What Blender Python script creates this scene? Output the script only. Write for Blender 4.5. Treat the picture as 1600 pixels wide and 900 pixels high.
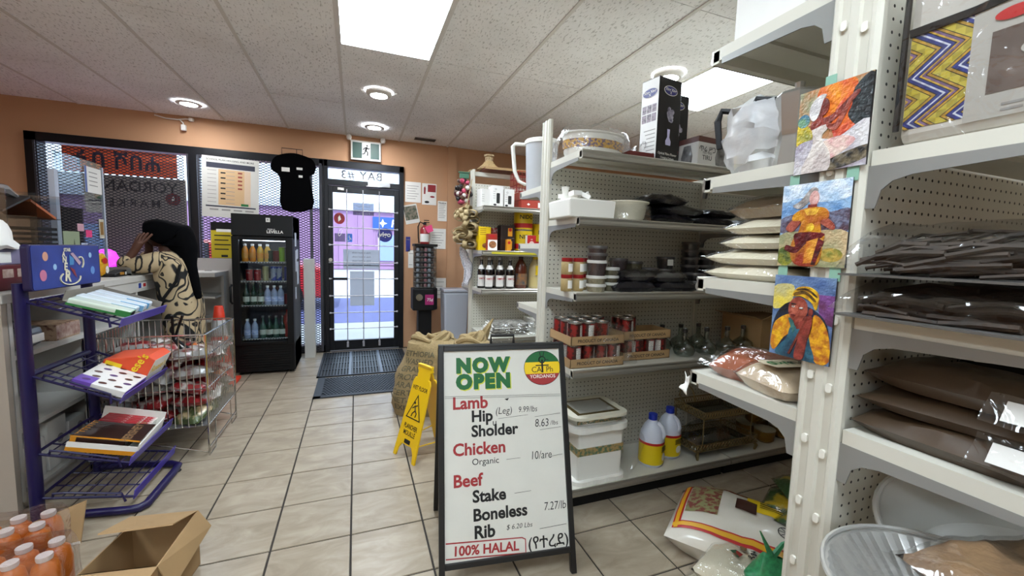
import bpy, bmesh, math, random
from mathutils import Vector, Matrix, Euler, noise
PI = math.pi
sc = bpy.context.scene
COL = sc.collection
for o in list(bpy.data.objects): bpy.data.objects.remove(o)

# ---------------------------------------------------------------- camera
YAW, PITCH, ROLL, FPX = .36466, .09089, .02802, 641.0
fwd = Vector((math.sin(YAW)*math.cos(PITCH), math.cos(YAW)*math.cos(PITCH), -math.sin(PITCH)))
rgt = Vector((math.cos(YAW), -math.sin(YAW), 0)); up = rgt.cross(fwd)
r2 = rgt*math.cos(ROLL)+up*math.sin(ROLL); u2 = up*math.cos(ROLL)-rgt*math.sin(ROLL)
cd = bpy.data.cameras.new('camera'); cam = bpy.data.objects.new('camera', cd); COL.objects.link(cam)
M = Matrix((r2, u2, -fwd)).transposed().to_4x4(); M.translation = (0, 0, 1.3)
cam.matrix_world = M
cd.sensor_width = 36; cd.lens = FPX/1600*36; cd.clip_start = .02; cd.clip_end = 200
sc.camera = cam

# ---------------------------------------------------------------- world, sun, exposure
w = bpy.data.worlds.new('world'); sc.world = w; w.use_nodes = True
bg = w.node_tree.nodes['Background']; bg.inputs[0].default_value = (.72, .85, 1, 1); bg.inputs[1].default_value = 2.4
sd = bpy.data.lights.new('sun', 'SUN'); sd.energy = 4; sd.angle = .01; sd.color = (1, .95, .88)
so = bpy.data.objects.new('sun', sd); COL.objects.link(so); so.rotation_euler = (math.radians(38), 0, math.radians(-25))
sc.view_settings.view_transform = 'Standard'; sc.view_settings.look = 'None'
sc.view_settings.gamma = 1; sc.view_settings.use_curve_mapping = False
sc.view_settings.exposure = 0.74
sc.cycles.diffuse_bounces = 8; sc.cycles.max_bounces = 16; sc.cycles.transparent_max_bounces = 24
TROFFER, DOWN = 13.5, 190.0

# ---------------------------------------------------------------- helpers
def lin(c):
    if isinstance(c, str):
        c = c.lstrip('#'); c = [int(c[i:i+2], 16)/255 for i in (0, 2, 4)]
    return tuple((x/12.92 if x <= .04045 else ((x+.055)/1.055)**2.4) for x in c[:3])+(1,)
MATS = {}
def mat(name, col='#cccccc', rough=.5, metal=0, spec=.5, var=0, vscale=8, bump=0, bscale=60, emit=0, alpha=1, trans=0, coat=0, col2=None, thr=None, sheen=0):
    """procedural principled material; var / col2 give a noise-driven colour variation, bump a noise relief"""
    if name in MATS: return MATS[name]
    m = bpy.data.materials.new(name); m.use_nodes = True; MATS[name] = m
    nt = m.node_tree; N = nt.nodes; L = nt.links; b = N['Principled BSDF']
    c = lin(col); b.inputs['Base Color'].default_value = c; b.inputs['Roughness'].default_value = rough
    b.inputs['Metallic'].default_value = metal; b.inputs['Specular IOR Level'].default_value = spec
    if coat: b.inputs['Coat Weight'].default_value = coat; b.inputs['Coat Roughness'].default_value = .08
    if emit: b.inputs['Emission Color'].default_value = c; b.inputs['Emission Strength'].default_value = emit
    if alpha < 1: b.inputs['Alpha'].default_value = alpha
    if trans: b.inputs['Transmission Weight'].default_value = trans
    tc = N.new('ShaderNodeTexCoord')
    if var or col2:
        nz = N.new('ShaderNodeTexNoise'); nz.inputs['Scale'].default_value = vscale; nz.inputs['Detail'].default_value = 5
        L.new(tc.outputs['Object'], nz.inputs['Vector'])
        rp = N.new('ShaderNodeValToRGB'); e = rp.color_ramp.elements
        lo, hi = thr or (.3, .7); e[0].position = lo; e[1].position = hi
        if col2: e[0].color = lin(col2); e[1].color = c
        else:
            e[0].color = tuple(x*(1-var) for x in c[:3])+(1,); e[1].color = tuple(min(1, x*(1+var*.6)) for x in c[:3])+(1,)
        L.new(nz.outputs['Fac'], rp.inputs['Fac']); L.new(rp.outputs['Color'], b.inputs['Base Color'])
    if bump:
        n2 = N.new('ShaderNodeTexNoise'); n2.inputs['Scale'].default_value = bscale; n2.inputs['Detail'].default_value = 3
        L.new(tc.outputs['Object'], n2.inputs['Vector'])
        bp = N.new('ShaderNodeBump'); bp.inputs['Strength'].default_value = bump; bp.inputs['Distance'].default_value = .01
        L.new(n2.outputs['Fac'], bp.inputs['Height']); L.new(bp.outputs['Normal'], b.inputs['Normal'])
    return m
def nodes_mat(name):
    m = bpy.data.materials.new(name); m.use_nodes = True; MATS[name] = m
    return m, m.node_tree.nodes, m.node_tree.links, m.node_tree.nodes['Principled BSDF']
def film_mat(name, col='#ffffff', gloss=.18, rough=.12, tint=.95, bump=.0, bscale=30):
    """thin clear plastic or glass: see-through with a surface reflection"""
    if name in MATS: return MATS[name]
    m, N, L, b = nodes_mat(name); N.remove(b); out = N['Material Output']
    t = N.new('ShaderNodeBsdfTransparent'); c = lin(col); t.inputs[0].default_value = tuple(x*tint for x in c[:3])+(1,)
    g = N.new('ShaderNodeBsdfGlossy'); g.inputs['Roughness'].default_value = rough
    lw = N.new('ShaderNodeLayerWeight'); lw.inputs['Blend'].default_value = .35
    ma = N.new('ShaderNodeMath'); ma.operation = 'MULTIPLY_ADD'; ma.inputs[1].default_value = .3; ma.inputs[2].default_value = gloss; ma.use_clamp = True
    L.new(lw.outputs['Facing'], ma.inputs[0])
    mx = N.new('ShaderNodeMixShader'); L.new(ma.outputs[0], mx.inputs[0]); L.new(t.outputs[0], mx.inputs[1]); L.new(g.outputs[0], mx.inputs[2])
    L.new(mx.outputs[0], out.inputs['Surface'])
    if bump:
        tc = N.new('ShaderNodeTexCoord'); n2 = N.new('ShaderNodeTexNoise'); n2.inputs['Scale'].default_value = bscale; n2.inputs['Distortion'].default_value = 1.5
        L.new(tc.outputs['Object'], n2.inputs['Vector'])
        bp = N.new('ShaderNodeBump'); bp.inputs['Strength'].default_value = bump; bp.inputs['Distance'].default_value = .02
        L.new(n2.outputs['Fac'], bp.inputs['Height']); L.new(bp.outputs['Normal'], g.inputs['Normal'])
    return m
def translucent_mat(name, col, tr=.6, col2=None, scale=20):
    """printed window film / paper that daylight shines through"""
    if name in MATS: return MATS[name]
    m, N, L, b = nodes_mat(name); N.remove(b); out = N['Material Output']
    d = N.new('ShaderNodeBsdfDiffuse'); t = N.new('ShaderNodeBsdfTranslucent')
    d.inputs[0].default_value = lin(col); t.inputs[0].default_value = lin(col)
    mx = N.new('ShaderNodeMixShader'); mx.inputs[0].default_value = tr
    L.new(d.outputs[0], mx.inputs[1]); L.new(t.outputs[0], mx.inputs[2]); L.new(mx.outputs[0], out.inputs['Surface'])
    return m

class MB:
    """mesh builder: collects shapes, links them as ONE mesh object"""
    def __init__(s): s.v = []; s.f = []; s.m = []; s.k = 0
    def add(s, v, f):
        o = len(s.v); s.v += [tuple(p) for p in v]; s.f += [tuple(i+o for i in q) for q in f]; s.m += [s.k]*len(f); return s
    def mi(s, k): s.k = k; return s
    def bx(s, x0, x1, y0, y1, z0, z1):
        v = [(x, y, z) for z in (z0, z1) for y in (y0, y1) for x in (x0, x1)]
        return s.add(v, [(0, 2, 3, 1), (4, 5, 7, 6), (0, 1, 5, 4), (2, 6, 7, 3), (0, 4, 6, 2), (1, 3, 7, 5)])
    def hexa(s, lo, hi):
        """8 points: bottom quad lo (ccw seen from above), top quad hi"""
        return s.add(list(lo)+list(hi), [(3, 2, 1, 0), (4, 5, 6, 7), (0, 1, 5, 4), (1, 2, 6, 5), (2, 3, 7, 6), (3, 0, 4, 7)])
    def cyl(s, p0, p1, r0, r1=None, n=16, caps=True):
        r1 = r0 if r1 is None else r1; p0 = Vector(p0); p1 = Vector(p1); d = (p1-p0).normalized()
        a = d.orthogonal().normalized(); b = d.cross(a); v = []
        for p, r in ((p0, r0), (p1, r1)):
            v += [p+(a*math.cos(2*PI*i/n)+b*math.sin(2*PI*i/n))*r for i in range(n)]
        f = [(i, (i+1) % n, n+(i+1) % n, n+i) for i in range(n)]
        if caps: f += [tuple(range(n-1, -1, -1)), tuple(range(n, 2*n))]
        return s.add(v, f)
    def tube(s, path, r, n=6, closed=False):
        P = [Vector(p) for p in path]; m = len(P); v = []; ref = None
        rr = r if isinstance(r, (list, tuple)) else [r]*m
        for i in range(m):
            if closed: t = P[(i+1) % m]-P[i-1]
            else: t = P[min(i+1, m-1)]-P[max(i-1, 0)]
            t.normalize()
            if ref is None: ref = t.orthogonal().normalized()
            ref = (ref-t*ref.dot(t)); ref = ref.normalized() if ref.length > 1e-6 else t.orthogonal().normalized()
            b = t.cross(ref)
            v += [P[i]+(ref*math.cos(2*PI*k/n)+b*math.sin(2*PI*k/n))*rr[i] for k in range(n)]
        f = []
        for i in range(m if closed else m-1):
            j = (i+1) % m
            f += [(i*n+k, i*n+(k+1) % n, j*n+(k+1) % n, j*n+k) for k in range(n)]
        if not closed: f += [tuple(range(n-1, -1, -1)), tuple((m-1)*n+k for k in range(n))]
        return s.add(v, f)
    def lathe(s, prof, n=20, c=(0, 0, 0), sx=1, sy=1, cap=True):
        v = []; f = []
        for r, z in prof: v += [(c[0]+r*sx*math.cos(2*PI*i/n), c[1]+r*sy*math.sin(2*PI*i/n), c[2]+z) for i in range(n)]
        for j in range(len(prof)-1):
            f += [(j*n+i, j*n+(i+1) % n, (j+1)*n+(i+1) % n, (j+1)*n+i) for i in range(n)]
        if cap:
            if prof[0][0] > 1e-5: f.append(tuple(range(n-1, -1, -1)))
            if prof[-1][0] > 1e-5: f.append(tuple((len(prof)-1)*n+i for i in range(n)))
        return s.add(v, f)
    def prism(s, poly, a, b, plane='xz'):
        """polygon extruded between a and b along the remaining axis"""
        n = len(poly)
        def P(u, v, t): return {'xz': (u, t, v), 'yz': (t, u, v), 'xy': (u, v, t)}[plane]
        v = [P(u, w_, a) for u, w_ in poly]+[P(u, w_, b) for u, w_ in poly]
        return s.add(v, [tuple(range(n)), tuple(range(2*n-1, n-1, -1))]+[(i, n+i, n+(i+1) % n, (i+1) % n) for i in range(n)])
    def grid(s, fn, nu, nv, closed_u=False):
        v = [fn(i/(nu if closed_u else nu-1), j/(nv-1)) for j in range(nv) for i in range(nu)]
        f = [(j*nu+i, j*nu+(i+1) % nu, (j+1)*nu+(i+1) % nu, (j+1)*nu+i) for j in range(nv-1) for i in range(nu if closed_u else nu-1)]
        return s.add(v, f)
    def xf(s, mtx, start=0):
        s.v[start:] = [tuple(mtx @ Vector(p)) for p in s.v[start:]]; return s
    def mesh(s, name):
        me = bpy.data.meshes.new(name); me.from_pydata(s.v, [], s.f); me.update(); return me
    def build(s, name, ms, parent=None, loc=(0, 0, 0), rot=(0, 0, 0), smooth=False, fix=True, bevel=0, solid=0, sub=0):
        me = s.mesh(name)
        if fix:
            bm = bmesh.new(); bm.from_mesh(me); bmesh.ops.recalc_face_normals(bm, faces=bm.faces); bm.to_mesh(me); bm.free()
        ms = ms if isinstance(ms, (list, tuple)) else [ms]
        for m_ in ms: me.materials.append(m_)
        if any(s.m): me.polygons.foreach_set('material_index', s.m)
        if smooth:
            me.polygons.foreach_set('use_smooth', [True]*len(me.polygons)); me.set_sharp_from_angle(angle=.7)
        o = bpy.data.objects.new(name, me); COL.objects.link(o); o.location = loc; o.rotation_euler = rot
        if parent: o.parent = parent
        if solid: q = o.modifiers.new('solid', 'SOLIDIFY'); q.thickness = solid; q.offset = 0
        if sub: q = o.modifiers.new('sub', 'SUBSURF'); q.levels = sub; q.render_levels = sub
        if bevel: q = o.modifiers.new('bevel', 'BEVEL'); q.width = bevel; q.segments = 2; q.limit_method = 'ANGLE'
        return o
def tag(o, label=None, cat=None, group=None, kind=None):
    if label: o['label'] = label
    if cat: o['category'] = cat
    if group: o['group'] = group
    if kind: o['kind'] = kind
    return o
def thing(name, label, cat, loc=(0, 0, 0), rz=0, group=None, rot=None):
    o = bpy.data.objects.new(name, None); COL.objects.link(o); o.location = loc; o.rotation_euler = rot or (0, 0, rz)
    o.empty_display_size = .05
    return tag(o, label, cat, group)
def struct(name, mb, m, **k): return tag(mb.build(name, m, **k), kind='structure')
def box(name, m, parent, x0, x1, y0, y1, z0, z1, **k): return MB().bx(x0, x1, y0, y1, z0, z1).build(name, m, parent, **k)
def copy_tree(o, parent=None, label=None):
    c = o.copy(); COL.objects.link(c); c.parent = parent
    if label: c['label'] = label
    for ch in o.children: copy_tree(ch, c)
    return c
_TXT = {}
def text_mesh(t, size, bold=0, ax='CENTER', sp=1.0, shear=0):
    key = (t, size, bold, ax, sp, shear)
    if key in _TXT: return _TXT[key]
    cu = bpy.data.curves.new('lettering', 'FONT'); cu.body = t; cu.size = size; cu.align_x = ax; cu.align_y = 'CENTER'
    cu.offset = bold*size; cu.resolution_u = 3; cu.space_character = sp; cu.fill_mode = 'FRONT'; cu.shear = shear; cu.space_line = .8
    ob = bpy.data.objects.new('t', cu); me0 = ob.to_mesh()
    me = bpy.data.meshes.new('lettering'); me.from_pydata([v.co[:] for v in me0.vertices], [], [p.vertices[:] for p in me0.polygons])
    ob.to_mesh_clear(); bpy.data.objects.remove(ob); bpy.data.curves.remove(cu); _TXT[key] = me
    return me
FY, FX, FXP, FUP, FBACK = (PI/2, 0, 0), (PI/2, 0, -PI/2), (PI/2, 0, PI/2), (0, 0, 0), (PI/2, 0, PI)
def txt(t, size, m, parent, loc, rot=FY, bold=0, ax='CENTER', sp=1.0, sx=1, sy=1, shear=0, name='lettering'):
    """flat printed lettering; FY faces -Y, FX faces -X, FXP faces +X, FBACK faces +Y"""
    me = text_mesh(t, size, bold, ax, sp, shear).copy(); me.materials.append(m)
    o = bpy.data.objects.new(name, me); COL.objects.link(o); o.location = loc; o.rotation_euler = rot; o.scale = (sx, sy, 1)
    if parent: o.parent = parent
    return o
def poly(name, pts, m, parent, loc, rot=FY, t=.0006):
    """thin flat printed shape from an outline in its own plane"""
    b = MB(); b.prism(pts, 0, t, 'xy'); return b.build(name, m, parent, loc=loc, rot=rot)
def ell(rx, ry, n=28, a0=0, cx=0, cy=0): return [(cx+rx*math.cos(a0+2*PI*i/n), cy+ry*math.sin(a0+2*PI*i/n)) for i in range(n)]
def rrect(x0, x1, y0, y1, r, n=5):
    P = []
    for cx, cy, a in ((x1-r, y0+r, -PI/2), (x1-r, y1-r, 0), (x0+r, y1-r, PI/2), (x0+r, y0+r, PI)):
        P += [(cx+r*math.cos(a+PI/2*i/n), cy+r*math.sin(a+PI/2*i/n)) for i in range(n+1)]
    return P
ORD = ['first', 'second', 'third', 'fourth', 'fifth', 'sixth', 'seventh', 'eighth', 'ninth', 'tenth', 'eleventh', 'twelfth']
rnd = random.Random(7)

# ---------------------------------------------------------------- shared materials
WHITE = mat('white paint metal', '#d9d6ca', .38, var=.05, vscale=3)
CREAM = mat('cream shelf metal', '#c4c1b4', .4, var=.06, vscale=2.5, bump=.02, bscale=25)
RAIL = mat('shelf rail metal', '#a8a49a', .28, metal=.75)
GREY = mat('grey bracket metal', '#8f8f8c', .4, metal=.4)
BLACK = mat('black satin', '#08080a', .5, spec=.3)
BLACKP = mat('black plastic', '#0c0c0e', .55, spec=.3, bump=.03)
CHROME = mat('chrome wire', '#c9c9c6', .18, metal=1)
PAPER = mat('white paper', '#e6e4de', .7)
INK = mat('black ink', '#0b0b0b', .6)
CLEAR = film_mat('clear film', gloss=.05, rough=.08, bump=.25, bscale=14)
CLEAR2 = film_mat('crinkled clear film', gloss=.09, rough=.14, bump=.35, bscale=18)
GLASS = film_mat('window glass', '#f4faff', gloss=.03, rough=.01)
ACRYL = film_mat('acrylic', '#eef3f6', gloss=.06, rough=.02, tint=.9)
PURPLE = mat('purple powder coat', '#130a40', .4)
CARD = mat('brown cardboard', '#a2835b', .8, var=.12, vscale=6)
RED = mat('red print', '#b3191b', .45); YELLOW = mat('yellow print', '#e8c512', .45); GREEN = mat('green print', '#156b33', .45)
BLUE = mat('blue print', '#22409c', .45); BROWN = mat('brown print', '#3b1d12', .45); ORANGE = mat('orange print', '#e2551a', .4)
def pegboard_mat():
    m, N, L, b = nodes_mat('pegboard'); b.inputs['Roughness'].default_value = .5
    tc = N.new('ShaderNodeTexCoord'); sp = N.new('ShaderNodeSeparateXYZ'); L.new(tc.outputs['Object'], sp.inputs[0])
    def mth(op, a, bb=None):
        n = N.new('ShaderNodeMath'); n.operation = op
        for i, q in enumerate((a, bb)):
            if q is None: continue
            if isinstance(q, (int, float)): n.inputs[i].default_value = q
            else: L.new(q, n.inputs[i])
        return n.outputs[0]
    s = .0254; d = []
    for ax in ('X', 'Z'):
        f = mth('FRACT', mth('DIVIDE', sp.outputs[ax], s)); d.append(mth('POWER', mth('SUBTRACT', f, .5), 2))
    r = mth('LESS_THAN', mth('ADD', d[0], d[1]), .018)
    mx = N.new('ShaderNodeMixRGB'); mx.inputs[1].default_value = lin('#c8c5b8'); mx.inputs[2].default_value = lin('#15140f')
    L.new(r, mx.inputs[0]); L.new(mx.outputs[0], b.inputs['Base Color'])
    return m
PEG = pegboard_mat()
# ================================================================ STRUCTURE
WY, CZ = 5.44, 2.62
XL, XR, YB = -3.5, 4.6, -4.6
# floor slab (dark grout) with single tiles
GROUT = mat('dark grout', '#2e2822', .8)
fl = struct('floor', MB().bx(XL, XR, YB, WY+.12, -.1, -.004), GROUT)
def tile_mat():
    m, N, L, b = nodes_mat('beige floor tile')
    tc = N.new('ShaderNodeTexCoord'); oi = N.new('ShaderNodeObjectInfo')
    ad = N.new('ShaderNodeVectorMath'); ad.operation = 'MULTIPLY_ADD'
    cb = N.new('ShaderNodeCombineXYZ')
    for i in range(3): L.new(oi.outputs['Random'], cb.inputs[i])
    L.new(cb.outputs[0], ad.inputs[0]); ad.inputs[1].default_value = (37, 53, 71); L.new(tc.outputs['Object'], ad.inputs[2])
    nz = N.new('ShaderNodeTexNoise'); nz.inputs['Scale'].default_value = 5; nz.inputs['Detail'].default_value = 7; nz.inputs['Roughness'].default_value = .62; nz.inputs['Distortion'].default_value = .8
    mp = N.new('ShaderNodeMapping'); mp.inputs['Scale'].default_value = (1, 2.2, 1); mp.inputs['Rotation'].default_value = (0, 0, .5)
    L.new(ad.outputs[0], mp.inputs[0]); L.new(mp.outputs[0], nz.inputs['Vector'])
    rp = N.new('ShaderNodeValToRGB'); e = rp.color_ramp.elements
    e[0].position = .3; e[0].color = lin('#8a7d6b'); e[1].position = .66; e[1].color = lin('#a99d8b'); q = e.new(.48); q.color = lin('#9a8d7a')
    L.new(nz.outputs['Fac'], rp.inputs[0]); L.new(rp.outputs[0], b.inputs['Base Color'])
    b.inputs['Roughness'].default_value = .3; b.inputs['Specular IOR Level'].default_value = .45
    return m
TILE = tile_mat(); TS = .3196; g = .0035
tm = MB().hexa([(g, g, -.006), (TS-g, g, -.006), (TS-g, TS-g, -.006), (g, TS-g, -.006)], [(g+.0015, g+.0015, 0), (TS-g-.0015, g+.0015, 0), (TS-g-.0015, TS-g-.0015, 0), (g+.0015, TS-g-.0015, 0)]).mesh('tile'); tm.materials.append(TILE)
X0, Y0 = -.0288, 1.5596
def addtile(i, j):
    o = bpy.data.objects.new('tile', tm); COL.objects.link(o); o.location = (X0+i*TS, Y0+j*TS, 0); o.parent = fl
inview = []
rest = MB()
for i in range(-11, 15):
    for j in range(-19, 13):
        x, y = X0+i*TS, Y0+j*TS
        if y+TS > WY+.02 or x < XL: continue
        vis = (-5 <= i <= 6 and y > .75) or (i >= -8 and y > 3.4 and x < 1.6) or (x > 1 and x < 2.6 and .9 < y < 1.8)
        if vis: addtile(i, j)
        else: rest.hexa([(x+g, y+g, -.006), (x+TS-g, y+g, -.006), (x+TS-g, y+TS-g, -.006), (x+g, y+TS-g, -.006)], [(x+g, y+g, 0), (x+TS-g, y+g, 0), (x+TS-g, y+TS-g, 0), (x+g, y+TS-g, 0)])
tag(rest.build('tile_field', TILE, fl), kind='stuff')
# ceiling with panels and T-bars
def ceil_mat():
    m, N, L, b = nodes_mat('mineral fibre panel'); b.inputs['Roughness'].default_value = .9
    tc = N.new('ShaderNodeTexCoord')
    mp = N.new('ShaderNodeMapping'); mp.inputs['Scale'].default_value = (1, .35, 1); L.new(tc.outputs['Object'], mp.inputs[0])
    n1 = N.new('ShaderNodeTexNoise'); n1.inputs['Scale'].default_value = 95; n1.inputs['Detail'].default_value = 2; L.new(mp.outputs[0], n1.inputs['Vector'])
    r1 = N.new('ShaderNodeValToRGB'); e = r1.color_ramp.elements; e[0].position = .33; e[0].color = lin('#cbc9c7'); e[1].position = .42; e[1].color = lin('#f7f6f5')
    n2 = N.new('ShaderNodeTexNoise'); n2.inputs['Scale'].default_value = 1.7; n2.inputs['Detail'].default_value = 4; L.new(tc.outputs['Object'], n2.inputs['Vector'])
    r2_ = N.new('ShaderNodeValToRGB'); e = r2_.color_ramp.elements; e[0].position = .33; e[0].color = (.88, .87, .86, 1); e[1].position = .6; e[1].color = (1, 1, 1, 1)
    mx = N.new('ShaderNodeMixRGB'); mx.blend_type = 'MULTIPLY'; mx.inputs[0].default_value = 1
    L.new(n1.outputs['Fac'], r1.inputs[0]); L.new(n2.outputs['Fac'], r2_.inputs[0]); L.new(r1.outputs[0], mx.inputs[1]); L.new(r2_.outputs[0], mx.inputs[2]); L.new(mx.outputs[0], b.inputs['Base Color'])
    bp = N.new('ShaderNodeBump'); bp.inputs['Strength'].default_value = .5; bp.inputs['Distance'].default_value = .004; L.new(n1.outputs['Fac'], bp.inputs['Height']); L.new(bp.outputs[0], b.inputs['Normal'])
    return m
CEIL = ceil_mat(); TBAR = mat('ceiling t-bar', '#d8d4ce', .6)
ce = struct('ceiling', MB().bx(XL, XR, YB, WY+.12, CZ+.03, CZ+.12), mat('ceiling plenum', '#777777', .9))
CW, CL = .6096, 1.2192; CX0, CY0 = -.1002, 3.06-1.2192
LIGHTS = [(0, 0), (4, 0), (0, -2), (-4, -2), (0, -4), (4, -4), (-4, -4)]  # panels in the negative rows are out of view, added as fill light
def clipbox(x0, x1, y0, y1): return max(x0, XL), min(x1, XR), max(y0, YB), min(y1, WY)
for i in range(-6, 8):
    for j in range(-6, 4):
        x0, x1, y0, y1 = clipbox(CX0+i*CW, CX0+(i+1)*CW, CY0+j*CL, CY0+(j+1)*CL)
        if x1-x0 < .05 or y1-y0 < .05 or (i, j) in LIGHTS: continue
        dz = rnd.uniform(0, .004)
        box('ceiling_panel', CEIL, ce, x0+.004, x1-.004, y0+.0025, y1-.0025, CZ+dz, CZ+.02)
tb = MB()
for i in range(-5, 8):
    x = CX0+i*CW
    if XL < x < XR: tb.bx(x-.011, x+.011, YB, WY, CZ-.004, CZ+.001)
tb.build('ceiling_t_bars', TBAR, ce)
# walls
WALL = mat('tan wall paint', '#c09470', .75, var=.05, vscale=1.2, bump=.05, bscale=90)
wf = MB()
wf.bx(XL, -2.95, WY, WY+.12, 0, CZ+.05).bx(-2.95, .56, WY, WY+.12, 2.31, CZ+.05).bx(.56, XR, WY, WY+.12, 0, CZ+.05)
wf.bx(1.13, 1.25, WY-.025, WY, 0, CZ)
struct('wall_front', wf, WALL)
struct('wall_left', MB().bx(XL-.1, XL, YB, WY, 0, CZ+.05), WALL)
struct('wall_right', MB().bx(XR, XR+.1, YB, WY, 0, CZ+.05), WALL)
struct('wall_back', MB().bx(XL, XR, YB-.1, YB, 0, CZ+.05), mat('back wall paint', '#d8d4cc', .7))
# storefront window: frame, mullion, panes
FR = mat('black anodised frame', '#15161b', .35, metal=.3)
wn = MB()
wn.bx(-2.95, -2.86, WY-.03, WY+.1, 0, 2.31).bx(-2.95, -.34, WY-.03, WY+.1, 2.225, 2.31).bx(-1.67, -1.59, WY-.03, WY+.1, 0, 2.23).bx(-2.86, -.34, WY-.03, WY+.1, 0, .09).bx(-.40, -.35, WY-.03, WY+.1, 0, 2.3)
win = struct('window_1', wn, FR, bevel=.004)
for x0, x1 in ((-2.86, -1.67), (-1.59, -.40)): box('pane', GLASS, win, x0, x1, WY+.045, WY+.051, .09, 2.225)
# expanded-metal security screen in front of the panes
def mesh_screen(x0, x1, z0, z1, y, cw=.056, ch=.029, r=.0016):
    b = MB(); nx = int((x1-x0)/cw); nz = int((z1-z0)/ch); th = .0088; dp = .006
    for j in range(nz):
        zc = z0+j*ch
        for sg in (1, -1):
            pts = []
            for i in range(2*nx+1):
                x = x0+i*cw/2; z = zc+(ch/2 if (i % 2 == 0) == (sg > 0) else 0)*1.0+(0 if sg > 0 else ch/2)
                pts.append((x, z))
            if sg < 0: continue
            v = []; f = []
            for k, (x, z) in enumerate(pts): v += [(x, y-dp/2, z-th/2), (x, y+dp/2, z+th/2-.001), (x, y-dp/2, z+th/2)]
            for k in range(len(pts)-1):
                a = 3*k; f += [(a, a+1, a+4, a+3), (a+1, a+2, a+5, a+4), (a+2, a, a+3, a+5)]
            b.add(v, f)
            pts2 = [(x, 2*(zc+ch/2)-z) for x, z in pts]
            v = []; f = []
            for k, (x, z) in enumerate(pts2): v += [(x, y-dp/2, z-th/2), (x, y+dp/2, z+th/2-.001), (x, y-dp/2, z+th/2)]
            for k in range(len(pts2)-1):
                a = 3*k; f += [(a, a+1, a+4, a+3), (a+1, a+2, a+5, a+4), (a+2, a, a+3, a+5)]
            b.add(v, f)
    return b
SCR = mat('expanded steel', '#3c3d44', .5, metal=.2)
sg_ = thing('security_screen', 'expanded steel mesh security screen over the storefront window', 'screen', (-1.6, WY-.05, 0))
tag(mesh_screen(-1.27, -.07, .95, 2.225, 0).build('mesh_sheet', SCR, sg_, fix=False), kind='stuff')
tag(mesh_screen(.02, 1.2, .02, 2.225, 0).build('mesh_sheet', SCR, sg_, fix=False), kind='stuff')
box('screen_bar', SCR, sg_, 1.10, 1.13, -.006, .006, .02, 2.25); box('screen_bar', SCR, sg_, 1.2, 1.23, -.012, .006, .02, 2.25)
for x in (-1.27, -.065, .03): box('screen_bar', SCR, sg_, x-.008, x+.008, -.004, .006, .95 if x < 0 else .02, 2.225)
# printed film on the left pane (seen from behind), letters mirrored
fm = thing('window_graphic', 'orange and grey sign film on the left window pane, lettering seen mirrored', 'sign', (-2.2, WY+.03, 0))
box('orange_band', translucent_mat('orange window film', '#e4815a', .5), fm, -.51, .42, 0, .003, 1.965, 2.215)
box('grey_panel', translucent_mat('grey window film', '#aaa299', .5), fm, -.6, .49, 0, .003, .9, 1.955)
IND = mat('indigo film', '#23274d', .6); DGR = mat('dark grey film', '#1c1a1a', .7)
txt('YORDANOS', .15, DGR, fm, (.0, -.001, 1.85), FBACK, .01)
txt('ሐበሻ ቤት', .2, IND, fm, (-.08, -.001, 2.085), FBACK, .02)
txt('MARKET', .11, DGR, fm, (.0, -.001, 1.68), FBACK, .005, sp=1.4)
lg = poly('round_logo', ell(.065, .065), mat('maroon disc', '#7c1c22', .5), fm, (.372, -.003, 1.745)); poly('bird_mark', [(-.01, -.03), (.02, -.01), (.005, .035), (-.012, .01)], PAPER, lg, (0, 0, .001), (0, 0, 0))
# ---------------------------------------------------------------- door with transom
dr = MB()
dr.bx(-.35, -.305, WY-.03, WY+.1, 0, 2.31).bx(.515, .57, WY-.03, WY+.1, 0, 2.31).bx(-.35, .57, WY-.03, WY+.1, 2.23, 2.31).bx(-.31, .52, WY-.03, WY+.1, 2.02, 2.09)
door = struct('door_1', dr, FR, bevel=.004)
lf = MB().bx(-.305, -.255, WY-.01, WY+.04, .01, 2.015).bx(.455, .515, WY-.01, WY+.04, .01, 2.015).bx(-.255, .455, WY-.01, WY+.04, .01, .13).bx(-.255, .455, WY-.01, WY+.04, 1.94, 2.015)
leaf = lf.build('door_leaf', FR, door, bevel=.003)
box('pane', GLASS, leaf, -.255, .455, WY+.012, WY+.018, .13, 1.94)
box('transom_pane', GLASS, door, -.305, .515, WY+.045, WY+.05, 2.09, 2.23)
BARM = mat('white bar paint', '#b9b7bd', .35, metal=.3)
bars = []
for z in (.28, .48, .69, .9, 1.1, 1.31, 1.52, 1.73):
    b = MB().cyl((-.30, WY-.03, z), (.495, WY-.03, z), .006, n=8); b.cyl((-.305, WY-.03, z), (-.285, WY-.03, z), .012, n=8).cyl((.48, WY-.03, z), (.5, WY-.03, z), .012, n=8)
    b.build('security_bar', BARM, door, smooth=True)
for x in (-.1, .085, .275):
    MB().cyl((x, WY-.036, .06), (x, WY-.036, 1.98), .006, n=8).bx(x-.012, x+.012, WY-.045, WY-.01, .05, .11).build('security_bar', BARM, door, smooth=True)
box('push_plate', BLACKP, leaf, -.27, -.1, WY-.06, WY-.05, .885, .915)
MB().cyl((-.285, WY-.01, 1.13), (-.285, WY-.055, 1.13), .022, n=14).build('lock_cylinder', CHROME, leaf, smooth=True)
box('mid_rail', BLACK, leaf, -.255, .455, WY-.0, WY+.012, 1.06, 1.068)
MB().bx(.14, .40, WY-.07, WY-.03, 2.03, 2.08).bx(.12, .3, WY-.1, WY-.085, 2.02, 2.03).build('door_closer', mat('closer grey', '#a5a6aa', .35, metal=.5), door, bevel=.004)
box('alarm_contact', PAPER, leaf, -.2, -.13, WY-.03, WY-.01, 1.965, 1.995)
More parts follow.
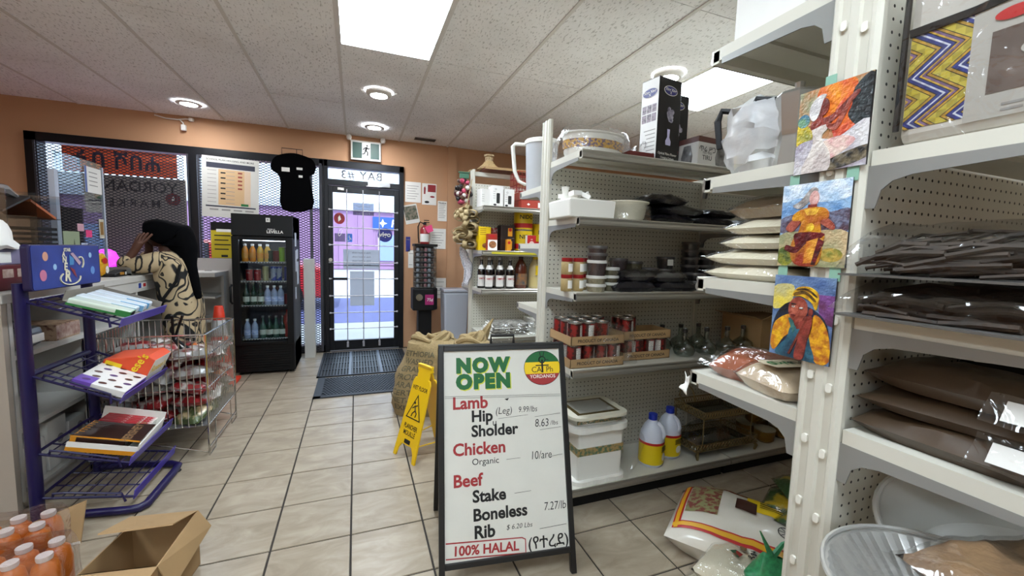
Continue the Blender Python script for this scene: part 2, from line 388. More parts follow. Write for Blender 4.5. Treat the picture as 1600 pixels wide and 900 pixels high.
txt('BAY #3', .135, mat('grey vinyl', '#77777c', .6), door, (.075, WY+.04, 2.16), FBACK, .012, sp=1.15)
st = poly('red_sticker', ell(.062, .068), mat('dark red vinyl', '#8e1720', .4), leaf, (-.185, WY+.008, 1.63)); poly('bird_mark', [(-.012, -.04), (.02, -.012), (.004, .04), (-.014, .012)], PAPER, st, (0, 0, .0015), (0, 0, 0))
st = poly('round_sticker', ell(.088, .088), mat('navy vinyl', '#1c2278', .4), leaf, (.345, WY+.008, 1.45)); txt('vigo', .085, PAPER, st, (0, .005, .0015), FUP, .02)
st = poly('access_sticker', rrect(-.035, .035, -.05, .05, .006), mat('bright blue vinyl', '#2a6fd0', .4), leaf, (-.075, WY+.008, 1.40)); MB().tube([(0, .03, .002), (0, 0, .002), (.016, -.002, .002), (.022, -.022, .002)], .004, 5).tube([(-.012+.02*math.cos(a/10*5), -.014+.02*math.sin(a/10*5), .002) for a in range(-8, 3)], .0028, 5).build('wheelchair_mark', PAPER, st)
CLP = film_mat('frosted vinyl', '#d3d5dc', gloss=.04, rough=.6, tint=.75)
for nm, x0, x1, z0, z1 in (('grey_notice', -.24, -.12, 1.35, 1.45), ('hours_notice', -.03, .21, 1.68, 1.83)): box(nm, CLP, leaf, x0, x1, WY+.002, WY+.004, z0, z1)
TPAP = translucent_mat('taped paper', '#d0d2d6', .6)
box('taped_notice', TPAP, leaf, -.145, .275, WY+.0025, WY+.0035, 1.02, 1.26); box('taped_notice', TPAP, leaf, -.07, .215, WY+.0022, WY+.0032, .56, .99)
GI = mat('faded ink', '#6f7076', .7)
for k, s_ in enumerate(('Store Hours', 'Mon - Sat', '9 am - 9 pm')): txt(s_, .032, GI, leaf, (.09, WY+.001, 1.79-.045*k), FBACK)
for k in range(4): txt('Help wanted inside', .028, GI, leaf, (.065, WY+.0012, 1.22-.05*k), FBACK)
# exterior: pavement, road, facing building
CONC = mat('pavement concrete', '#b9b7b4', .8, var=.06, vscale=3)
struct('ground', MB().bx(-30, 40, WY+.12, 60, -.3, -.03), mat('parking lot', '#9c9ca6', .85, var=.08, vscale=.8))
box('pavement', CONC, bpy.data.objects['ground'], -30, 40, WY+.12, 7.5, -.03, -.015)
box('asphalt_strip', mat('blue grey asphalt', '#4a4f7c', .8, var=.15, vscale=20), bpy.data.objects['ground'], -30, 40, 7.55, 11.2, -.03, -.02)
bd = thing('facing_building', 'pale lavender building across the car park with a blue sign', 'building', (0, 25, 0))
LAV = mat('lavender cladding', '#8f6d92', .7, var=.05)
bw = box('wall', LAV, bd, -14, 16, 0, 6, 0, 3.3)
for i in range(-14, 17): box('cladding_rib', LAV, bw, i+.0, i+.07, -.05, 0, 0, 3.3)
box('parapet', mat('parapet', '#c7cfdd', .6), bd, -14.2, 16.2, -.15, 6, 3.3, 3.75)
sg = box('sign_panel', mat('sign blue', '#1c4a9c', .5), bd, .9, 3.8, -.12, -.05, 2.3, 3.0); txt('PINK', .6, PAPER, sg, (2.55, -.125, 2.64), FY, .02, shear=.15); MB().prism([(1.2, 2.65), (1.38, 2.72), (1.45, 2.9), (1.52, 2.72), (1.7, 2.65), (1.52, 2.58), (1.45, 2.4), (1.38, 2.58)], -.128, -.122).build('star_mark', PAPER, sg)
for x in (-9.5, -5.2, 1.2, 6.5): 
    wd = box('window', mat('far window glass', '#7f93bd', .2), bd, x, x+1.9, -.06, 0, .5, 2.0)
    for q in (x, x+.9, x+1.85): box('window_bar', PAPER, wd, q, q+.06, -.09, -.04, .5, 2.0)
po = thing('bollard', 'yellow steel bollard just outside the glass door', 'bollard', (.62, 7.0, -.015)); MB().lathe([(.06, 0), (.06, 1.0), (.05, 1.04), (.02, 1.06), (0, 1.065)], 16).build('post', mat('bollard yellow', '#e8b52a', .5), po, smooth=True); MB().lathe([(.062, .7), (.062, .8)], 16, cap=False).build('band', PAPER, po, smooth=True); po.location.x = .66
# parked red car seen through the mesh beside the cooler
car = thing('parked_car', 'red parked car outside behind the mesh screen', 'car', (-2.55, 9.9, -.02))
RP = mat('red car paint', '#b3202c', .25, coat=.6)
prof = [(-1.9, .25), (-1.95, .6), (-1.8, .85), (-1.1, .92), (-.6, 1.35), (.7, 1.38), (1.35, .95), (1.9, .88), (2.0, .55), (1.95, .25)]
MB().prism(prof, -.82, .82).build('body', RP, car, bevel=.06)
MB().prism([(-1.02, .95), (-.57, 1.3), (.02, 1.31), (.02, .95)], -.84, .84).prism([(.1, .95), (.1, 1.31), (.65, 1.32), (1.2, .97)], -.84, .84).build('side_windows', mat('car glass', '#1a2230', .1), car)
for x in (-1.25, 1.25):
    for y in (-.74, .74): wl = MB().cyl((x, y-.1, .31), (x, y+.1, .31), .31, n=24).build('wheel', BLACKP, car); MB().cyl((x, y-.11, .31), (x, y+.11, .31), .18, n=12).build('hub_cap', CHROME, wl)
# ---------------------------------------------------------------- ceiling fixtures
EM = mat('lit diffuser', '#e6f4ff', .5, emit=TROFFER); EMD = mat('lit downlight', '#f3f8ff', .5, emit=DOWN)
TL = {(0, 0): 'lit fluorescent ceiling panel over the main aisle, near the door lights', (4, 0): 'lit fluorescent ceiling panel above the right shelving, behind the tall black box', (0, -2): 'unseen ceiling panel added as fill light over the near end of the main aisle', (4, -2): 'lit fluorescent ceiling panel over the near right shelving', (-4, -2): 'unseen ceiling panel added as fill light over the near left corner', (0, -4): 'unseen ceiling panel added as fill light in the middle of the store rear', (4, -4): 'unseen ceiling panel added as fill light at the right of the store rear', (-4, -4): 'unseen ceiling panel added as fill light at the left of the store rear'}
for (i, j) in LIGHTS:
    x0, y0 = CX0+i*CW, CY0+j*CL
    t = thing('ceiling_light', TL[(i, j)], 'ceiling light', (x0, y0, CZ), group='fluorescent ceiling panels')
    MB().bx(.004, .02, .004, CL-.004, -.006, .02).bx(CW-.02, CW-.004, .004, CL-.004, -.006, .02).bx(.02, CW-.02, .004, .02, -.006, .02).bx(.02, CW-.02, CL-.02, CL-.004, -.006, .02).build('frame', TBAR, t)
    box('diffuser', EM, t, .02, CW-.02, .02, CL-.02, .004, .012)
for x, y, lab, surf in ((-1.487, 4.918, 'round downlight above the left storefront window', 0), (.192, 3.819, 'round surface-mounted downlight with deep white rim, further from the door', 1), (.2, 4.924, 'round downlight in the ceiling just in front of the exit sign', 0), (2.146, 2.533, 'round downlight half hidden behind the tall black box', 1)):
    t = thing('downlight', lab, 'downlight', (x, y, CZ-.004), group='round ceiling downlights')
    h = .035 if surf else .012
    MB().lathe([(.105, 0), (.105, -h*.5), (.088, -h), (.07, -h), (.066, -h*.6)], 28, cap=False).build('rim', TBAR, t, smooth=True)
    MB().lathe([(0, -h*.75), (.066, -h*.75), (.068, -h*.6), (0, -h*.6)], 28, cap=False).build('lens', EMD, t)
t = thing('ceiling_vent', 'small slotted grey vent in the ceiling by the front wall', 'vent', (.795, 5.19, CZ-.004))
MB().bx(-.125, .125, -.05, -.042, -.006, 0).bx(-.125, .125, .042, .05, -.006, 0).bx(-.125, -.117, -.05, .05, -.006, 0).bx(.117, .125, -.05, .05, -.006, 0).build('frame', mat('vent grey', '#5d5a57', .6), t)
for k in range(6): box('slat', mat('vent slat', '#3b3937', .6), t, -.117, .117, -.04+k*.0145, -.033+k*.0145, -.005, -.001)
# exit sign with emergency lamps
t = thing('exit_sign', 'green running-man exit sign with two emergency lamps above the door', 'exit sign', (.122, 5.40, 2.447))
box('housing', mat('exit housing', '#cfcdc8', .5), t, -.172, .172, -.02, .04, -.115, .115, bevel=.006)
fp = box('green_panel', mat('exit green', '#23493e', .5), t, -.15, .15, -.026, -.019, -.09, .09)
box('white_panel', mat('exit white', '#f2f4f2', .5, emit=.35), fp, -.045, .05, -.028, -.026, -.09, .09)
rm = MB(); y = -.031
rm.lathe([(0, -.013), (.013, 0), (0, .013)], 10, (.012, y, .058)); rm.tube([(.01, y, .04), (-.006, y, .0)], [.014, .012], 6)
for a in ([(-.006, y, 0), (.02, y, -.02), (.014, y, -.06)], [(-.006, y, 0), (-.018, y, -.035), (-.042, y, -.045)], [(.008, y, .035), (.03, y, .02), (.04, y, .035)], [(.008, y, .035), (-.02, y, .028), (-.03, y, .005)]): rm.tube(a, .0075, 6)
rm.build('running_man', INK, fp)
for x in (-.19, .195): l = MB().lathe([(0, -.04), (.022, -.036), (.03, -.012), (.028, .01), (.012, .03), (0, .034)], 16, (x, -.02, .148)).build('emergency_lamp', mat('lamp head', '#e9e7e2', .4), t, smooth=True); MB().cyl((x, -.02, .12), (x*.85, 0, .105), .008, n=8).build('lamp_arm', TBAR, l)
# loose cable with plug under the ceiling
t = thing('wall_cable', 'white cable with hanging plugs on the wall below the ceiling', 'cable', (-1.72, 5.41, 2.55))
MB().tube([(-.22, .02, .045), (-.12, 0, .02), (-.02, 0, .02), (.05, 0, .035), (.12, .02, .04)], .006, 6).tube([(.0, 0, .02), (.03, -.01, -.01), (.035, -.01, -.05)], .006, 6).build('cord', PAPER, t, smooth=True)
MB().bx(.015, .055, -.03, .01, -.09, -.03).build('plug', PAPER, t, bevel=.005); MB().bx(.08, .12, -.02, .02, .015, .05).build('socket', PAPER, t, bevel=.005)
# ================================================================ GONDOLA SHELVING
def gondola(label, X0, X1, yc, H, near, far, bay=1.08, top_bar=False, tabs=False, ptop=None):
    t = thing('gondola_shelving', label, 'shelving', (X0, yc, 0), group='gondola shelving runs')
    L = X1-X0; n = max(1, round(L/bay)); e = [min(L, i*bay) for i in range(n)]+[L]
    hw = .047
    prof = [(.012, -hw), (.0, -hw), (-.004, -hw+.004), (-.009, -hw+.008), (-.009, -.032), (-.003, -.028), (-.003, -.012), (-.009, -.008), (-.009, .008), (-.003, .012), (-.003, .028), (-.009, .032), (-.009, hw-.008), (-.004, hw-.004), (0, hw), (.012, hw)]
    up_ = MB().prism(prof, 0, H, 'xy').build('end_upright', CREAM, t)
    tabm = MB().prism(rrect(-.006, .006, -.010, .010, .005, 3), -.008, 0, 'yz').mesh('slot_tab'); tabm.materials.append(WHITE)
    if tabs:
        for y in (-.02, .02):
            for k in range(int(H/.15)):
                o = bpy.data.objects.new('slot_tab', tabm); COL.objects.link(o); o.location = (-.001, y, .12+k*.15+(.02 if y > 0 else 0)); o.parent = up_
    for x in e[1:]:
        box('upright', CREAM, t, x-.014, x+.014, -hw, hw, 0, (ptop or H))
    for i in range(n):
        for s in (-1, 1): MB().bx(0, e[i+1]-e[i]-.03, -.002, .002, 0, (ptop or H)-.12).build('pegboard_panel', PEG, t, loc=(e[i]+.014, s*.034, .1))
    if top_bar: box('top_bar', WHITE, t, .012, L, -.02, .02, H-.05, H-.015)
    for s, rows in ((-1, near), (1, far)):
        for z, dep in rows:
            for i in range(n):
                x0, x1 = e[i]+.004, e[i+1]-.004; y0, y1 = s*.05, s*(.047+dep)
                b = MB(); a, c = min(y0, y1), max(y0, y1)
                b.bx(x0, x1, a, c, z-.006, z).bx(x0, x0+.003, a, c, z-.034, z-.006).bx(x1-.003, x1, a, c, z-.034, z-.006)
                b.bx(x0, x1, min(y1, y1-s*.02), max(y1, y1-s*.02), z-.04, z-.006)
                for q in (.33, .66): ym = y0+(y1-y0)*q; b.bx(x0+.004, x1-.004, ym-.008, ym+.008, z-.016, z-.006)
                sh = b.build('shelf', CREAM, t)
                yr = y1; pr = [(yr, z-.002), (yr+s*.006, z+.001), (yr+s*.009, z-.004), (yr+s*.005, z-.014), (yr+s*.010, z-.024), (yr+s*.010, z-.034), (yr+s*.004, z-.041), (yr, z-.041)]
                MB().prism(pr, x0, x1, 'yz').build('price_rail', RAIL, sh)
                if z > .2:
                    for xb in (x0+.005, x1-.009):
                        MB().prism([(s*.047, z-.115), (s*.047, z-.03), (y1-s*.03, z-.03), (y1-s*.03, z-.046), (s*.12, z-.056), (s*.09, z-.064), (s*.072, z-.08), (s*.064, z-.115)], xb-(.006 if xb < (x0+x1)/2 else 0), xb+.004-(.006 if xb < (x0+x1)/2 else 0), 'yz').build('bracket', GREY, sh)
            if z < .2:
                for i in range(n): box('kick_shade_plate', BLACKP, t, e[i]+.01, e[i+1]-.01, min(s*(dep), s*(dep-.02)), max(s*dep, s*(dep-.02)), 0, z-.045)  # plate is black to paint in the dark void under the base deck
    return t
D = .328
gondola('cream gondola shelving in the middle, holding plastic tubs, bowls and canned goods', .97, 4.2, 2.075, 2.0, [(1.774, D), (1.467, D), (1.108, D), (.731, D), (.124, D+.005)], [(1.667, D), (1.345, D), (.97, D), (.6, D), (.124, D)], ptop=1.775)
gondola('nearest cream gondola shelving with paintings taped to its fluted end post', .97, 4.2, .588, 2.45, [(1.52, .31), (1.187, .31), (.938, .31), (.55, .31), (.124, .31)], [(1.891, D), (1.529, D), (1.236, D), (.945, D), (.124, D)], tabs=True)
gondola('farthest cream gondola shelving near the front wall, with drink bottles and newspapers', .97, 4.2, 3.6, 2.0, [(1.662, .3), (1.296, .3), (.972, .3), (.6, .5), (.124, .33)], [(1.66, .3), (1.3, .3), (.97, .3), (.124, .33)], top_bar=True, ptop=1.9)
# ================================================================ PRODUCT BUILDERS
def pillow(l, w, h, seed=0, rough=.012, nu=18, nv=14, pw=3.4, flat=.4):
    """closed bag body: length l (x), width w (y), thickness h, lying on z=0"""
    b = MB(); off = seed*13.7
    def prof(u, v):
        a, c = 2*u-1, 2*v-1
        return max(0., (1-abs(a)**pw))**.55*max(0., (1-abs(c)**pw))**.55
    def top(u, v):
        p = prof(u, v); a, c = 2*u-1, 2*v-1
        n_ = noise.noise(Vector((u*4+off, v*4, off)))+.5*noise.noise(Vector((u*11+off, v*9, 3)))
        pin = 1-.06*(1-abs(c))*(abs(a)**6)
        return (a*l/2, c*w/2*pin, h*flat+h*(1-flat)*p+rough*n_*min(1, p*2))
    def bot(u, v):
        p = prof(u, v); a, c = 2*u-1, 2*v-1; pin = 1-.06*(1-abs(c))*(abs(a)**6)
        return (a*l/2, c*w/2*pin, h*flat*(1-min(1, p*1.6)))
    b.grid(top, nu, nv); b.grid(bot, nu, nv)
    return b
def bag(name, label, cat, m, loc, l, w, h, rz=0, seed=0, film=True, group=None, tilt=(0, 0), rough=.012, tail=.04, filmmat=None):
    t = thing(name, label, cat, loc, group=group, rot=(tilt[0], tilt[1], rz))
    pillow(l, w, h, seed, rough).build('contents', m, t, smooth=True)
    if film:
        f = pillow(l+.012, w+.012, h+.006, seed, rough)
        nz = lambda k: noise.noise(Vector((k*.7, seed, 2)))*.012
        n = 9
        for s in (-1, 1):
            v = []
            for i in range(n):
                c = i/(n-1)*2-1
                v += [(s*(l/2-.01), c*w*.48, h*.36), (s*(l/2+tail), c*w*.5, h*.36+nz(i)*1.6+.006)]
            f.add(v, [(2*i, 2*i+1, 2*i+3, 2*i+2) for i in range(n-1)])
        f.build('plastic_wrap', filmmat or CLEAR2, t, smooth=True, fix=False)
    return t
def crumple(fn, nu, nv, name, m, parent, amp=.01, sc_=14, seed=0, **k):
    b = MB()
    def g_(u, v):
        p = Vector(fn(u, v)); q = p*sc_+Vector((seed*7, 0, 0))
        return p+Vector((noise.noise(q), noise.noise(q+Vector((9, 3, 1))), noise.noise(q+Vector((2, 8, 5)))))*amp
    b.grid(g_, nu, nv, closed_u=k.pop('closed_u', False)); return b.build(name, m, parent, smooth=True, fix=False, **k)
def film_dome(parent, sx, sy, sz, loc=(0, 0, 0), seed=0, m=None, amp=.015, name='plastic_wrap', n=18):
    def f(u, v):
        a = u*2*PI; r = math.cos(v*PI/2)**.5; return (sx/2*r*math.cos(a), sy/2*r*math.sin(a), sz*math.sin(v*PI/2)**.9)
    return crumple(f, n, 9, name, m or CLEAR2, parent, amp, 16, seed, closed_u=True, loc=loc)
def ztub(loc, label, r, h, m, lidm, group='deli tubs on the middle shelf'):
    t = thing('deli_tub', label, 'tub', loc, group=group)
    MB().lathe([(r*.84, 0), (r*.98, h-.008)], 18).build('contents', m, t, smooth=True)
    MB().lathe([(r*.86, 0), (r*1.0, h-.006)], 18, cap=False).build('cup', CLEAR, t, smooth=True)
    MB().lathe([(r*1.04, h-.014), (r*1.05, h-.004), (r*1.02, h), (r*.9, h-.002), (0, h-.002)], 18).build('lid', lidm, t, smooth=True)
    return t
def jar(loc, label, r, h, m, lidm, group=None, lab=PAPER, rz=0, lw=.6):
    t = thing('spice_jar', label, 'jar', loc, group=group, rz=rz)
    MB().lathe([(r*.9, 0), (r, .006), (r, h*.72), (r*.86, h*.8)], 18).build('jar_body', m, t, smooth=True)
    MB().lathe([(r*.95, h*.78), (r*.98, h*.8), (r*.98, h), (0, h)], 18).build('lid', lidm, t, smooth=True)
    a0 = -PI/2; n = 8; v = []
    for i in range(n+1):
        a = a0+(i/n-.5)*2*lw; v += [(math.cos(a)*r*1.015, math.sin(a)*r*1.015, h*.18), (math.cos(a)*r*1.015, math.sin(a)*r*1.015, h*.66)]
    MB().add(v, [(2*i, 2*i+2, 2*i+3, 2*i+1) for i in range(n)]).build('label', lab, t, smooth=True, fix=False)
    return t
def bottle(loc, label, prof, m, capm, cap_prof, labm=None, lz=None, lr=None, name='bottle', group=None, lw=1.2, a0=-PI/2, neck=None, cat='bottle'):
    t = thing(name, label, cat, loc, group=group)
    MB().lathe(prof, 16).build('glass_body' if 'glass' in m.name else 'bottle_body', m, t, smooth=True)
    MB().lathe(cap_prof, 12).build('cap', capm, t, smooth=True)
    def wrap(nm, z0, z1, r0, r1, mm, lw_):
        n = 8; v = []
        for i in range(n+1):
            a = a0+(i/n-.5)*2*lw_; v += [(math.cos(a)*r0, math.sin(a)*r0, z0), (math.cos(a)*r1, math.sin(a)*r1, z1)]
        return MB().add(v, [(2*i, 2*i+2, 2*i+3, 2*i+1) for i in range(n)]).build(nm, mm, t, smooth=True, fix=False)
    if labm: wrap('label', lz[0], lz[1], lr, lr, labm, lw)
    if neck: wrap('neck_label', neck[0], neck[1], neck[2], neck[3], labm, 1.4)
    return t
def carton(name, label, cat, m, loc, sx, sy, sz, rz=0, group=None, bev=.003, tilt=(0, 0)):
    t = thing(name, label, cat, loc, group=group, rot=(tilt[0], tilt[1], rz))
    MB().bx(-sx/2, sx/2, -sy/2, sy/2, 0, sz).build('carton', m, t, bevel=bev)
    return t
BEAN = mat('baked bean can print', '#7d1814', .35, col2='#2e0f0b', var=.1, vscale=45, thr=(.45, .58))
BEANW = mat('nutrition panel print', '#cfccc4', .4, col2='#8b8882', var=.1, vscale=300, thr=(.4, .6))
TIN = mat('tin', '#b5b3ad', .25, metal=.9)
_canc = {}
def can(loc, label, r=.036, h=.11, group=None, a=0, m=None, rz=0, cat='can', panel=True):
    t = thing('food_can', label, cat, loc, group=group, rz=a)
    MB().lathe([(r, .004), (r, h-.004)], 18, cap=False).build('label', m or BEAN, t, smooth=True)
    MB().lathe([(r*.97, 0), (r*1.01, .003), (r*1.01, .005)], 18).build('bottom_rim', TIN, t, smooth=True); MB().lathe([(r*1.01, h-.005), (r*1.01, h-.001), (r*.95, h), (r*.93, h-.004)], 18).build('top_rim', TIN, t, smooth=True)
    if panel:
        v = []; n = 5
        for i in range(n+1):
            q = -PI/2+(i/n-.5)*.8; v += [(math.cos(q)*r*1.012, math.sin(q)*r*1.012, .012), (math.cos(q)*r*1.012, math.sin(q)*r*1.012, h-.012)]
        MB().add(v, [(2*i, 2*i+2, 2*i+3, 2*i+1) for i in range(n)]).build('nutrition_panel', BEANW, t, smooth=True, fix=False)
    return t

# ================================================================ MIDDLE GONDOLA (fronts at y=1.70)
FLOWERP = mat('floral band print', '#c79a3a', .4, col2='#5d4a6a', var=.3, vscale=90, thr=(.42, .56))
PLW = mat('white plastic', '#e0ded6', .35); PLC = mat('ivory plastic', '#d9d4c0', .35)
# --- top shelf z 1.774
Z = 1.774
t = thing('storage_basin', 'white oval plastic basin with floral band, wrapped in crinkled film on the top shelf', 'basin', (1.13, 1.86, Z))
def oval(prof, sx, sy, n=32): return MB().lathe(prof, n, sx=sx, sy=sy)
oval([(0, 0), (.88, 0), (.93, .02), (.98, .1), (1.04, .106), (1.04, .112), (.98, .112), (.94, .1), (.88, .015), (0, .01)], .17, .11).build('tub', PLW, t, smooth=True)
oval([(.955, .035), (.975, .075)], .171, .111).build('floral_band', FLOWERP, t, smooth=True)
film_dome(t, .42, .27, .16, seed=1, amp=.03, n=26)
crumple(lambda u, v: (.1+u*.18, -.1+v*.16, .06+.04*math.sin(u*9)), 12, 8, 'plastic_wrap', CLEAR2, t, .03, 16, 4)
carton('flat_box', 'low dark red box lying between the wrapped basin and the tall black box', 'box', mat('dark red card', '#5b1a16', .5), (1.34, 1.84, Z), .15, .2, .035)
def vase_box(loc, label, rz, vc):
    t = thing('flower_lamp_box', label, 'box', loc, rz=rz, group='tall boxes of flower lamps')
    w_, d_, h_ = .165, .115, .42
    MB().bx(-w_/2, w_/2, -d_/2, d_/2, 0, h_).build('carton', mat('black gloss card', '#0e0d12', .3), t, bevel=.002)
    s_ = box('side_print', mat('white gloss card', '#dcdad6', .35), t, -w_/2-.001, -w_/2, -d_/2+.003, d_/2-.003, .003, h_-.004)
    for k in range(6): box('photo_print', mat('dark photo print', '#2a2428', .4, col2='#8e7d88', vscale=70, thr=(.45, .7)), s_, -w_/2-.0016, -w_/2-.0008, -.045+(k % 3)*.032, -.017+(k % 3)*.032, .25+(k//3)*-.045, .29+(k//3)*-.045)
    for k in range(7): box('text_line', mat('grey ink', '#8a8884', .6), s_, -w_/2-.0015, -w_/2-.0008, -.045, .03-.01*(k % 3), .16-.02*k, .164-.02*k)
    OV = mat('oval logo blue', '#2b2c78', .4)
    for rot, lc in ((FY, (.0, -d_/2-.001, .36)), (FX, (-w_/2-.0015, 0, .35))):
        e = poly('oval_logo', ell(.05, .024), PAPER, t, lc, rot); poly('oval_field', ell(.046, .021), OV, e, (0, 0, .001), (0, 0, 0)); txt('Xing Xing', .02, PAPER, e, (0, .004, .0022), FUP, .02); txt('X', .018, PAPER, e, (0, -.011, .0022), FUP, .02)
    f = MB(); 
    for k in range(16):
        a = rnd.uniform(0, 6.28); q = rnd.uniform(0, .036); f.lathe([(0, -.001), (.014, 0), (0, .001)], 7, (0, 0, 0)); n0 = len(f.v)-21
        f.xf(Matrix.Translation((math.cos(a)*q, -d_/2-.0012, .235+math.sin(a)*q*1.1)) @ Matrix.Rotation(PI/2, 4, 'X') @ Matrix.Rotation(a, 4, 'Z'), n0)
    f.build('flower_print', mat('flower print', '#b9b5c4', .5, col2='#4b4660', vscale=50), t)
    poly('vase_print', [(-.018, -.04), (.018, -.04), (.02, -.02), (.008, .0), (.01, .04), (-.01, .04), (-.008, 0), (-.02, -.02)], vc, t, (0, -d_/2-.001, .13))
    txt('Optical Fibre Flower', .017, PAPER, t, (0, -d_/2-.001, .045), FY, .01); txt('Changing Colours', .014, PAPER, t, (0, -d_/2-.001, .025), FY)
vase_box((1.50, 1.815, Z), 'tall black box with flower vase picture on the top shelf, front one of two', .16, mat('vase glow print', '#b9b4d8', .5))
vase_box((1.69, 1.965, Z), 'tall black box with pink vase picture, half hidden behind the other tall box', .05, mat('pink vase print', '#a34a5c', .5))
t = carton('teapot_box', 'grey and white box with teapot picture and brown top on the top shelf', 'box', mat('pale grey gloss card', '#c7c4c0', .35), (1.85, 1.86, Z), .25, .15, .17, rz=.08)
box('top_print', mat('brown strip print', '#5a3530', .4), t, -.126, .126, -.0765, .0765, .142, .171)
P_ = MB().lathe([(0, -.055), (.045, -.05), (.052, -.01), (.035, .04), (.03, .05), (0, .052)], 18); P_.xf(Matrix.Translation((.06, -.0752, .08)) @ Matrix.Diagonal((1, .04, 1, 1)))
tp = P_.build('teapot_print', mat('teapot print', '#8d8b8b', .3, col2='#3a3836', vscale=20), t, smooth=True); MB().tube([(.1, -.0765, .11), (.122, -.0765, .08), (.1, -.0765, .05)], .004, 5).build('handle_print', INK, tp)
txt('ጥሬ ሥጋ', .038, INK, t, (-.055, -.0765, .105), FY, .01); txt('TIRU', .034, INK, t, (-.055, -.0765, .06), FY, .01); txt('የቡና ማፍያ', .018, INK, t, (-.055, -.0765, .085), FY)
P_ = MB().lathe([(0, -.05), (.045, -.045), (.05, -.01), (.03, .05), (0, .052)], 14); P_.xf(Matrix.Translation((-.1255, 0, .08)) @ Matrix.Diagonal((.04, .8, 1, 1))); P_.build('teapot_print', mat('teapot print'), t, smooth=True)
t = carton('small_carton', 'small black and yellow carton beside the teapot box', 'box', BLACK, (2.03, 1.85, Z), .06, .1, .11); box('yellow_print', YELLOW, t, -.01, .031, -.0508, .0508, .01, .1)
# --- second shelf z 1.467
Z = 1.467
t = thing('plastic_bin', 'shallow white plastic bin at the left end of the second shelf, plungers inside', 'bin', (1.0, 1.83, Z))
MB().hexa([(-.065, -.11, 0), (.18, -.11, 0), (.18, .11, 0), (-.065, .11, 0)], [(-.07, -.115, .085), (.185, -.115, .085), (.185, .115, .085), (-.07, .115, .085)]).build('bin_body', PLW, t, bevel=.006)
MB().bx(-.06, .17, -.1, .1, .083, .088).build('contents', PAPER, t)
for k in range(14): a = rnd.uniform(0, 6); MB().bx(-.025, .025, -.02, .02, -.01, .012).build('paper_scrap', PAPER, t, loc=(.02+rnd.uniform(-.05, .06), rnd.uniform(-.07, .07), .1+rnd.uniform(0, .012)), rot=(rnd.uniform(-.5, .5), rnd.uniform(-.5, .5), a))
t = thing('white_plunger', 'small white plastic plunger standing up in the white bin', 'plunger', (.965, 1.83, Z+.088)); MB().lathe([(.018, 0), (.016, .012), (.014, .03), (.018, .06), (.019, .063), (0, .064)], 16).build('stopper', PLW, t, smooth=True); MB().lathe([(.022, 0), (.022, .006)], 16).build('base', PLW, t, smooth=True)
t = thing('wrapped_bowl', 'ivory oval bowl in clear film beside the white bin on the second shelf', 'bowl', (1.32, 1.82, Z))
oval([(0, 0), (.7, 0), (.82, .02), (.93, .085), (1.02, .094), (1.02, .099), (.92, .096), (.78, .025), (0, .012)], .12, .1).build('bowl', PLC, t, smooth=True); film_dome(t, .275, .24, .115, seed=5, amp=.012)
DARKB = mat('black plastic bag', '#17151a', .28, bump=.5, bscale=30); DARKG = mat('dark charcoal goods', '#232024', .5, bump=.3)
for k, (x, y, z, l, w_, h, rz, q) in enumerate(((1.6, 1.85, 0, .27, .2, .05, .1, 'bottom left'), (1.9, 1.86, 0, .28, .2, .05, -.1, 'bottom middle'), (2.2, 1.86, 0, .26, .2, .05, .06, 'bottom right'), (1.66, 1.86, .052, .28, .19, .05, -.15, 'middle left'), (1.95, 1.87, .052, .26, .18, .045, .2, 'middle right'), (1.57, 1.86, .104, .26, .18, .05, .25, 'topmost'))):
    bag('dark_bag', 'flat black bag of goods on the second shelf, %s of its pile' % q, 'bag', DARKB, (x, y, Z+z), l, w_, h, rz, seed=k+20, film=k in (3, 5), group='black bags on the second shelf', tail=.03)
# --- third shelf z 1.108
Z = 1.108
SP = mat('tan spice', '#a08a5c', .6, var=.15, vscale=60); RL = mat('red lid', '#8c1317', .35); WL = mat('translucent lid', '#c4c3bd', .3)
for i, x in enumerate((1.005, 1.0575+.012)):
    for r_ in range(2):
        jar((x-.03, 1.80, Z+r_*.0822), 'red-lidded spice jar, %s jar of the %s stack from the post' % (('lower', 'upper')[r_], ORD[i]), .029, .082, SP, RL, group='red-lidded spice jars', rz=.35)
jar((1.095, 1.86, Z), 'red-lidded spice jar standing lower behind the others', .028, .082, SP, RL, group='red-lidded spice jars'); jar((1.095, 1.86, Z+.0822), 'red-lidded spice jar stacked behind the others, upper', .028, .082, SP, RL, group='red-lidded spice jars')
DK = mat('dark brown spice', '#3a2c2c', .6, var=.2, vscale=60); BK = mat('black seed', '#1b1718', .5); OL = mat('olive herb', '#59523a', .7, var=.3, vscale=60); PALE = mat('pale seed', '#8f876d', .7, var=.3, vscale=80); DL = mat('dark tub lid', '#4a4746', .3)
cols = {'w': (PALE, WL), 'd': (DK, WL), 'o': (OL, WL), 'k': (BK, DL), 'D': (DK, DL), 'O': (OL, DL)}
nm_ = {'w': 'pale seed', 'd': 'dark brown', 'o': 'olive herb', 'k': 'black', 'D': 'dark brown', 'O': 'olive herb'}
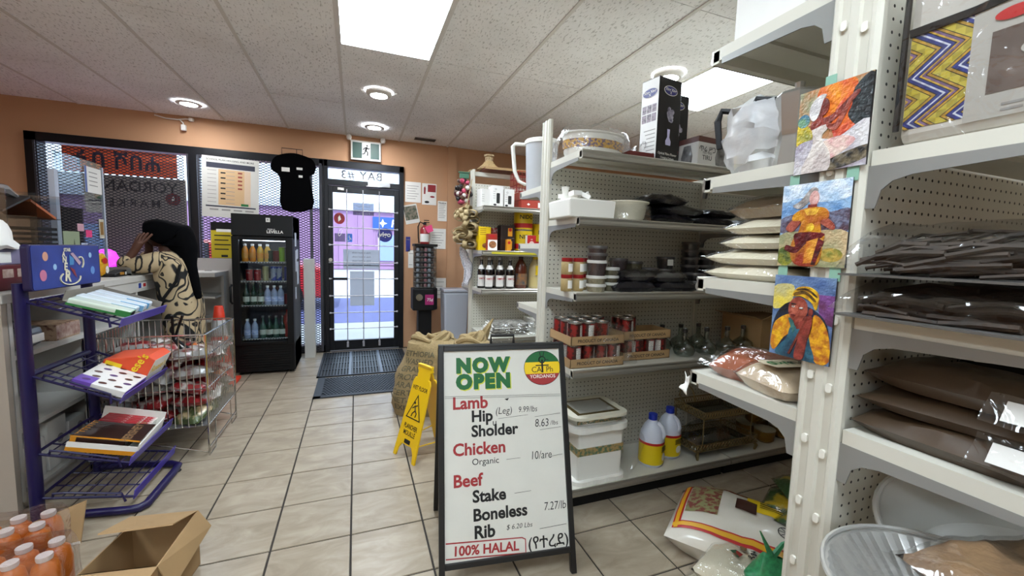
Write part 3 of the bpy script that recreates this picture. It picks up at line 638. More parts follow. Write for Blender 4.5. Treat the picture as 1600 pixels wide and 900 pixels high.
stacks = [(1.12, 1.76, .049, [('w', .04), ('w', .04), ('d', .075), ('D', .035), ('D', .035)], 'in the stack beside red-lidded jars'), (1.222, 1.79, .044, [('o', .045), ('o', .035), ('o', .04)], 'in the short stack left of the black bags'),
 (1.36, 1.92, .05, [('k', .05), ('k', .045), ('D', .07)], 'in the left stack behind the bags'), (1.47, 1.93, .05, [('O', .05), ('O', .05), ('O', .05)], 'in the olive stack at the back'),
 (1.585, 1.94, .05, [('k', .06), ('k', .055)], 'in the two-high stack at the back'), (1.70, 1.94, .05, [('k', .06), ('k', .05), ('k', .07)], 'in the stack topped by a white sticker'),
 (1.885, 1.94, .052, [('k', .045)]*6, 'in the tallest dark stack at the back'), (2.0, 1.93, .052, [('k', .045)]*5, 'in the stack beside the tallest one'), (1.80, 1.80, .052, [('k', .05), ('k', .045)], 'in the low black stack at the shelf front'), (1.925, 1.79, .052, [('k', .05), ('k', .05)], 'in the low black stack further right')]
for x, y, r_, items, where in stacks:
    z = Z; n = len(items)
    for i, (c, h) in enumerate(items):
        tt = ztub((x, y, z), '%s deli tub, %s up %s' % (nm_[c], ORD[i], where), r_, h, *cols[c]); z += h+.0005
        if where.endswith('sticker') and i == 2: box('sticker', PAPER, tt, -.03, .012, -.0535, -.0525, .02, .055)
for k, (x, y, z, l, w_, h, rz, q) in enumerate(((1.33, 1.755, 0, .25, .1, .055, .05, 'bottom left'), (1.60, 1.755, 0, .25, .1, .05, -.05, 'bottom right'), (1.36, 1.77, .056, .22, .1, .05, .15, 'top left'), (1.56, 1.77, .052, .2, .1, .05, -.1, 'top right'))):
    bag('dark_bag', 'shiny black bag at the third shelf front, %s of four' % q, 'bag', DARKB, (x, y, Z+z), l, w_, h, rz, seed=k+40, film=k > 1, group='black bags on the third shelf', tail=.015)
# --- fourth shelf z .731: can trays
Z = .731
def can_tray(x, y, z, nx, ny, label, rz, txt_, first, skip=()):
    w_, d_ = nx*.076+.006, ny*.076+.006
    t = thing('can_tray', label, 'tray', (x, y, z), rz=rz, group='cardboard trays of bean cans')
    b = MB().bx(-w_/2, w_/2, -d_/2, d_/2, 0, .003).bx(-w_/2, w_/2, -d_/2, -d_/2+.003, 0, .045).bx(-w_/2, w_/2, d_/2-.003, d_/2, 0, .045).bx(-w_/2, -w_/2+.003, -d_/2, d_/2, 0, .045).bx(w_/2-.003, w_/2, -d_/2, d_/2, 0, .045)
    b.build('tray', CARD, t); txt(txt_, .022, INK, t, (0, -d_/2-.001, .022), FY, .015)
    R_ = Matrix.Rotation(rz, 3, 'Z')
    for i in range(nx):
        for j in range(ny):
            if (i, j) in skip: continue
            p = R_ @ Vector((-w_/2+.041+i*.076, -d_/2+.041+j*.076, 0))
            can((x+p.x, y+p.y, z+.0035), 'bean can, %s from the left in the %s row of the %s' % (ORD[i], ('front', 'second', 'third')[j], first), .0365, .108, 'bean cans in trays', a=rnd.uniform(-1.7, 1.7)+rz)
can_tray(1.13, 1.845, Z, 4, 3, 'lower cardboard tray of bean cans, left stack on the fourth shelf', .0, 'PRODUCT OF CANADA', 'lower left tray')
can_tray(1.13, 1.845, Z+.1125, 4, 3, 'upper cardboard tray of bean cans, left stack on the fourth shelf', .0, 'PRODUCT OF CANADA', 'upper left tray', skip=((3, 0), (3, 1)))
can_tray(1.475, 1.86, Z, 4, 2, 'lower cardboard tray of bean cans, right stack on the fourth shelf', -.0, 'PRODUCT OF CANADA', 'lower right tray')
can_tray(1.475, 1.86, Z+.1125, 4, 2, 'upper cardboard tray of bean cans, right stack with few cans left', -.0, 'PRODUCT OF CANADA', 'upper right tray', skip=((1, 0), (2, 0), (3, 0), (3, 1), (2, 1)))
t = thing('torn_wrap', 'torn clear shrink wrap hanging between the two bean can stacks', 'wrap', (1.25, 1.71, Z+.003))
crumple(lambda u, v: (-.2+u*.26+.04*v, -.006+.02*math.sin(u*7), .02+.21*v-.05*u*v), 14, 10, 'plastic_wrap', CLEAR2, t, .02, 18, 2)
crumple(lambda u, v: (.02+u*.07, -.012+.012*math.sin(u*7), .01+.2*v), 8, 10, 'plastic_wrap', CLEAR2, t, .02, 18, 7)
GLS = film_mat('clear flask glass', '#dfe6e2', gloss=.12, rough=.03, tint=.85)
for k, (x, y) in enumerate(((1.74, 1.79), (1.90, 1.79), (2.06, 1.79), (2.2, 1.80), (1.70, 1.93), (1.84, 1.93), (1.98, 1.93))):
    t = thing('glass_flask', 'clear round glass coffee flask, %s from the left in the %s row' % (ORD[k if k < 4 else k-4], 'front' if k < 4 else 'back'), 'flask', (x, y, Z), group='clear glass flasks')
    MB().lathe([(.03, 0), (.052, .012), (.06, .035), (.052, .058), (.03, .075), (.014, .09), (.012, .15), (.016, .158)], 18, cap=False).build('flask', GLS, t, smooth=True)
    MB().lathe([(.013, .135), (.0145, .14), (.0145, .153), (.012, .155)], 14).build('stopper', mat('dark stopper', '#2a2624', .5), t, smooth=True)
t = thing('cardboard_carton', 'open brown cardboard carton at the dark back end of the fourth shelf', 'carton', (2.43, 1.86, Z))
MB().bx(-.18, .18, -.14, .14, 0, .2).build('box_body', CARD, t)
MB().hexa([(-.18, -.14, .2), (.18, -.14, .2), (.18, -.137, .2), (-.18, -.137, .2)], [(-.18, -.2, .235), (.18, -.2, .235), (.18, -.197, .238), (-.18, -.197, .238)]).build('flap', CARD, t); MB().hexa([(-.18, -.14, .2), (-.177, -.14, .2), (-.177, .14, .2), (-.18, .14, .2)], [(-.25, -.14, .22), (-.247, -.14, .223), (-.247, .14, .223), (-.25, .14, .22)]).build('flap', CARD, t)
# --- base deck z .124
Z = .124
FB2 = mat('butterfly band print', '#a58a5a', .4, col2='#4f6b52', var=.3, vscale=70, thr=(.42, .56))
def wavy(w_, d_, amp, z0, z1, n=64):
    def P(a, z):
        ca, sa = math.cos(a), math.sin(a); k = (abs(ca)**8+abs(sa)**8)**(-1/8)
        return (ca*k*w_/2*(1+amp*math.cos(a*12)), sa*k*d_/2*(1+amp*math.cos(a*12)), z)
    return MB().grid(lambda u, v: P(u*2*PI, z0+(z1-z0)*v), n, 2, closed_u=True)
t = thing('storage_bin', 'white square waste bin with butterfly band and wavy rims on the bottom deck', 'bin', (1.17, 1.855, Z))
MB().hexa([(-.13, -.13, .012), (.13, -.13, .012), (.13, .11, .012), (-.13, .11, .012)], [(-.135, -.135, .29), (.135, -.135, .29), (.135, .115, .29), (-.135, .115, .29)]).build('bin_body', PLW, t, bevel=.01)
b = MB().hexa([(-.134, -.1345, .15), (.134, -.1345, .15), (.134, .1145, .15), (-.134, .1145, .15)], [(-.136, -.1362, .19), (.136, -.1362, .19), (.136, .1162, .19), (-.136, .1162, .19)]).build('butterfly_band', FB2, t)
for nm, z0, z1, g_ in (('top_rim', .275, .305, .33), ('base_rim', 0, .022, .32)):
    b = wavy(g_, g_-.03, .02, z0, z1); n = len(b.v)//2; b.add([b.v[i] for i in range(n)], [tuple(range(n))]); b.add([b.v[n+i] for i in range(n)], [tuple(range(n))]); b.build(nm, PLW, t, loc=(0, -.008, 0), bevel=.004)
crumple(lambda u, v: (.13+.09*math.sin(v*2.6)*u+.02*u, -.13+.04*math.sin(u*5), .0+.28*v), 10, 12, 'plastic_wrap', CLEAR, t, .015, 12, 3)
t = thing('picture_tray', 'white scalloped tray with gold inlay lying wrapped on top of the waste bin', 'tray', (1.16, 1.83, Z+.306))
b = wavy(.33, .27, .018, .04, .055); n = len(b.v)//2; b2 = wavy(.26, .2, 0, .0, .04)
b2.build('tray_wall', PLW, t); b.add(b.v[:n], [tuple(range(n))]); b.add(b.v[n:2*n], [tuple(range(n))]); b.build('scalloped_rim', PLC, t, bevel=.004)
box('gold_inlay', mat('antique gold', '#6e5c33', .4, metal=.6), t, -.125, .125, -.095, .095, .0545, .0565); box('tray_floor', mat('pale grey plastic', '#a5a49b', .4), t, -.105, .105, -.078, .078, .056, .058); film_dome(t, .36, .29, .062, seed=8, amp=.008); box('floral_band', FB2, t, -.131, .131, -.101, -.1, .008, .03); tag(wavy(.24, .18, 0, -.0, .003).build('tray_base', PLW, t))
def bleach(x, y, label, rz):
    t = thing('bleach_bottle', label, 'bottle', (x, y, Z), rz=rz, group='white bleach bottles')
    MB().lathe([(.058, 0), (.066, .008), (.068, .03), (.068, .15), (.062, .185), (.045, .225), (.024, .25), (.019, .255), (.019, .268)], 24).build('bottle_body', mat('bluish white plastic', '#c9cedb', .35), t, smooth=True)
    MB().lathe([(.0235, .256), (.0245, .26), (.0235, .288), (.0, .289)], 16).build('cap', mat('royal blue cap', '#1b2f9a', .35), t, smooth=True)
    l = MB().lathe([(.069, .018), (.069, .14)], 24, cap=False).build('label', mat('bleach yellow label', '#d8bd12', .4), t, smooth=True); MB().lathe([(.0692, .128), (.0692, .142)], 24, cap=False).build('label_stripe', RED, l, smooth=True)
    q = MB().lathe([(0, -.001), (.022, 0), (0, .001)], 10); q.xf(Matrix.Translation((0, -.0695, .06)) @ Matrix.Rotation(PI/2, 4, 'X')); q.build('splash_print', PAPER, l)
    for k in range(4): box('text_line', INK, l, -.03, .02+.004*(k % 2), -.0715, -.0695, .118-.008*k, .1205-.008*k)
    MB().tube([(.0, -.058, .16), (.0, -.07, .19), (0, -.055, .225), (0, -.03, .24)], .011, 8).build('handle', mat('bluish white plastic'), t, smooth=True)
bleach(1.555, 1.795, 'white bleach bottle with yellow label and blue cap, nearer the waste bin', .5); bleach(1.72, 1.845, 'white bleach bottle with yellow label and blue cap, nearer the mirrored tray', .2)
# two-tier mirrored gold tray rack
GOLD = mat('antique brass', '#8d7c56', .3, metal=.8)
t = thing('mirror_tray_stand', 'two-tier brass filigree tray stand with mirrored floors on the bottom deck', 'tray stand', (2.06, 1.845, Z))
for z0, nm in ((.05, 'lower_tier'), (.24, 'upper_tier')):
    w_ = .24 if z0 < .1 else .2; b = MB()
    for s in (-1, 1):
        b.tube([(-w_, s*.12, z0), (w_, s*.12, z0)], .004, 5).tube([(-w_, s*.12, z0+.04), (w_, s*.12, z0+.04)], .004, 5).tube([(s*w_, -.12, z0), (s*w_, .12, z0)], .004, 5).tube([(s*w_, -.12, z0+.04), (s*w_, .12, z0+.04)], .004, 5)
        for k in range(20):
            x = -w_+w_*2*(k+.5)/20; b.tube([(x+.008*math.cos(a), s*.12, z0+.02+.016*math.sin(a)) for a in [q*PI/3 for q in range(6)]], .0022, 4, closed=True)
        for k in range(10):
            y = -.12+.24*(k+.5)/10; b.tube([(s*w_, y+.008*math.cos(a), z0+.02+.016*math.sin(a)) for a in [q*PI/3 for q in range(6)]], .0022, 4, closed=True)
    tr = b.build(nm, GOLD, t); box('mirror_floor', mat('smoky mirror', '#555a52', .08, metal=.9), tr, -w_, w_, -.12, .12, z0-.003, z0+.001)
for sx in (-1, 1):
    for sy in (-1, 1): MB().tube([(sx*.22, sy*.11, .05), (sx*.235, sy*.12, .03), (sx*.225, sy*.115, 0)], [.008, .011, .007], 6).build('foot', GOLD, t); MB().tube([(sx*.19, sy*.11, .05), (sx*.19, sy*.11, .24)], .004, 5).build('post', GOLD, t)
MB().tube([(-.22, 0, .24+.04)]+[(-.22+.0*a, .06*math.cos(a*PI/8), .33+.08*math.sin(a*PI/8)) for a in range(0, 9)], .004, 5).build('handle', GOLD, t); film_dome(t, .3, .22, .1, loc=(-.05, 0, .055), seed=11, amp=.03)
GB = mat('gold embossed tin', '#8c6a2c', .3, metal=.8, bump=1, bscale=120)
for x, y, z, r_, q in ((2.46, 1.8, 0, .06, 'in front, nearest the mirrored tray'), (2.64, 1.81, 0, .08, 'large, at the right end of the bottom deck'), (2.44, 1.92, 0, .06, 'at the back, beside the mirrored tray'), (2.6, 1.95, 0, .06, 'standing at the back against the pegboard'), (2.46, 1.88, .095, .055, 'stacked on top of two others')):
    t = thing('gold_bowl', 'gold embossed round bowl with clear lid, %s' % q, 'bowl', (x, y, Z+z), group='gold bowls on the bottom deck')
    MB().lathe([(r_*.7, 0), (r_*.95, .015), (r_, .07), (r_*.97, .075)], 22).build('bowl', GB, t, smooth=True); MB().lathe([(r_*1.03, .074), (r_*1.02, .082), (r_*.6, .09), (0, .092)], 22).build('lid', mat('dull plastic lid', '#8d8874', .3), t, smooth=True)
# pitcher on the rear side of the middle gondola
t = thing('plastic_pitcher', 'translucent white plastic pitcher on the rear top shelf edge of the middle gondola', 'pitcher', (1.07, 2.36, 1.667))
PT = mat('milky plastic', '#c9cbcf', .3, trans=.25)
MB().lathe([(0, .004), (.08, .004), (.085, 0), (.088, .01), (.098, .27), (.103, .285), (.1, .285), (.094, .27), (.083, .012), (0, .01)], 26).build('jug', PT, t, smooth=True)
MB().lathe([(.105, .28), (.106, .3), (.1, .306), (0, .308)], 26).build('lid', PLW, t, smooth=True)
MB().tube([(-.092, .03, .28), (-.15, .06, .285), (-.165, .065, .27), (-.15, .06, .12), (-.125, .05, .06), (-.085, .03, .04)], [.011, .012, .012, .012, .011, .01], 8).build('handle', PLW, t, smooth=True)
crumple(lambda u, v: (-.06+.12*u, -.03+.06*math.sin(u*6), .03+.18*v), 10, 10, 'bag_inside', mat('white film bag', '#d5d6d8', .4), t, .015, 18, 5)
# ================================================================ FAR GONDOLA GOODS (fronts at y=3.25, back at 3.55)
Z = 1.662
WG = mat('white gloss card'); 
for k, (x, y, w_, h, rz) in enumerate(((1.02, 3.42, .08, .15, .12), (1.115, 3.37, .1, .175, .05), (1.225, 3.38, .09, .155, .0))):
    t = carton('grinder_box', 'white electric grinder box, %s from the left on the far top shelf' % ORD[k], 'box', WG, (x, y, Z), w_, .1, h, rz, group='white boxes on the far top shelf')
    if k: MB().prism(rrect(-.012, .018, .03, .115 if k == 1 else .1, .006), -.0515, -.05).build('product_print', INK, t); txt('O', .022, INK, t, (-.02, -.051, h-.03), FY); poly('beans_print', ell(.014, .008), INK, t, (-.025, -.0505, .018))
    for q in range(4): box('text_line', mat('grey ink'), t, -w_/2+.008, -w_/2+.028, -.0505, -.05, h-.05-.018*q, h-.047-.018*q)
RC = mat('brick red card', '#a03322', .45)
for k in range(2):
    t = carton('red_box', 'flat brick red box, %s of the pair beside the white boxes' % ('lower', 'upper')[k], 'box', RC, (1.42, 3.40, Z+k*.071), .2, .22, .07, group='stacked red boxes'); poly('white_mark', [(-.014, 0), (0, .012), (.016, 0), (0, -.01)], PAPER, t, (-.035, -.111, .036)); box('end_label', PAPER, t, .055, .098, -.1112, -.11, .012, .055)
t = thing('wire_basket', 'red wire basket behind the red boxes on the far top shelf', 'basket', (1.42, 3.42, Z+.145))
RW = mat('red wire', '#8c2018', .4)
for z_ in (0, .06, .12, .17): MB().tube([(-.12, -.1, z_), (.12, -.1, z_), (.12, .1, z_), (-.12, .1, z_)], .004, 5, closed=True).build('wire_ring', RW, t)
wv = MB()
for k in range(9):
    x = -.12+.03*k
    for y in (-.1, .1): wv.tube([(x, y, 0), (x, y, .17)], .0025, 4)
    wv.tube([(x, -.1, 0), (x, .1, 0)], .0025, 4)
for k in range(1, 7):
    y = -.1+.2*k/7
    for x in (-.12, .12): wv.tube([(x, y, 0), (x, y, .17)], .0025, 4)
tag(wv.build('wire_uprights', RW, t), kind='stuff')
t = thing('lacquer_tray', 'flat red-brown tray lying under the woven basket on the far shelving', 'tray', (1.25, 3.6, 2.0)); box('tray', mat('red brown lacquer', '#6d2a1c', .4), t, -.2, .3, -.12, .12, 0, .012); box('tray_rim', CARD, t, -.2, .3, -.125, -.115, .0, .02)
# woven basket with knob
t = thing('woven_basket', 'cream and brown woven basket with round lid knob on top of the far shelving', 'basket', (1.12, 3.6, 2.0125))
ST = mat('straw weave', '#b89b6c', .8, col2='#5a2f1e', var=.2, vscale=30, thr=(.35, .45), bump=1, bscale=150)
MB().lathe([(.11, 0), (.10, .01), (.06, .045), (.04, .07), (.034, .078)], 20).build('dome_lid', ST, t, smooth=True); MB().lathe([(.034, .078), (.036, .1), (.034, .112), (.044, .116), (.046, .13), (.04, .134), (0, .134)], 18).build('knob', mat('brown straw', '#6e4a30', .8, col2='#c9b48a', vscale=60), t, smooth=True)
MB().lathe([(.1, -.0), (.102, .008), (.098, .012)], 20, cap=False).build('rim_band', mat('maroon straw', '#5c1f1a', .8), t, smooth=True)
# second shelf of far gondola
Z = 1.296
t = carton('biscuit_box', 'tall yellow box with food picture at the left end of the far shelf', 'box', YELLOW, (1.025, 3.41, Z), .11, .07, .2, .1); poly('food_print', ell(.04, .022), mat('food print', '#b5794a', .5, col2='#5b2f1b', vscale=60), t, (.015, -.036, .04))
for q in range(4): box('text_line', mat('brown ink', '#7a4b12', .6), t, -.045, .01, -.0355, -.035, .18-.016*q, .184-.016*q)
t = carton('stew_box', 'red and white box with plate of food in front of the yellow box', 'box', mat('brick red card'), (1.075, 3.335, Z), .085, .05, .14, .08); box('lower_print', PAPER, t, -.0425, .0425, -.0257, -.025, .003, .09); poly('food_print', ell(.034, .03), mat('food print'), t, (0, -.0265, .05)); poly('title_print', ell(.025, .012), RED, t, (0, -.0265, .12))
can((1.125, 3.45, Z), 'tall red and silver can behind the food boxes', .04, .2, m=mat('red silver can print', '#8b3030', .3, col2='#a7a29c', vscale=25, thr=(.45, .5)), panel=False)
for k in range(2):
    t = carton('dark_coffee_box', 'dark brown coffee box, %s one, beside the yellow milk tins' % ('lower', 'upper')[k], 'box', mat('dark brown card', '#271612', .4), (1.235, 3.42, Z+k*.112), .13, .1, .11, group='dark coffee boxes'); box('orange_print', mat('amber print', '#d18c1e', .4), t, .0, .04, -.0508, -.05, .015, .085); poly('dot_print', ell(.014, .014), RED, t, (.02, -.0512, .07))
t = carton('spice_box', 'small orange-yellow box standing in front of the coffee boxes', 'box', mat('amber print'), (1.225, 3.33, Z), .04, .04, .1); poly('dot_print', ell(.012, .012), RED, t, (0, -.0205, .07))
def nido(x, y, z, label, r=.085, h=.185):
    t = thing('milk_tin', label, 'tin', (x, y, z), group='yellow milk powder tins')
    MB().lathe([(r, .004), (r, h-.004)], 26, cap=False).build('label', mat('milk tin yellow', '#d5b414', .35), t, smooth=True); MB().lathe([(r*1.005, h*.12), (r*1.005, h*.36)], 26, cap=False).build('label_band', RED, t, smooth=True)
    MB().lathe([(r*.98, 0), (r*1.015, .003), (r*1.015, .006)], 26).build('bottom_rim', TIN, t, smooth=True); MB().lathe([(r*1.015, h-.006), (r*1.015, h), (r*.97, h), (0, h-.002)], 26).build('lid', TIN, t, smooth=True)
    me = text_mesh('NIDO', .05, .02); n_ = MB(); n_.add([v.co[:] for v in me.vertices], [p.vertices[:] for p in me.polygons]); n_.v = [(r*1.012*math.sin(v[0]/r), -r*1.012*math.cos(v[0]/r), h*.68+v[1]) for v in n_.v]; n_.build('lettering', INK, t, fix=False)
nido(1.40, 3.43, Z, 'lower yellow milk powder tin with red band on the far shelf'); nido(1.40, 3.43, Z+.186, 'upper yellow milk powder tin stacked beside the coffee boxes', h=.165); nido(1.58, 3.43, Z, 'yellow milk powder tin at the right, partly hidden by the white post', h=.25)
t = carton('cereal_box', 'small red and white carton in front of the yellow milk tins', 'box', PAPER, (1.42, 3.30, Z), .08, .05, .14); box('red_print', RED, t, -.0402, .0402, -.0256, -.025, .07, .139); poly('face_print', ell(.025, .03), mat('pale pink print', '#d9b7ad', .5), t, (0, -.0262, .06)); txt('ok', .018, PAPER, t, (0, -.0262, .105), FY)
box('price_strip', mat('yellow price strip', '#cfc23c', .4), bpy.data.objects['gondola_shelving.002'], .08, 1.07, -.361, -.358, 1.268, 1.284)
# bottles shelf
Z = .972
DGL = mat('dark glass', '#0d0708', .12, coat=.5); VL = mat('cordial label', '#d6d2cc', .5)
bp = [(.03, 0), (.034, .006), (.034, .14), (.03, .165), (.014, .2), (.0125, .25), (.0125, .262)]
for k, (x, y) in enumerate(((1.005, 3.38), (1.05, 3.31), (1.145, 3.31), (1.24, 3.31), (1.1, 3.40), (1.19, 3.40))):
    t = bottle((x, y, Z), 'dark cordial bottle with white label, %s from the left in the %s row' % ((ORD[k] if k < 1 else ORD[k-1]) if k < 4 else ORD[k-3], 'front' if 0 < k < 4 else 'back'), bp, DGL, mat('grey cap', '#8f8b84', .4), [(.0145, .245), (.0145, .268), (0, .269)], VL, (.02, .115), .0347, 'cordial_bottle', 'dark cordial bottles', 1.3, neck=(.165, .2, .0305, .016))
    txt('VIMTO', .02, RED, t, (0, -.0355, .085), FY, .03)
t = bottle((1.36, 3.36, Z), 'large brown syrup bottle with blue label right of the dark cordial bottles', [(.05, 0), (.055, .01), (.055, .17), (.045, .21), (.02, .25), (.018, .27)], mat('brown syrup', '#552414', .25, coat=.3), mat('brown cap', '#3a1a10', .4), [(.021, .255), (.021, .278), (0, .279)], mat('teal label print', '#2c4a58', .4, col2='#a06a32', vscale=30), (.03, .13), .0556, 'syrup_bottle')
t = bottle((1.50, 3.36, Z), 'large pale yellow juice jug with yellow handle beside the white post', [(.055, 0), (.06, .01), (.06, .17), (.05, .21), (.024, .25), (.02, .27)], mat('pale juice', '#c7b486', .3), YELLOW, [(.024, .255), (.024, .278), (0, .279)], mat('cream label', '#cdbb80', .5), (.02, .1), .0606, 'juice_jug'); MB().tube([(-.01, -.06, .12), (-.01, -.068, .16), (-.01, -.058, .2)], .014, 8).build('handle', YELLOW, t, smooth=True)
# newspapers
Z = .6
NEWS = mat('newsprint', '#b9b5ac', .8, col2='#6d6a66', var=.2, vscale=45, thr=(.4, .6))
for k in range(9):
    t = thing('newspaper', '%s newspaper from the bottom in the plastic-wrapped pile on the far gondola' % ORD[k], 'newspaper', (1.2+rnd.uniform(-.02, .02), 3.25+rnd.uniform(-.02, .02), Z+k*.0105), rnd.uniform(-.15, .15), group='newspaper pile')
    sg = .012*k
    MB().grid(lambda u, v: (-.16+.32*u, -.12+.24*v, .010*(1-(2*u-1)**2*.3)), 8, 4).grid(lambda u, v: (-.16+.32*u, -.12+.24*v, 0), 8, 4).bx(-.155, .155, -.119, .119, .001, .0068).build('pages', NEWS if k % 3 else PAPER, t)
    box('fold', PAPER, t, -.162, -.15, -.12, .12, .0005, .0085)
t = thing('plastic_sheet', 'crumpled clear plastic draped over the newspaper pile', 'plastic wrap', (1.2, 3.2, Z)); crumple(lambda u, v: (-.2+.42*u, -.2+.3*v, (.108 if v > .25 else .108*v*4-.05*(1-v*4))+.006), 16, 12, 'sheet', CLEAR2, t, .02, 15, 6)
for k in range(6):
    t = thing('magazine', '%s magazine from the bottom of the pale pile right of the newspapers' % ORD[k], 'magazine', (1.53, 3.3, Z+k*.018), rnd.uniform(-.08, .08), group='magazine pile'); box('pages', mat('pale magazine', '#b2afa4', .7), t, -.1, .1, -.14, .14, 0, .017); box('spine', PAPER, t, -.102, -.1, -.14, .14, 0, .0175)
# woven rings and beads hanging on the far gondola's end post
BAM = mat('dried leaf strap', '#a8946c', .7, var=.15, vscale=20)
hk = thing('woven_garland', 'hanging cream garland of looped dried leaf straps on the far end post', 'garland', (.885, 3.46, 1.30))
for k in range(44):
    z = rnd.uniform(.02, .36); a = rnd.uniform(0, 2*PI); r_ = .05+.018*math.sin(z/.36*PI); b = MB(); n = 14; v = []
    tl = rnd.uniform(-.6, .6)
    for i in range(n):
        q = 2*PI*i/n; px, pz = r_*.9*(1+math.cos(q)), r_*.5*math.sin(q)
        for s in (-.019, .019):
            x_, y_, z_ = px, s, pz
            y2 = y_*math.cos(tl)-z_*math.sin(tl); z2 = y_*math.sin(tl)+z_*math.cos(tl)
            v.append((x_*math.cos(a)-y2*math.sin(a), x_*math.sin(a)+y2*math.cos(a), z+z2))
    b.add(v, [(2*i, 2*i+1, 2*((i+1) % n)+1, 2*((i+1) % n)) for i in range(n)]); b.build('leaf_loop', BAM, hk, smooth=True, fix=False, solid=.005)
MB().tube([(.02, 0, .0), (0, 0, .36), (.05, .02, .6)], .004, 5).build('cord', BAM, hk)
hk = thing('bead_garland', 'red, black and white beaded garland hanging above the cream leaf garland', 'garland', (.875, 3.56, 1.70))
BC = [mat('bead maroon', '#5e1a26', .3), mat('bead black', '#1a1314', .3), mat('bead white', '#cfc9c4', .3), mat('bead pink', '#b8415e', .3), mat('bead brown', '#5a4034', .4)]
for k in range(60):
    a, z = rnd.uniform(0, 2*PI), rnd.uniform(0, .2); r_ = .075*math.sin(PI*(z/.2*.8+.1))*rnd.uniform(.6, 1)
    MB().lathe([(0, -.022), (.018, -.011), (.022, 0), (.018, .011), (0, .022)], 8).build('bead', BC[k % 5], hk, loc=(math.cos(a)*r_, math.sin(a)*r_, z), rot=(rnd.uniform(0, 3), rnd.uniform(0, 3), 0), smooth=True)
MB().tube([(0, 0, 0), (0, 0, .2), (.06, .02, .29), (.085, .03, .3)], .004, 5).build('cord', BAM, hk); MB().bx(-.03, .05, -.01, .01, .215, .255).bx(-.04, .06, -.012, .012, .26, .268).build('green_label', mat('green card', '#3c6a52', .6), hk)
hk = thing('lace_cloth', 'white lacy crocheted cloth hanging at the far end post below the garland', 'cloth', (.905, 3.5, .98))
crumple(lambda u, v: (-.045+.09*u*(1-.4*abs(2*v-1))+.02*math.sin(v*5), .015*math.sin(u*6), v*.34), 9, 16, 'lace', mat('white lace', '#c9c6cb', .9, col2='#8f8a92', vscale=110, thr=(.4, .5)), hk, .012, 20, 3, solid=.003)

# ================================================================ NEAR GONDOLA, FAR SIDE (fronts at y=.96)
Z = 1.891
t = carton('white_carton', 'plain white carton on the topmost shelf of the near gondola', 'box', mat('white card', '#d7d6d0', .5, var=.04), (1.14, .83, Z), .26, .2, .26); box('tape', ACRYL, t, -.1302, .1302, -.03, .03, .259, .2605)
Z = 1.529
MK = mat('brushed aluminium', '#b9b7b2', .3, metal=.9)
def moka(loc, label, s, wrap, rz=0):
    t = thing('coffee_pot', label, 'coffee pot', loc, rz=rz, group='aluminium coffee pots')
    MB().lathe([(.05*s, 0), (.052*s, .005), (.042*s, .085*s), (.042*s, .09*s)], 8).build('lower_chamber', MK, t); MB().lathe([(.043*s, .09*s), (.045*s, .1*s), (.055*s, .18*s), (.056*s, .19*s)], 8).build('upper_chamber', MK, t)
    MB().lathe([(.056*s, .19*s), (.05*s, .198*s), (.01*s, .21*s), (.012*s, .225*s), (0, .23*s)], 8).build('lid', MK, t)
    MB().tube([(.05*s, 0, .19*s), (.095*s, 0, .2*s), (.105*s, 0, .17*s), (.095*s, 0, .09*s)], [.009*s, .01*s, .01*s, .008*s], 6).build('handle', BLACKP, t); MB().prism([(-.05*s, .17*s), (-.078*s, .185*s), (-.05*s, .19*s)], -.01*s, .01*s).build('spout', MK, t)
    if wrap:
        def f(u, v): 
            a = u*2*PI; r = (.058+.035*math.sin(v*PI)**.8)*s*(1-.75*max(0, v-.85)/.15); return (r*math.cos(a)-.01, r*math.sin(a), v*.225*s)
        crumple(f, 22, 14, 'plastic_bag', mat('milky film', '#e6e6e6', .3, alpha=.45, bump=.5, bscale=30), t, .022, 34, 3, closed_u=True)
    return t
moka((1.075, .885, Z), 'aluminium coffee pot wrapped in a white plastic bag on the second shelf', 1.0, True, rz=2.2); moka((1.08, .775, Z), 'aluminium coffee pot with black handle beside the bagged one', 1.0, False, rz=2.2)
t = carton('tan_carton', 'small tan carton behind the painting of the woman in white', 'box', CARD, (1.15, .69, Z), .14, .09, .19)
Z = 1.236
FLO = mat('cream flour', '#d6cdb4', .6, var=.06, vscale=10); TANF = mat('tan flour', '#9d8a70', .6, var=.06, vscale=10)
z = Z
for k, (h, m_, l) in enumerate(((.04, FLO, .28), (.04, FLO, .29), (.038, FLO, .25), (.04, FLO, .24), (.06, TANF, .22))):
    bag('flour_bag', '%s bag from the bottom in the stack of clear flour bags' % ORD[k], 'bag', m_, (1.09+.005*k, .805+(.012 if k < 2 else -.012), z), l, .2, h, PI/2+rnd.uniform(-.05, .05), seed=50+k, group='stack of clear flour bags', rough=.006, tail=.03); z += h+.0035
Z = .945
bag('pepper_bag', 'clear bag of orange pepper powder on the lowest upper shelf', 'bag', mat('berbere powder', '#9c4f28', .7, var=.1, vscale=30), (1.11, .85, Z), .2, .19, .075, PI/2+.3, seed=61, rough=.006)
t = bag('grain_bag', 'clear bag of pale grain with green printed label beside the pepper bag', 'bag', mat('pale pink grain', '#c7b294', .6, var=.06, vscale=60), (1.06, .73, Z+.002), .17, .16, .07, PI/2-.2, seed=62, rough=.006, tail=.02)
lb = poly('printed_label', [(-.06, -.035), (.045, -.035), (.06, 0), (.045, .035), (-.06, .035), (-.07, 0)], mat('clear cream label', '#cfc2a6', .5), t, (0, 0, .0775), (0, 0, -PI/2)); txt('ሙሉ', .04, GREEN, lb, (-.02, 0, .0012), FUP, .03); txt('ጤፍ', .03, INK, lb, (.03, 0, .0012), FUP, .02)
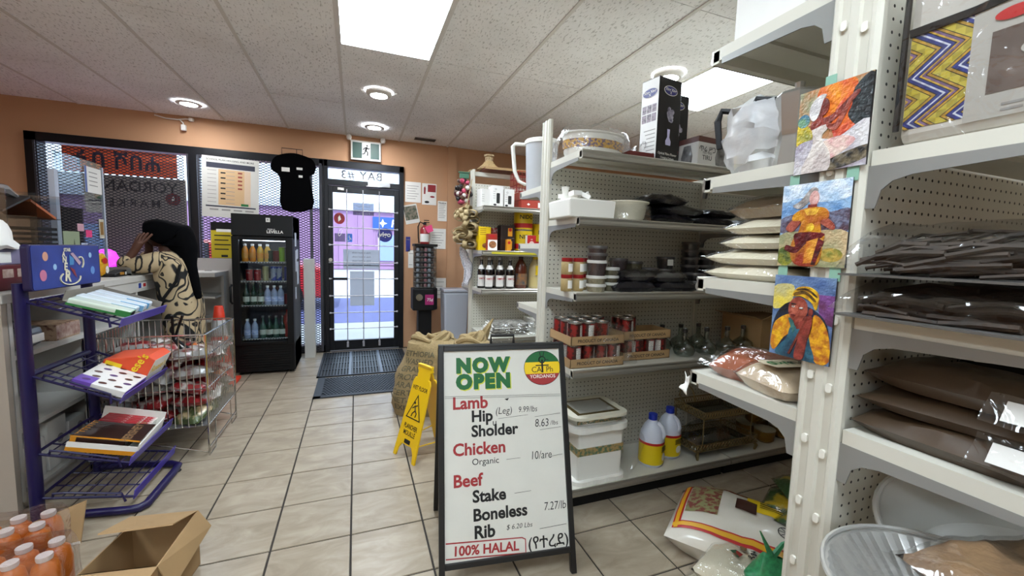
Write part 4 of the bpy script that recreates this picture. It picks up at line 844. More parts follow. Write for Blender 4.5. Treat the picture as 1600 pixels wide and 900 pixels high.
bag('grain_bag', 'second clear bag of brown grain lying behind the printed one', 'bag', mat('brown grain', '#6d5138', .7, var=.15, vscale=60), (1.26, .78, Z), .24, .14, .08, PI/2+.1, seed=63, rough=.006)
t = thing('torn_paper', 'scrap of torn white paper stuck to the shelf corner', 'paper', (.958, .955, .915)); crumple(lambda u, v: (-.016+.03*u*v, -.02+.045*u, -.035+.05*v), 7, 7, 'paper_scrap', PAPER, t, .014, 30, 2, solid=.001)
# bags on the floor and deck in the aisle
t = thing('rice_flour_bag', 'large white flour bag with red and yellow border lying in the aisle', 'bag', (1.66, 1.235, .0), rz=-.42)
t.rotation_euler = (0, 0, -.95); t.location = (1.60, 1.20, .0)
RB = pillow(.62, .42, .2, 71, .012, 22, 16, pw=3.2, flat=.4)
RB.build('sack', mat('white flour sack', '#d6d1c4', .35, var=.05, vscale=6, bump=.3, bscale=18, coat=.5), t, smooth=True)
def drape(poly_pts, m_, name, dz=.004, par=t):
    """lay a printed patch over the sack's top surface"""
    b = MB(); vs = []; off = 71*13.7
    for x, y in poly_pts:
        u, v = x/.62+.5, y/.42+.5; a, c = 2*u-1, 2*v-1; p = max(0., 1-abs(a)**3.2)**.55*max(0., 1-abs(c)**3.2)**.55
        n_ = noise.noise(Vector((u*4+off, v*4, off)))+.5*noise.noise(Vector((u*11+off, v*9, 3)))
        vs.append((x, y, .2*.4+.2*.6*p+.012*n_*min(1, p*2)+dz))
    return vs
def patch(x0, x1, y0, y1, m_, name, dz=.004, nu=10, nv=6):
    pts = drape([(x0+(x1-x0)*i/(nu-1), y0+(y1-y0)*j/(nv-1)) for j in range(nv) for i in range(nu)], m_, name, dz)
    return MB().add(pts, [(j*nu+i, j*nu+i+1, (j+1)*nu+i+1, (j+1)*nu+i) for j in range(nv-1) for i in range(nu-1)]).build(name, m_, t, smooth=True, fix=False)
for x0, x1, y0, y1 in ((-.285, .285, -.185, -.155), (-.285, .285, .155, .185), (-.285, -.255, -.185, .185), (.2, .23, -.185, .185)):
    patch(x0, x1, y0, y1, RED, 'red_border', .003, 16 if x1-x0 > .1 else 4, 4 if x1-x0 > .1 else 14)
    q = .007; patch(x0+q*(x1-x0 < .1), x1-q*(x1-x0 < .1), y0+q*(x1-x0 > .1), y1-q*(x1-x0 > .1), mat('border gold', '#d9a21a', .4), 'yellow_border', .0055, 16 if x1-x0 > .1 else 4, 3 if x1-x0 > .1 else 14)
patch(.235, .29, -.14, .14, RED, 'red_end', .003, 4, 12); patch(-.25, -.12, -.1, .15, mat('produce print', '#7a3b34', .4, col2='#8a8d62', vscale=40, thr=(.45, .55)), 'food_print', .003, 8, 10); patch(-.02, .19, .0, .15, YELLOW, 'yellow_panel', .003, 10, 8); patch(-.06, .02, -.03, .06, mat('brown print'), 'name_panel', .006, 6, 6)
for k in range(6): patch(.03, .15, .04+.017*k, .046+.017*k, INK, 'text_line', .0065, 8, 2)
wl = MB(); vs = drape([(.13+.03*math.cos(a*PI/8), -.08+.03*math.sin(a*PI/8)) for a in range(16)], 0, ''); wl.tube(vs, .0016, 4, closed=True); c_ = drape([(.13, -.08)], 0, '')[0]
for a in range(0, 16, 2): wl.tube([c_, vs[a]], .001, 4)
wl.build('wheel_print', INK, t)
for k, (x, y, z, rz, l, w_, q) in enumerate(((1.86, 1.20, .16, .5, .3, .2, 'lower'), (1.90, 1.17, .225, .9, .28, .18, 'upper'), (1.78, 1.06, .18, .2, .26, .18, 'nearest'))):
    t2 = bag('snack_pouch', 'green and yellow spice pouch, %s of three heaped behind the flour bag' % q, 'bag', mat('green foil print', '#20501f', .3, col2='#c3a51d', var=.1, vscale=9, thr=(.44, .5), coat=.5), (x, y, z), l, w_, .06, rz, seed=80+k, group='green and yellow pouches', tail=.02, tilt=(-.2, .12))
    poly('date_print', ell(.05, .025), mat('date brown', '#4a2412', .4), t2, (-.03, 0, .068), (0, 0, .3))
for k, (x, y, z, rz) in enumerate(((1.33, 1.12, 0, .5), (1.27, 1.06, .0, .9))):
    pass
t2 = bag('bread_flour_bag', 'clear bag of white flour with small logo on the floor, upper of two', 'bag', FLO, (1.36, 1.08, .062), .26, .2, .075, .35, seed=90, rough=.008); poly('logo_print', [(-.03, -.01), (0, -.025), (.015, 0), (0, .02)], mat('logo print', '#8b2a22', .4, col2='#1f4a30', vscale=20, thr=(.48, .52)), t2, (.03, 0, .083), (0, 0, .3)); poly('logo_print', ell(.017, .012), mat('brown oval print', '#6e5a3c', .4), t2, (.08, -.01, .0815), (0, 0, .3)); txt('ዱቄት', .028, INK, t2, (.07, -.05, .081), FUP, .03)
bag('bread_flour_bag', 'clear bag of white flour on the floor, under the bag with the logo', 'bag', FLO, (1.30, 1.07, 0), .28, .21, .06, .15, seed=91, rough=.008)
t2 = thing('green_net_bag', 'knotted green net bag in front of the flour bag', 'bag', (1.40, .955, .03))
crumple(lambda u, v: ((.09*math.cos(2*PI*u))*math.sin(PI*(.08+.84*v)), (.07*math.sin(2*PI*u))*math.sin(PI*(.08+.84*v)), .2*v), 20, 12, 'net_body', mat('green net', '#2f8a58', .4, var=.4, vscale=70), t2, .025, 18, 2, closed_u=True)
MB().tube([(0, 0, .19), (-.03, 0, .24), (-.06, .01, .3)], [.012, .008, .002], 6).tube([(0, 0, .19), (.05, 0, .23), (.08, -.02, .26)], [.012, .008, .002], 6).build('knot_tails', mat('green net'), t2); film_dome(t2, .12, .1, .1, (.09, .0, .1), 4, amp=.03)
bag('white_sack', 'plain white sack lying under the green net bag', 'sack', FLO, (1.42, .96, 0), .2, .13, .029, .2, seed=95, film=False)
bag('white_pouch', 'plain white plastic pouch at the far right behind the green pouches', 'bag', PLW, (2.06, 1.1, .15), .25, .22, .1, .7, seed=97, film=False)
carton('low_carton', 'low brown carton under the green and yellow pouches', 'carton', CARD, (1.98, 1.1, 0), .36, .26, .148)

# ================================================================ PAINTINGS ON THE END POST
def artm(a, b, s=70): return mat('paint %s %s %d' % (a, b, s), a, .35, col2=b, vscale=s, thr=(.4, .6), bump=.4, bscale=120, coat=.3)
def smooth(P, n=4):
    out = []; m = len(P)
    for i in range(m):
        p0, p1, p2, p3 = [P[(i+k-1) % m] for k in range(4)]
        for j in range(n):
            t_ = j/n; out.append(tuple(.5*(2*p1[k]+(p2[k]-p0[k])*t_+(2*p0[k]-5*p1[k]+4*p2[k]-p3[k])*t_*t_+(3*p1[k]-p0[k]-3*p2[k]+p3[k])*t_**3) for k in (0, 1)))
    return out
def painting(label, y0, y1, z0, z1, shapes, tilt=0):
    w_, h = y1-y0, z1-z0
    t = thing('painting', label, 'painting', (.9555, (y0+y1)/2, (z0+z1)/2), group='paintings on the end post', rot=(PI/2, tilt, -PI/2))
    MB().bx(-w_/2, w_/2, -h/2, h/2, -.0045, 0).build('board', mat('board edge', '#24201f', .6), t)
    for k, (nm, pts, m_) in enumerate(shapes):
        pts = smooth(pts) if len(pts) > 4 else pts
        q = [(max(-.5, min(.5, u-.5))*w_, max(-.5, min(.5, .5-v))*h) for u, v in pts]
        b = MB(); b.prism(q, 0, .00035+.00022*k, 'xy'); b.build(nm, m_, t, loc=(0, 0, 0))
    return t
def E_(cx, cy, rx, ry, n=14): return [(cx+rx*math.cos(2*PI*i/n), cy+ry*math.sin(2*PI*i/n)) for i in range(n)]
SQ = [(0, 0), (1, 0), (1, 1), (0, 1)]
SK = artm('#8c3a30', '#5d2018', 40); SKL = artm('#a35240', '#7c3226', 50)
painting('painting of a woman in white headscarf reaching up, topmost of the three', .537, .682, 1.492, 1.674, [
 ('sky_paint', SQ, artm('#a9744a', '#8a8a6a', 25)), ('orange_paint', [(.3, 0), (.75, 0), (.8, .2), (.7, .55), (.45, .5), (.3, .3)], artm('#dd8a1e', '#c4531f', 22)), ('yellow_paint', [(.0, .4), (.15, .42), (.25, .55), (.1, .66), (0, .62)], artm('#d0b32a', '#8a8a3a', 30)), ('blue_spot', E_(.09, .35, .09, .08), artm('#3f6f8a', '#67906f', 40)), ('red_paint', [(.55, .3), (.85, .1), (.95, .35), (.8, .6), (.55, .62)], artm('#b8402a', '#d86a2a', 26)),
 ('dark_tree', [(.78, .12), (1, .02), (1, .55), (.86, .56), (.72, .42), (.76, .3)], artm('#15171a', '#2b3336', 50)), ('white_ground', [(0, .66), (.3, .6), (.6, .64), (1, .5), (1, 1), (0, 1)], artm('#c9c6c6', '#9a92a0', 20)), ('pink_ground', [(.3, .7), (.6, .62), (.85, .7), (.6, .85), (.4, .86)], artm('#c99b98', '#d9c6b8', 30)), ('dark_ground', [(.5, .88), (1, .78), (1, .92), (.6, 1), (.45, .97)], artm('#23211f', '#6a5f4a', 60)),
 ('dress', [(.24, .42), (.45, .4), (.46, .5), (.38, .6), (.52, .8), (.5, 1), (.12, 1), (.25, .7), (.26, .6)], artm('#d8d1c8', '#b3a7a3', 18)), ('arm', [(.22, .4), (.3, .36), (.5, .36), (.78, .17), (.84, .2), (.55, .42), (.35, .46), (.22, .48)], SK), ('arm', [(.44, .42), (.56, .46), (.72, .24), (.76, .26), (.6, .53), (.46, .5)], SKL), ('neck', [(.3, .3), (.38, .32), (.36, .42), (.27, .42)], SK), ('face', E_(.38, .24, .075, .1), SK), ('headscarf', [(.3, .1), (.4, .1), (.36, .18), (.31, .34), (.24, .38), (.18, .3), (.2, .18)], artm('#dedbd8', '#b8b4b4', 30))])
painting('painting of a woman in a gold dress walking, middle of the three', .556, .703, 1.283, 1.470, [
 ('sky_paint', SQ, artm('#5e88b8', '#8fb0cf', 22)), ('cloud_paint', [(0, 0), (1, 0), (1, .2), (.6, .24), (.3, .17), (0, .2)], artm('#d5dde5', '#9fb9d2', 28)), ('dark_strokes', [(0, .42), (.25, .36), (.75, .36), (1, .34), (1, .58), (.7, .6), (.3, .6), (0, .58)], artm('#4a3440', '#6a6f86', 45)), ('sand_paint', [(0, .62), (.5, .58), (1, .6), (1, 1), (0, 1)], artm('#b9a27c', '#8d8f6a', 18)), ('bush_paint', E_(.12, .88, .14, .12), artm('#8a8a2c', '#4a5a2a', 60)), ('bush_paint', E_(.8, .86, .16, .08), artm('#7a7a34', '#b79a4a', 60)),
 ('hair', [(.3, .2), (.45, .06), (.55, .1), (.45, .2), (.3, .3), (.18, .26)], artm('#7d7672', '#b7b2b0', 50)), ('face', E_(.5, .19, .07, .09), artm('#d7b0aa', '#b88078', 50)), ('neck', [(.42, .26), (.54, .26), (.56, .36), (.4, .36)], SK), ('arm', [(.24, .4), (.34, .42), (.3, .5), (.2, .58), (.1, .54), (.16, .46)], SKL), ('arm', [(.6, .4), (.7, .42), (.82, .52), (.8, .57), (.68, .52), (.58, .46)], SKL), ('bodice', [(.22, .36), (.38, .3), (.62, .3), (.72, .36), (.72, .44), (.62, .46), (.62, .62), (.32, .62), (.34, .46), (.2, .44)], artm('#c98a1c', '#a4541c', 20)), ('collar', [(.36, .31), (.6, .31), (.55, .38), (.42, .39)], artm('#e0b43a', '#a86a20', 40)), ('skirt', [(.3, .62), (.66, .62), (.68, .72), (.62, .98), (.3, .98), (.2, .8)], artm('#c48a24', '#8a2f20', 14)), ('sash', [(.26, .6), (.66, .6), (.66, .66), (.45, .72), (.3, .84), (.12, .8), (.14, .74), (.28, .76)], artm('#6e1a1c', '#4a1014', 40)), ('medallion', E_(.48, .53, .06, .05), artm('#e8c83a', '#c08a1e', 60)), ('fold', [(.45, .7), (.62, .66), (.56, .95), (.42, .97)], artm('#dba03a', '#b8641e', 30)), ('fold', [(.62, .66), (.7, .7), (.6, .98), (.54, .98)], artm('#3a1a1c', '#6e1a1c', 40))])
painting('painting of a child in a striped yellow cap and fleece, lowest of the three', .568, .705, 1.068, 1.260, [
 ('blue_paint', SQ, artm('#3f5a8e', '#6f88a8', 14)), ('yellow_paint', [(.0, .15), (.25, .1), (.36, .15), (.3, .35), (.1, .42), (0, .4)], artm('#d8c24a', '#b8b07a', 22)), ('purple_paint', [(.75, .2), (1, .2), (1, .55), (.8, .5)], artm('#5d2f54', '#7a4a8a', 24)), ('dark_paint', [(.05, .55), (.3, .32), (.75, .4), (.95, .6), (.9, .95), (.1, .9)], artm('#15161c', '#1f2c44', 20)), ('fleece', [(.02, .75), (.08, .58), (.3, .47), (.36, .55), (.42, .66), (.25, .76), (.1, .94), (.02, .9)], artm('#dba81e', '#b8701c', 55)), ('fleece', [(.72, .44), (.86, .5), (.97, .68), (1, .94), (.82, 1), (.66, .8), (.7, .6)], artm('#dba020', '#a85a1c', 55)), ('shirt', [(.36, .62), (.6, .62), (.7, .8), (.75, 1), (.2, 1), (.12, .94), (.3, .76)], artm('#2f6478', '#1d3f52', 16)), ('scarf', [(.3, .52), (.36, .5), (.44, .64), (.4, .7)], artm('#4a7a72', '#2c5a5a', 40)), ('neck', [(.36, .5), (.6, .48), (.6, .6), (.46, .64)], SK), ('face', E_(.45, .4, .16, .15), SKL), ('cheek_light', E_(.4, .4, .06, .05), artm('#b8644e', '#a35240', 40)), ('ear', E_(.66, .42, .035, .05), SK), ('cap', [(.34, .24), (.42, .14), (.6, .12), (.76, .2), (.74, .38), (.66, .3), (.5, .24)], artm('#e0b51e', '#a8741a', 60)), ('cap_stripe', [(.38, .2), (.55, .17), (.72, .26), (.71, .29), (.55, .21), (.38, .24)], artm('#2b1d12', '#6a4a16', 40)), ('cap_stripe', [(.42, .155), (.58, .14), (.74, .215), (.73, .235), (.58, .165), (.42, .175)], artm('#2b1d12', '#6a4a16', 40)),
 ('brow', [(.34, .33), (.42, .335), (.42, .345), (.34, .345)], INK), ('eye', E_(.375, .37, .028, .012, 8), artm('#d9cfc8', '#3a2018', 200)), ('eye', E_(.51, .38, .03, .013, 8), artm('#d9cfc8', '#3a2018', 200)), ('mouth', E_(.38, .475, .04, .012, 8), artm('#5a1a1a', '#7a2a24', 60)), ('arm', [(.56, .5), (.68, .46), (.7, .54), (.64, .8), (.6, .98), (.46, .98), (.5, .75)], SK), ('staff', [(.6, .5), (.63, .51), (.38, .96), (.35, .95)], artm('#7a3226', '#5a2018', 40))])
TAPE = mat('pale green tape', '#7fa894', .6)
for k, (y, z) in enumerate(((.68, 1.476), (.56, 1.479), (.69, 1.272), (.575, 1.270), (.62, 1.678))): t = thing('tape_strip', 'pale green tape strip, %s' % ('far side between top and middle paintings', 'near side between top and middle paintings', 'far side between middle and lowest paintings', 'near side between middle and lowest paintings', 'above the top painting')[k], 'tape', (.9585, y, z), group='green tape strips'); MB().bx(-.0012, 0, -.011, .011, -.016, .016).build('strip', TAPE, t)
for x, z0, h, nm in ((.9545, 1.485, .02, 'a'),): pass

# ================================================================ NEAR GONDOLA, NEAR SIDE (shelf y .23-.54)
Z = 1.52
t = thing('bedding_bag', 'clear zip bag of patterned bedding with printed insert on the near right shelf', 'bag', (.99, .385, Z+.002))
def weave_mat():
    m, N, L, b = nodes_mat('patterned textile'); b.inputs['Roughness'].default_value = .6
    tc = N.new('ShaderNodeTexCoord'); sp = N.new('ShaderNodeSeparateXYZ'); L.new(tc.outputs['Object'], sp.inputs[0])
    def mth(op, a, bb=None):
        n = N.new('ShaderNodeMath'); n.operation = op
        for i, q in enumerate((a, bb)):
            if q is None: continue
            if isinstance(q, (int, float)): n.inputs[i].default_value = q
            else: L.new(q, n.inputs[i])
        return n.outputs[0]
    zz = mth('ABSOLUTE', mth('SUBTRACT', mth('FRACT', mth('DIVIDE', sp.outputs['Z'], .082)), .5))
    d = mth('FRACT', mth('ADD', mth('DIVIDE', sp.outputs['Y'], .065), mth('MULTIPLY', zz, 1.5)))
    rp = N.new('ShaderNodeValToRGB'); rp.color_ramp.interpolation = 'CONSTANT'; e = rp.color_ramp.elements
    stops = [(0, '#b9a83a'), (.22, '#1a1712'), (.25, '#b98f2a'), (.33, '#1a1712'), (.36, '#7a5c86'), (.44, '#c9a23a'), (.5, '#1a1712'), (.53, '#27357e'), (.62, '#c9ccd6'), (.68, '#27357e'), (.8, '#1a1712'), (.83, '#b98f2a'), (.92, '#1a1712'), (.95, '#b9a83a')]
    e[0].position = 0; e[0].color = lin(stops[0][1]); e[1].position = stops[1][0]; e[1].color = lin(stops[1][1])
    for p, c in stops[2:]: q = e.new(p); q.color = lin(c)
    L.new(d, rp.inputs[0]); ck = N.new('ShaderNodeTexChecker'); ck.inputs['Scale'].default_value = 75; L.new(tc.outputs['Object'], ck.inputs['Vector']); ck.inputs[1].default_value = (1, 1, 1, 1); ck.inputs[2].default_value = (.72, .72, .72, 1)
    mx = N.new('ShaderNodeMixRGB'); mx.blend_type = 'MULTIPLY'; mx.inputs[0].default_value = 1; L.new(rp.outputs[0], mx.inputs[1]); L.new(ck.outputs[0], mx.inputs[2]); L.new(mx.outputs[0], b.inputs['Base Color'])
    return m
FAB = mat('white bedding', '#bdb8ae', .8, var=.05, vscale=12)
MB().bx(0, .26, -.15, .125, 0, .32).build('bedding', FAB, t, bevel=.02)
box('pattern_band', weave_mat(), t, -.001, 0, .03, .115, .03, .205)
MB().prism([(.117, .2), (.03, .2), (-.14, .215), (-.14, .228), (.03, .213), (.119, .215)], -.004, -.001, 'yz').build('black_piping', BLACK, t); MB().tube([(-.002, .125, .03), (-.002, .125, .3), (-.002, .1, .318), (-.002, -.15, .32)], .005, 6).build('black_zip', BLACK, t); MB().tube([(-.002, .0, .215), (-.002, .0, .32)], .011, 6).build('black_strap', BLACK, t)
ins = box('printed_insert', mat('insert card', '#a9a59c', .5), t, -.0015, 0, -.15, .03, .02, .2)
box('photo_print', mat('bed photo print', '#4a3d36', .4, col2='#6d6058', vscale=14), ins, -.0022, -.0015, -.15, .005, .06, .16); poly('pillow_print', ell(.03, .014), mat('pillow print', '#b7b2aa', .5), ins, (-.003, -.06, .12), FX); poly('red_oval', ell(.024, .01), RED, ins, (-.003, -.02, .182), FX)
for k in range(8): box('text_line', mat('grey ink'), ins, -.0022, -.0015, -.12+.04*(k % 3), -.095+.04*(k % 3), .028+.009*(k//3), .032+.009*(k//3))
crumple(lambda u, v: (-.008, -.15+.278*u, .0+.32*v), 12, 12, 'clear_cover', CLEAR2, t, .006, 14, 2)
Z = 1.187
STK = mat('dark twigs', '#1d1713', .7, col2='#43362b', var=.2, vscale=25)
for k, (z, lab, hh, xx) in enumerate(((.0, 'lower clear bag of dark dried twigs on the near right shelf', .07, .0), (.082, 'upper clear bag of dark dried twigs heaped on the near right shelf', .09, .0))):
    t = thing('twig_bag', lab, 'bag', (1.04, .395, Z+z), group='bags of dried twigs')
    tw = MB()
    for i in range(130):
        y0 = rnd.uniform(-.14, .06); x = rnd.uniform(-.09, .16); hz = hh*(1-((x-.03)/.16)**2*.7); z0 = rnd.uniform(.006, max(.012, hz)); l = rnd.uniform(.08, .14); a = rnd.uniform(-.12, .12)
        z1 = max(.006, min(hz, z0+rnd.uniform(-.02, .012))); tw.tube([(x, y0, z0), (x+l*a*.5+rnd.uniform(-.004, .004), y0+l*.5, (z0+z1)/2+.003), (x+l*a, min(.135, y0+l), z1*.7+.003)], rnd.uniform(.003, .006), 5)
    tag(tw.build('twigs', STK, t), kind='stuff')
    def f(u, v):
        a = u*PI; x = -.125+.31*(1-math.cos(a))/2; q = math.sin(a)**.6; e_ = min(1, (1-abs(2*v-1))*4)**.5
        return (x, -.16+.325*v, .012+(hh+.004)*q*e_)
    crumple(f, 18, 16, 'plastic_wrap', CLEAR, t, .007, 20, k, )
    MB().bx(-.115, .18, -.16, .155, 0, .004).build('tray_card', mat('grey tray card', '#55524e', .5), t)
    if k: crumple(lambda u, v: (-.0+.12*u, -.16+.1*v, hh+.008+.004*math.sin(u*4)), 6, 6, 'paper_label', PAPER, t, .003, 14, 3, solid=.001)
t = thing('dark_bundle', 'dark bundle at the shadowed back of the near right shelf', 'bundle', (1.42, .42, Z)); pillow(.3, .2, .16, 101, .02).build('bundle', mat('dark cloth', '#14110f', .8), t, smooth=True); MB().tube([(-.05, -.101, .06), (-.05, -.05, .145), (-.05, .1, .06)], .004, 5).build('tie', BROWN, t)
Z = .938
BRP = mat('brown powder', '#453525', .45, var=.08, vscale=20, coat=.35, bump=.15, bscale=25)
for k, (x, y, z, l, w_, h, rz, lab) in enumerate(((1.09, .39, 0, .30, .19, .055, PI/2, 'bottom clear bag of brown powder on the near right shelf'), (1.10, .395, .057, .29, .19, .045, PI/2+.06, 'middle clear bag of brown powder in the near right stack'), (1.105, .385, .104, .29, .19, .06, PI/2-.05, 'top clear bag of brown powder in the near right stack'))):
    t = bag('powder_bag', lab, 'bag', BRP, (x, y, Z+z), l, w_, h, rz, seed=110+k, group='bags of brown powder', rough=.012, film=False)
    if k == 2: poly('sticker', rrect(-.012, .012, -.005, .005, .002), PAPER, t, (.02, -.03, .068), (0, 0, .6))
for k, (y, z, q) in enumerate(((.33, 1.035, 'upper'), (.34, .96, 'lower'))):
    t = thing('price_tag_sheet', 'white label in a clear sleeve on the brown powder bags, %s' % q, 'label', (.985, y-.04, z+.012), group='sleeved labels'); crumple(lambda u, v: (-.02+.03*v, -.06+.11*u, -.005+.045*v), 6, 5, 'sleeve', CLEAR2, t, .006, 20, k); MB().hexa([(-.012, -.06, 0), (-.008, .03, 0), (-.007, .03, 0), (-.011, -.06, 0)], [(.008, -.06, .03), (.012, .03, .03), (.013, .03, .03), (.009, -.06, .03)]).build('label_card', PAPER, t)
t = thing('dark_bundle', 'dark parcel deep at the back of the shelf behind the brown powder bags', 'bundle', (1.44, .42, Z)); pillow(.34, .2, .2, 103, .02).build('bundle', mat('dark cloth'), t, smooth=True); MB().tube([(-.05, -.101, .07), (-.05, -.05, .18), (-.05, .1, .07)], .004, 5).build('tie', BROWN, t)
# tilted white oval basin
t = thing('oval_basin', 'large white oval plastic basin with a handle slot leaning on the lower near shelf', 'basin', (1.17, .28, .715))
n = 48; rings = [(.0, .0), (.55, .0), (.72, .008), (.78, .03), (.83, .035), (.9, .12), (.98, .16), (1.0, .17)]
v = []; f = []
for r_, h in rings: v += [(.165*r_*math.cos(2*PI*i/n), .25*r_*math.sin(2*PI*i/n), h-.08) for i in range(n)]
for j in range(len(rings)-1):
    for i in range(n):
        if j == 5 and (i < 4 or i >= n-4): continue
        f.append((j*n+i, j*n+(i+1) % n, (j+1)*n+(i+1) % n, (j+1)*n+i))
bb = MB().add(v, f).build('basin_shell', mat('grey white plastic', '#c3c2bc', .35), t, smooth=True, fix=False, solid=.006); MB().tube([(.165*math.cos(2*PI*i/n), .25*math.sin(2*PI*i/n), .09) for i in range(n)], .006, 6, closed=True).build('rim', mat('grey white plastic'), t, smooth=True)
t.rotation_euler = (0, -.6, 0)
# foil pan with dried fish on a carton
t = carton('brown_carton', 'tall brown carton under the foil pan at the near right', 'carton', CARD, (.80, .27, 0), .27, .32, .70)
box('tape', ACRYL, t, -.02, .02, -.161, .161, .699, .7005)
t = thing('foil_pan', 'round fluted aluminium foil pan wrapped in clear plastic at the lower right', 'pan', (.905, .285, .702))
FOIL = mat('foil', '#d6d5d1', .3, metal=.7)
nn = 96; v = []; f = []
rp = [(.0, 0), (.125, 0), (.135, .004), (.19, .055), (.2, .055), (.203, .06), (.199, .063)]
for k, (r_, h) in enumerate(rp):
    for i in range(nn):
        q = r_+(.0025*(i % 2) if k in (2, 3) else 0); v.append((q*math.cos(2*PI*i/nn), q*math.sin(2*PI*i/nn), h))
for j in range(len(rp)-1): f += [(j*nn+i, j*nn+(i+1) % nn, (j+1)*nn+(i+1) % nn, (j+1)*nn+i) for i in range(nn)]
MB().add(v, f).build('pan', FOIL, t, fix=False, solid=.0012); MB().tube([(.2*math.cos(2*PI*i/48), .2*math.sin(2*PI*i/48), .061) for i in range(48)], .004, 6, closed=True).build('rolled_rim', FOIL, t, smooth=True)
MB().lathe([(.06, .003), (.065, .006), (.06, .009)], 40, cap=False).build('base_ring', FOIL, t, smooth=True)
crumple(lambda u, v: (.19*math.cos(2*PI*u)*math.cos(v*1.5), .19*math.sin(2*PI*u)*math.cos(v*1.5), .064+.02*math.sin(v*1.5)), 28, 8, 'plastic_wrap', CLEAR, t, .008, 20, 2, closed_u=True)
t = bag('dried_meat', 'brown slab of dried meat in clear plastic lying across the foil pan', 'dried meat', mat('dried meat', '#4d382a', .55, col2='#8a6c4c', var=.2, vscale=9, thr=(.35, .7), bump=.7, bscale=30), (1.0, .27, .768), .3, .16, .06, -.25, seed=120, rough=.014, tail=.03, filmmat=CLEAR)
# ================================================================ SANDWICH BOARD
t = thing('sandwich_board', 'black framed A-frame sign board listing halal meat prices', 'sign', (.559, 1.393, 0), rz=-.1347)
A = .2827; SL = .932; PB = PI/2-A
BF = mat('black board frame', '#141313', .45)
def legs(a, nm, par): 
    b = MB().bx(-.2765, -.252, 0, SL, -.012, .012); q = MB().bx(.252, .2765, 0, SL, -.012, .012)
    return b, q
fr = MB().bx(-.2765, -.2535, 0, SL, -.014, .01).bx(.2535, .2765, 0, SL, -.014, .01).bx(-.2535, .2535, SL-.026, SL, -.014, .01).bx(-.2535, .2535, .078, .1, -.014, .01).build('front_frame', BF, t, rot=(PB, 0, 0), bevel=.002)
pn = box('front_panel', mat('white coroplast', '#d3d2c9', .45, var=.03, vscale=8), t, -.2535, .2535, .1, SL-.026, -.006, 0, rot=(PB, 0, 0))
bk = MB().bx(-.2765, -.2535, 0, SL, -.01, .014).bx(.2535, .2765, 0, SL, -.01, .014).bx(-.2535, .2535, SL-.026, SL, -.01, .014).bx(-.2535, .2535, .078, .1, -.01, .014).build('back_frame', BF, t, loc=(0, .52, 0), rot=(PI/2+A, 0, 0), bevel=.002)
box('back_panel', mat('white coroplast'), t, -.2535, .2535, .1, SL-.026, 0, .006, loc=(0, .52, 0), rot=(PI/2+A, 0, 0))
MB().tube([(-.05, .27, .885), (-.05, .27, .93), (.05, .27, .93), (.05, .27, .885)], .007, 6).build('carry_handle', BF, t)
RT = mat('sign red', '#9c2a2c', .5); GT = mat('sign green', '#11602f', .5); YT = mat('sign lime shadow', '#c9cf45', .5)
def s_txt(s_, u, v, size, m, bold=.012, ax='LEFT', z=.0008, **k): return txt(s_, size, m, pn, (u, v, z), FUP, bold, ax, **k)
for s_, u, v, w_ in (('NOW', -.09, .842, 1.0), ('OPEN', -.087, .775, 1.0)):
    s_txt(s_, u+.004, v-.004, .078, YT, .082, 'CENTER', .0006, sp=1.22); s_txt(s_, u, v, .078, GT, .078, 'CENTER', .0012, sp=1.22)
for s_, u, v, size, m, bo in (('Lamb', -.22, .69, .068, RT, .028), ('Hip', -.143, .635, .063, INK, .03), ('Sholder', -.143, .576, .063, INK, .03), ('Chicken', -.22, .508, .066, RT, .028), ('Organic', -.143, .458, .035, INK, .002), ('Beef', -.22, .389, .066, RT, .028), ('Stake', -.143, .326, .063, INK, .03), ('Boneless', -.143, .257, .063, INK, .03), ('Rib', -.14, .194, .065, INK, .03)): s_txt(s_, u, v, size, m, bo)
hb = poly('halal_box', [(-.25, .112), (.07, .096), (.07, .15), (.055, .158), (-.25, .172)], RT, pn, (0, 0, .0004), FUP, .0004); poly('halal_field', [(-.25, .117), (.066, .101), (.066, .148), (.053, .154), (-.25, .167)], mat('white coroplast'), hb, (0, 0, .0005), (0, 0, 0), .0004); tx = s_txt('100% HALAL', -.092, .1325, .048, RT, .03, 'CENTER', .0022); tx.rotation_euler = (0, 0, -.04)
s_txt('(የተረደ)', .165, .127, .062, INK, .01, 'CENTER')
def hand(pts, r=.0013): MB().tube([(x, y, .001) for x, y in pts], r, 4).build('marker_stroke', INK, pn)
s_txt('(Leg)', -.005, .652, .04, INK, -.004, 'CENTER', shear=.15, sx=.9); s_txt('9.99/lbs', .1, .652, .034, INK, -.004, 'CENTER', shear=.15, sx=.8); s_txt('8.63', .16, .592, .046, INK, -.003, 'CENTER', shear=.1, sx=.8); s_txt('/lbs', .215, .59, .026, INK, -.003, 'CENTER', shear=.1); s_txt('10/are', .15, .463, .046, INK, -.004, 'CENTER', shear=.1, sx=.8); s_txt('7.27/lb', .2, .26, .045, INK, -.003, 'CENTER', shear=.1, sx=.8); s_txt('$ 6.20 Lbs', .045, .2, .026, INK, -.003, 'CENTER', shear=.2); s_txt('u', -.045, .607, .04, INK, .0, 'CENTER')
for x0, x1, y0, y1 in ((-.03, .1, .622, .63), (.13, .245, .62, .628), (.0, .06, .458, .46), (.15, .245, .565, .572), (.03, .1, .325, .328), (.13, .245, .18, .186), (.19, .245, .455, .46)): hand([(x0, y0), (x1, y1)], .0007)
hand([(-.25, .722), (.25, .708)], .0007); hand([(-.25, .715), (.25, .701)], .0007); poly('dirt_mark', [(.0, .7), (.02, .703), (.012, .693)], INK, pn, (0, 0, .001), FUP)
lg = poly('round_logo', ell(.083, .074, 36), INK, pn, (.174, .824, .0004), FUP)
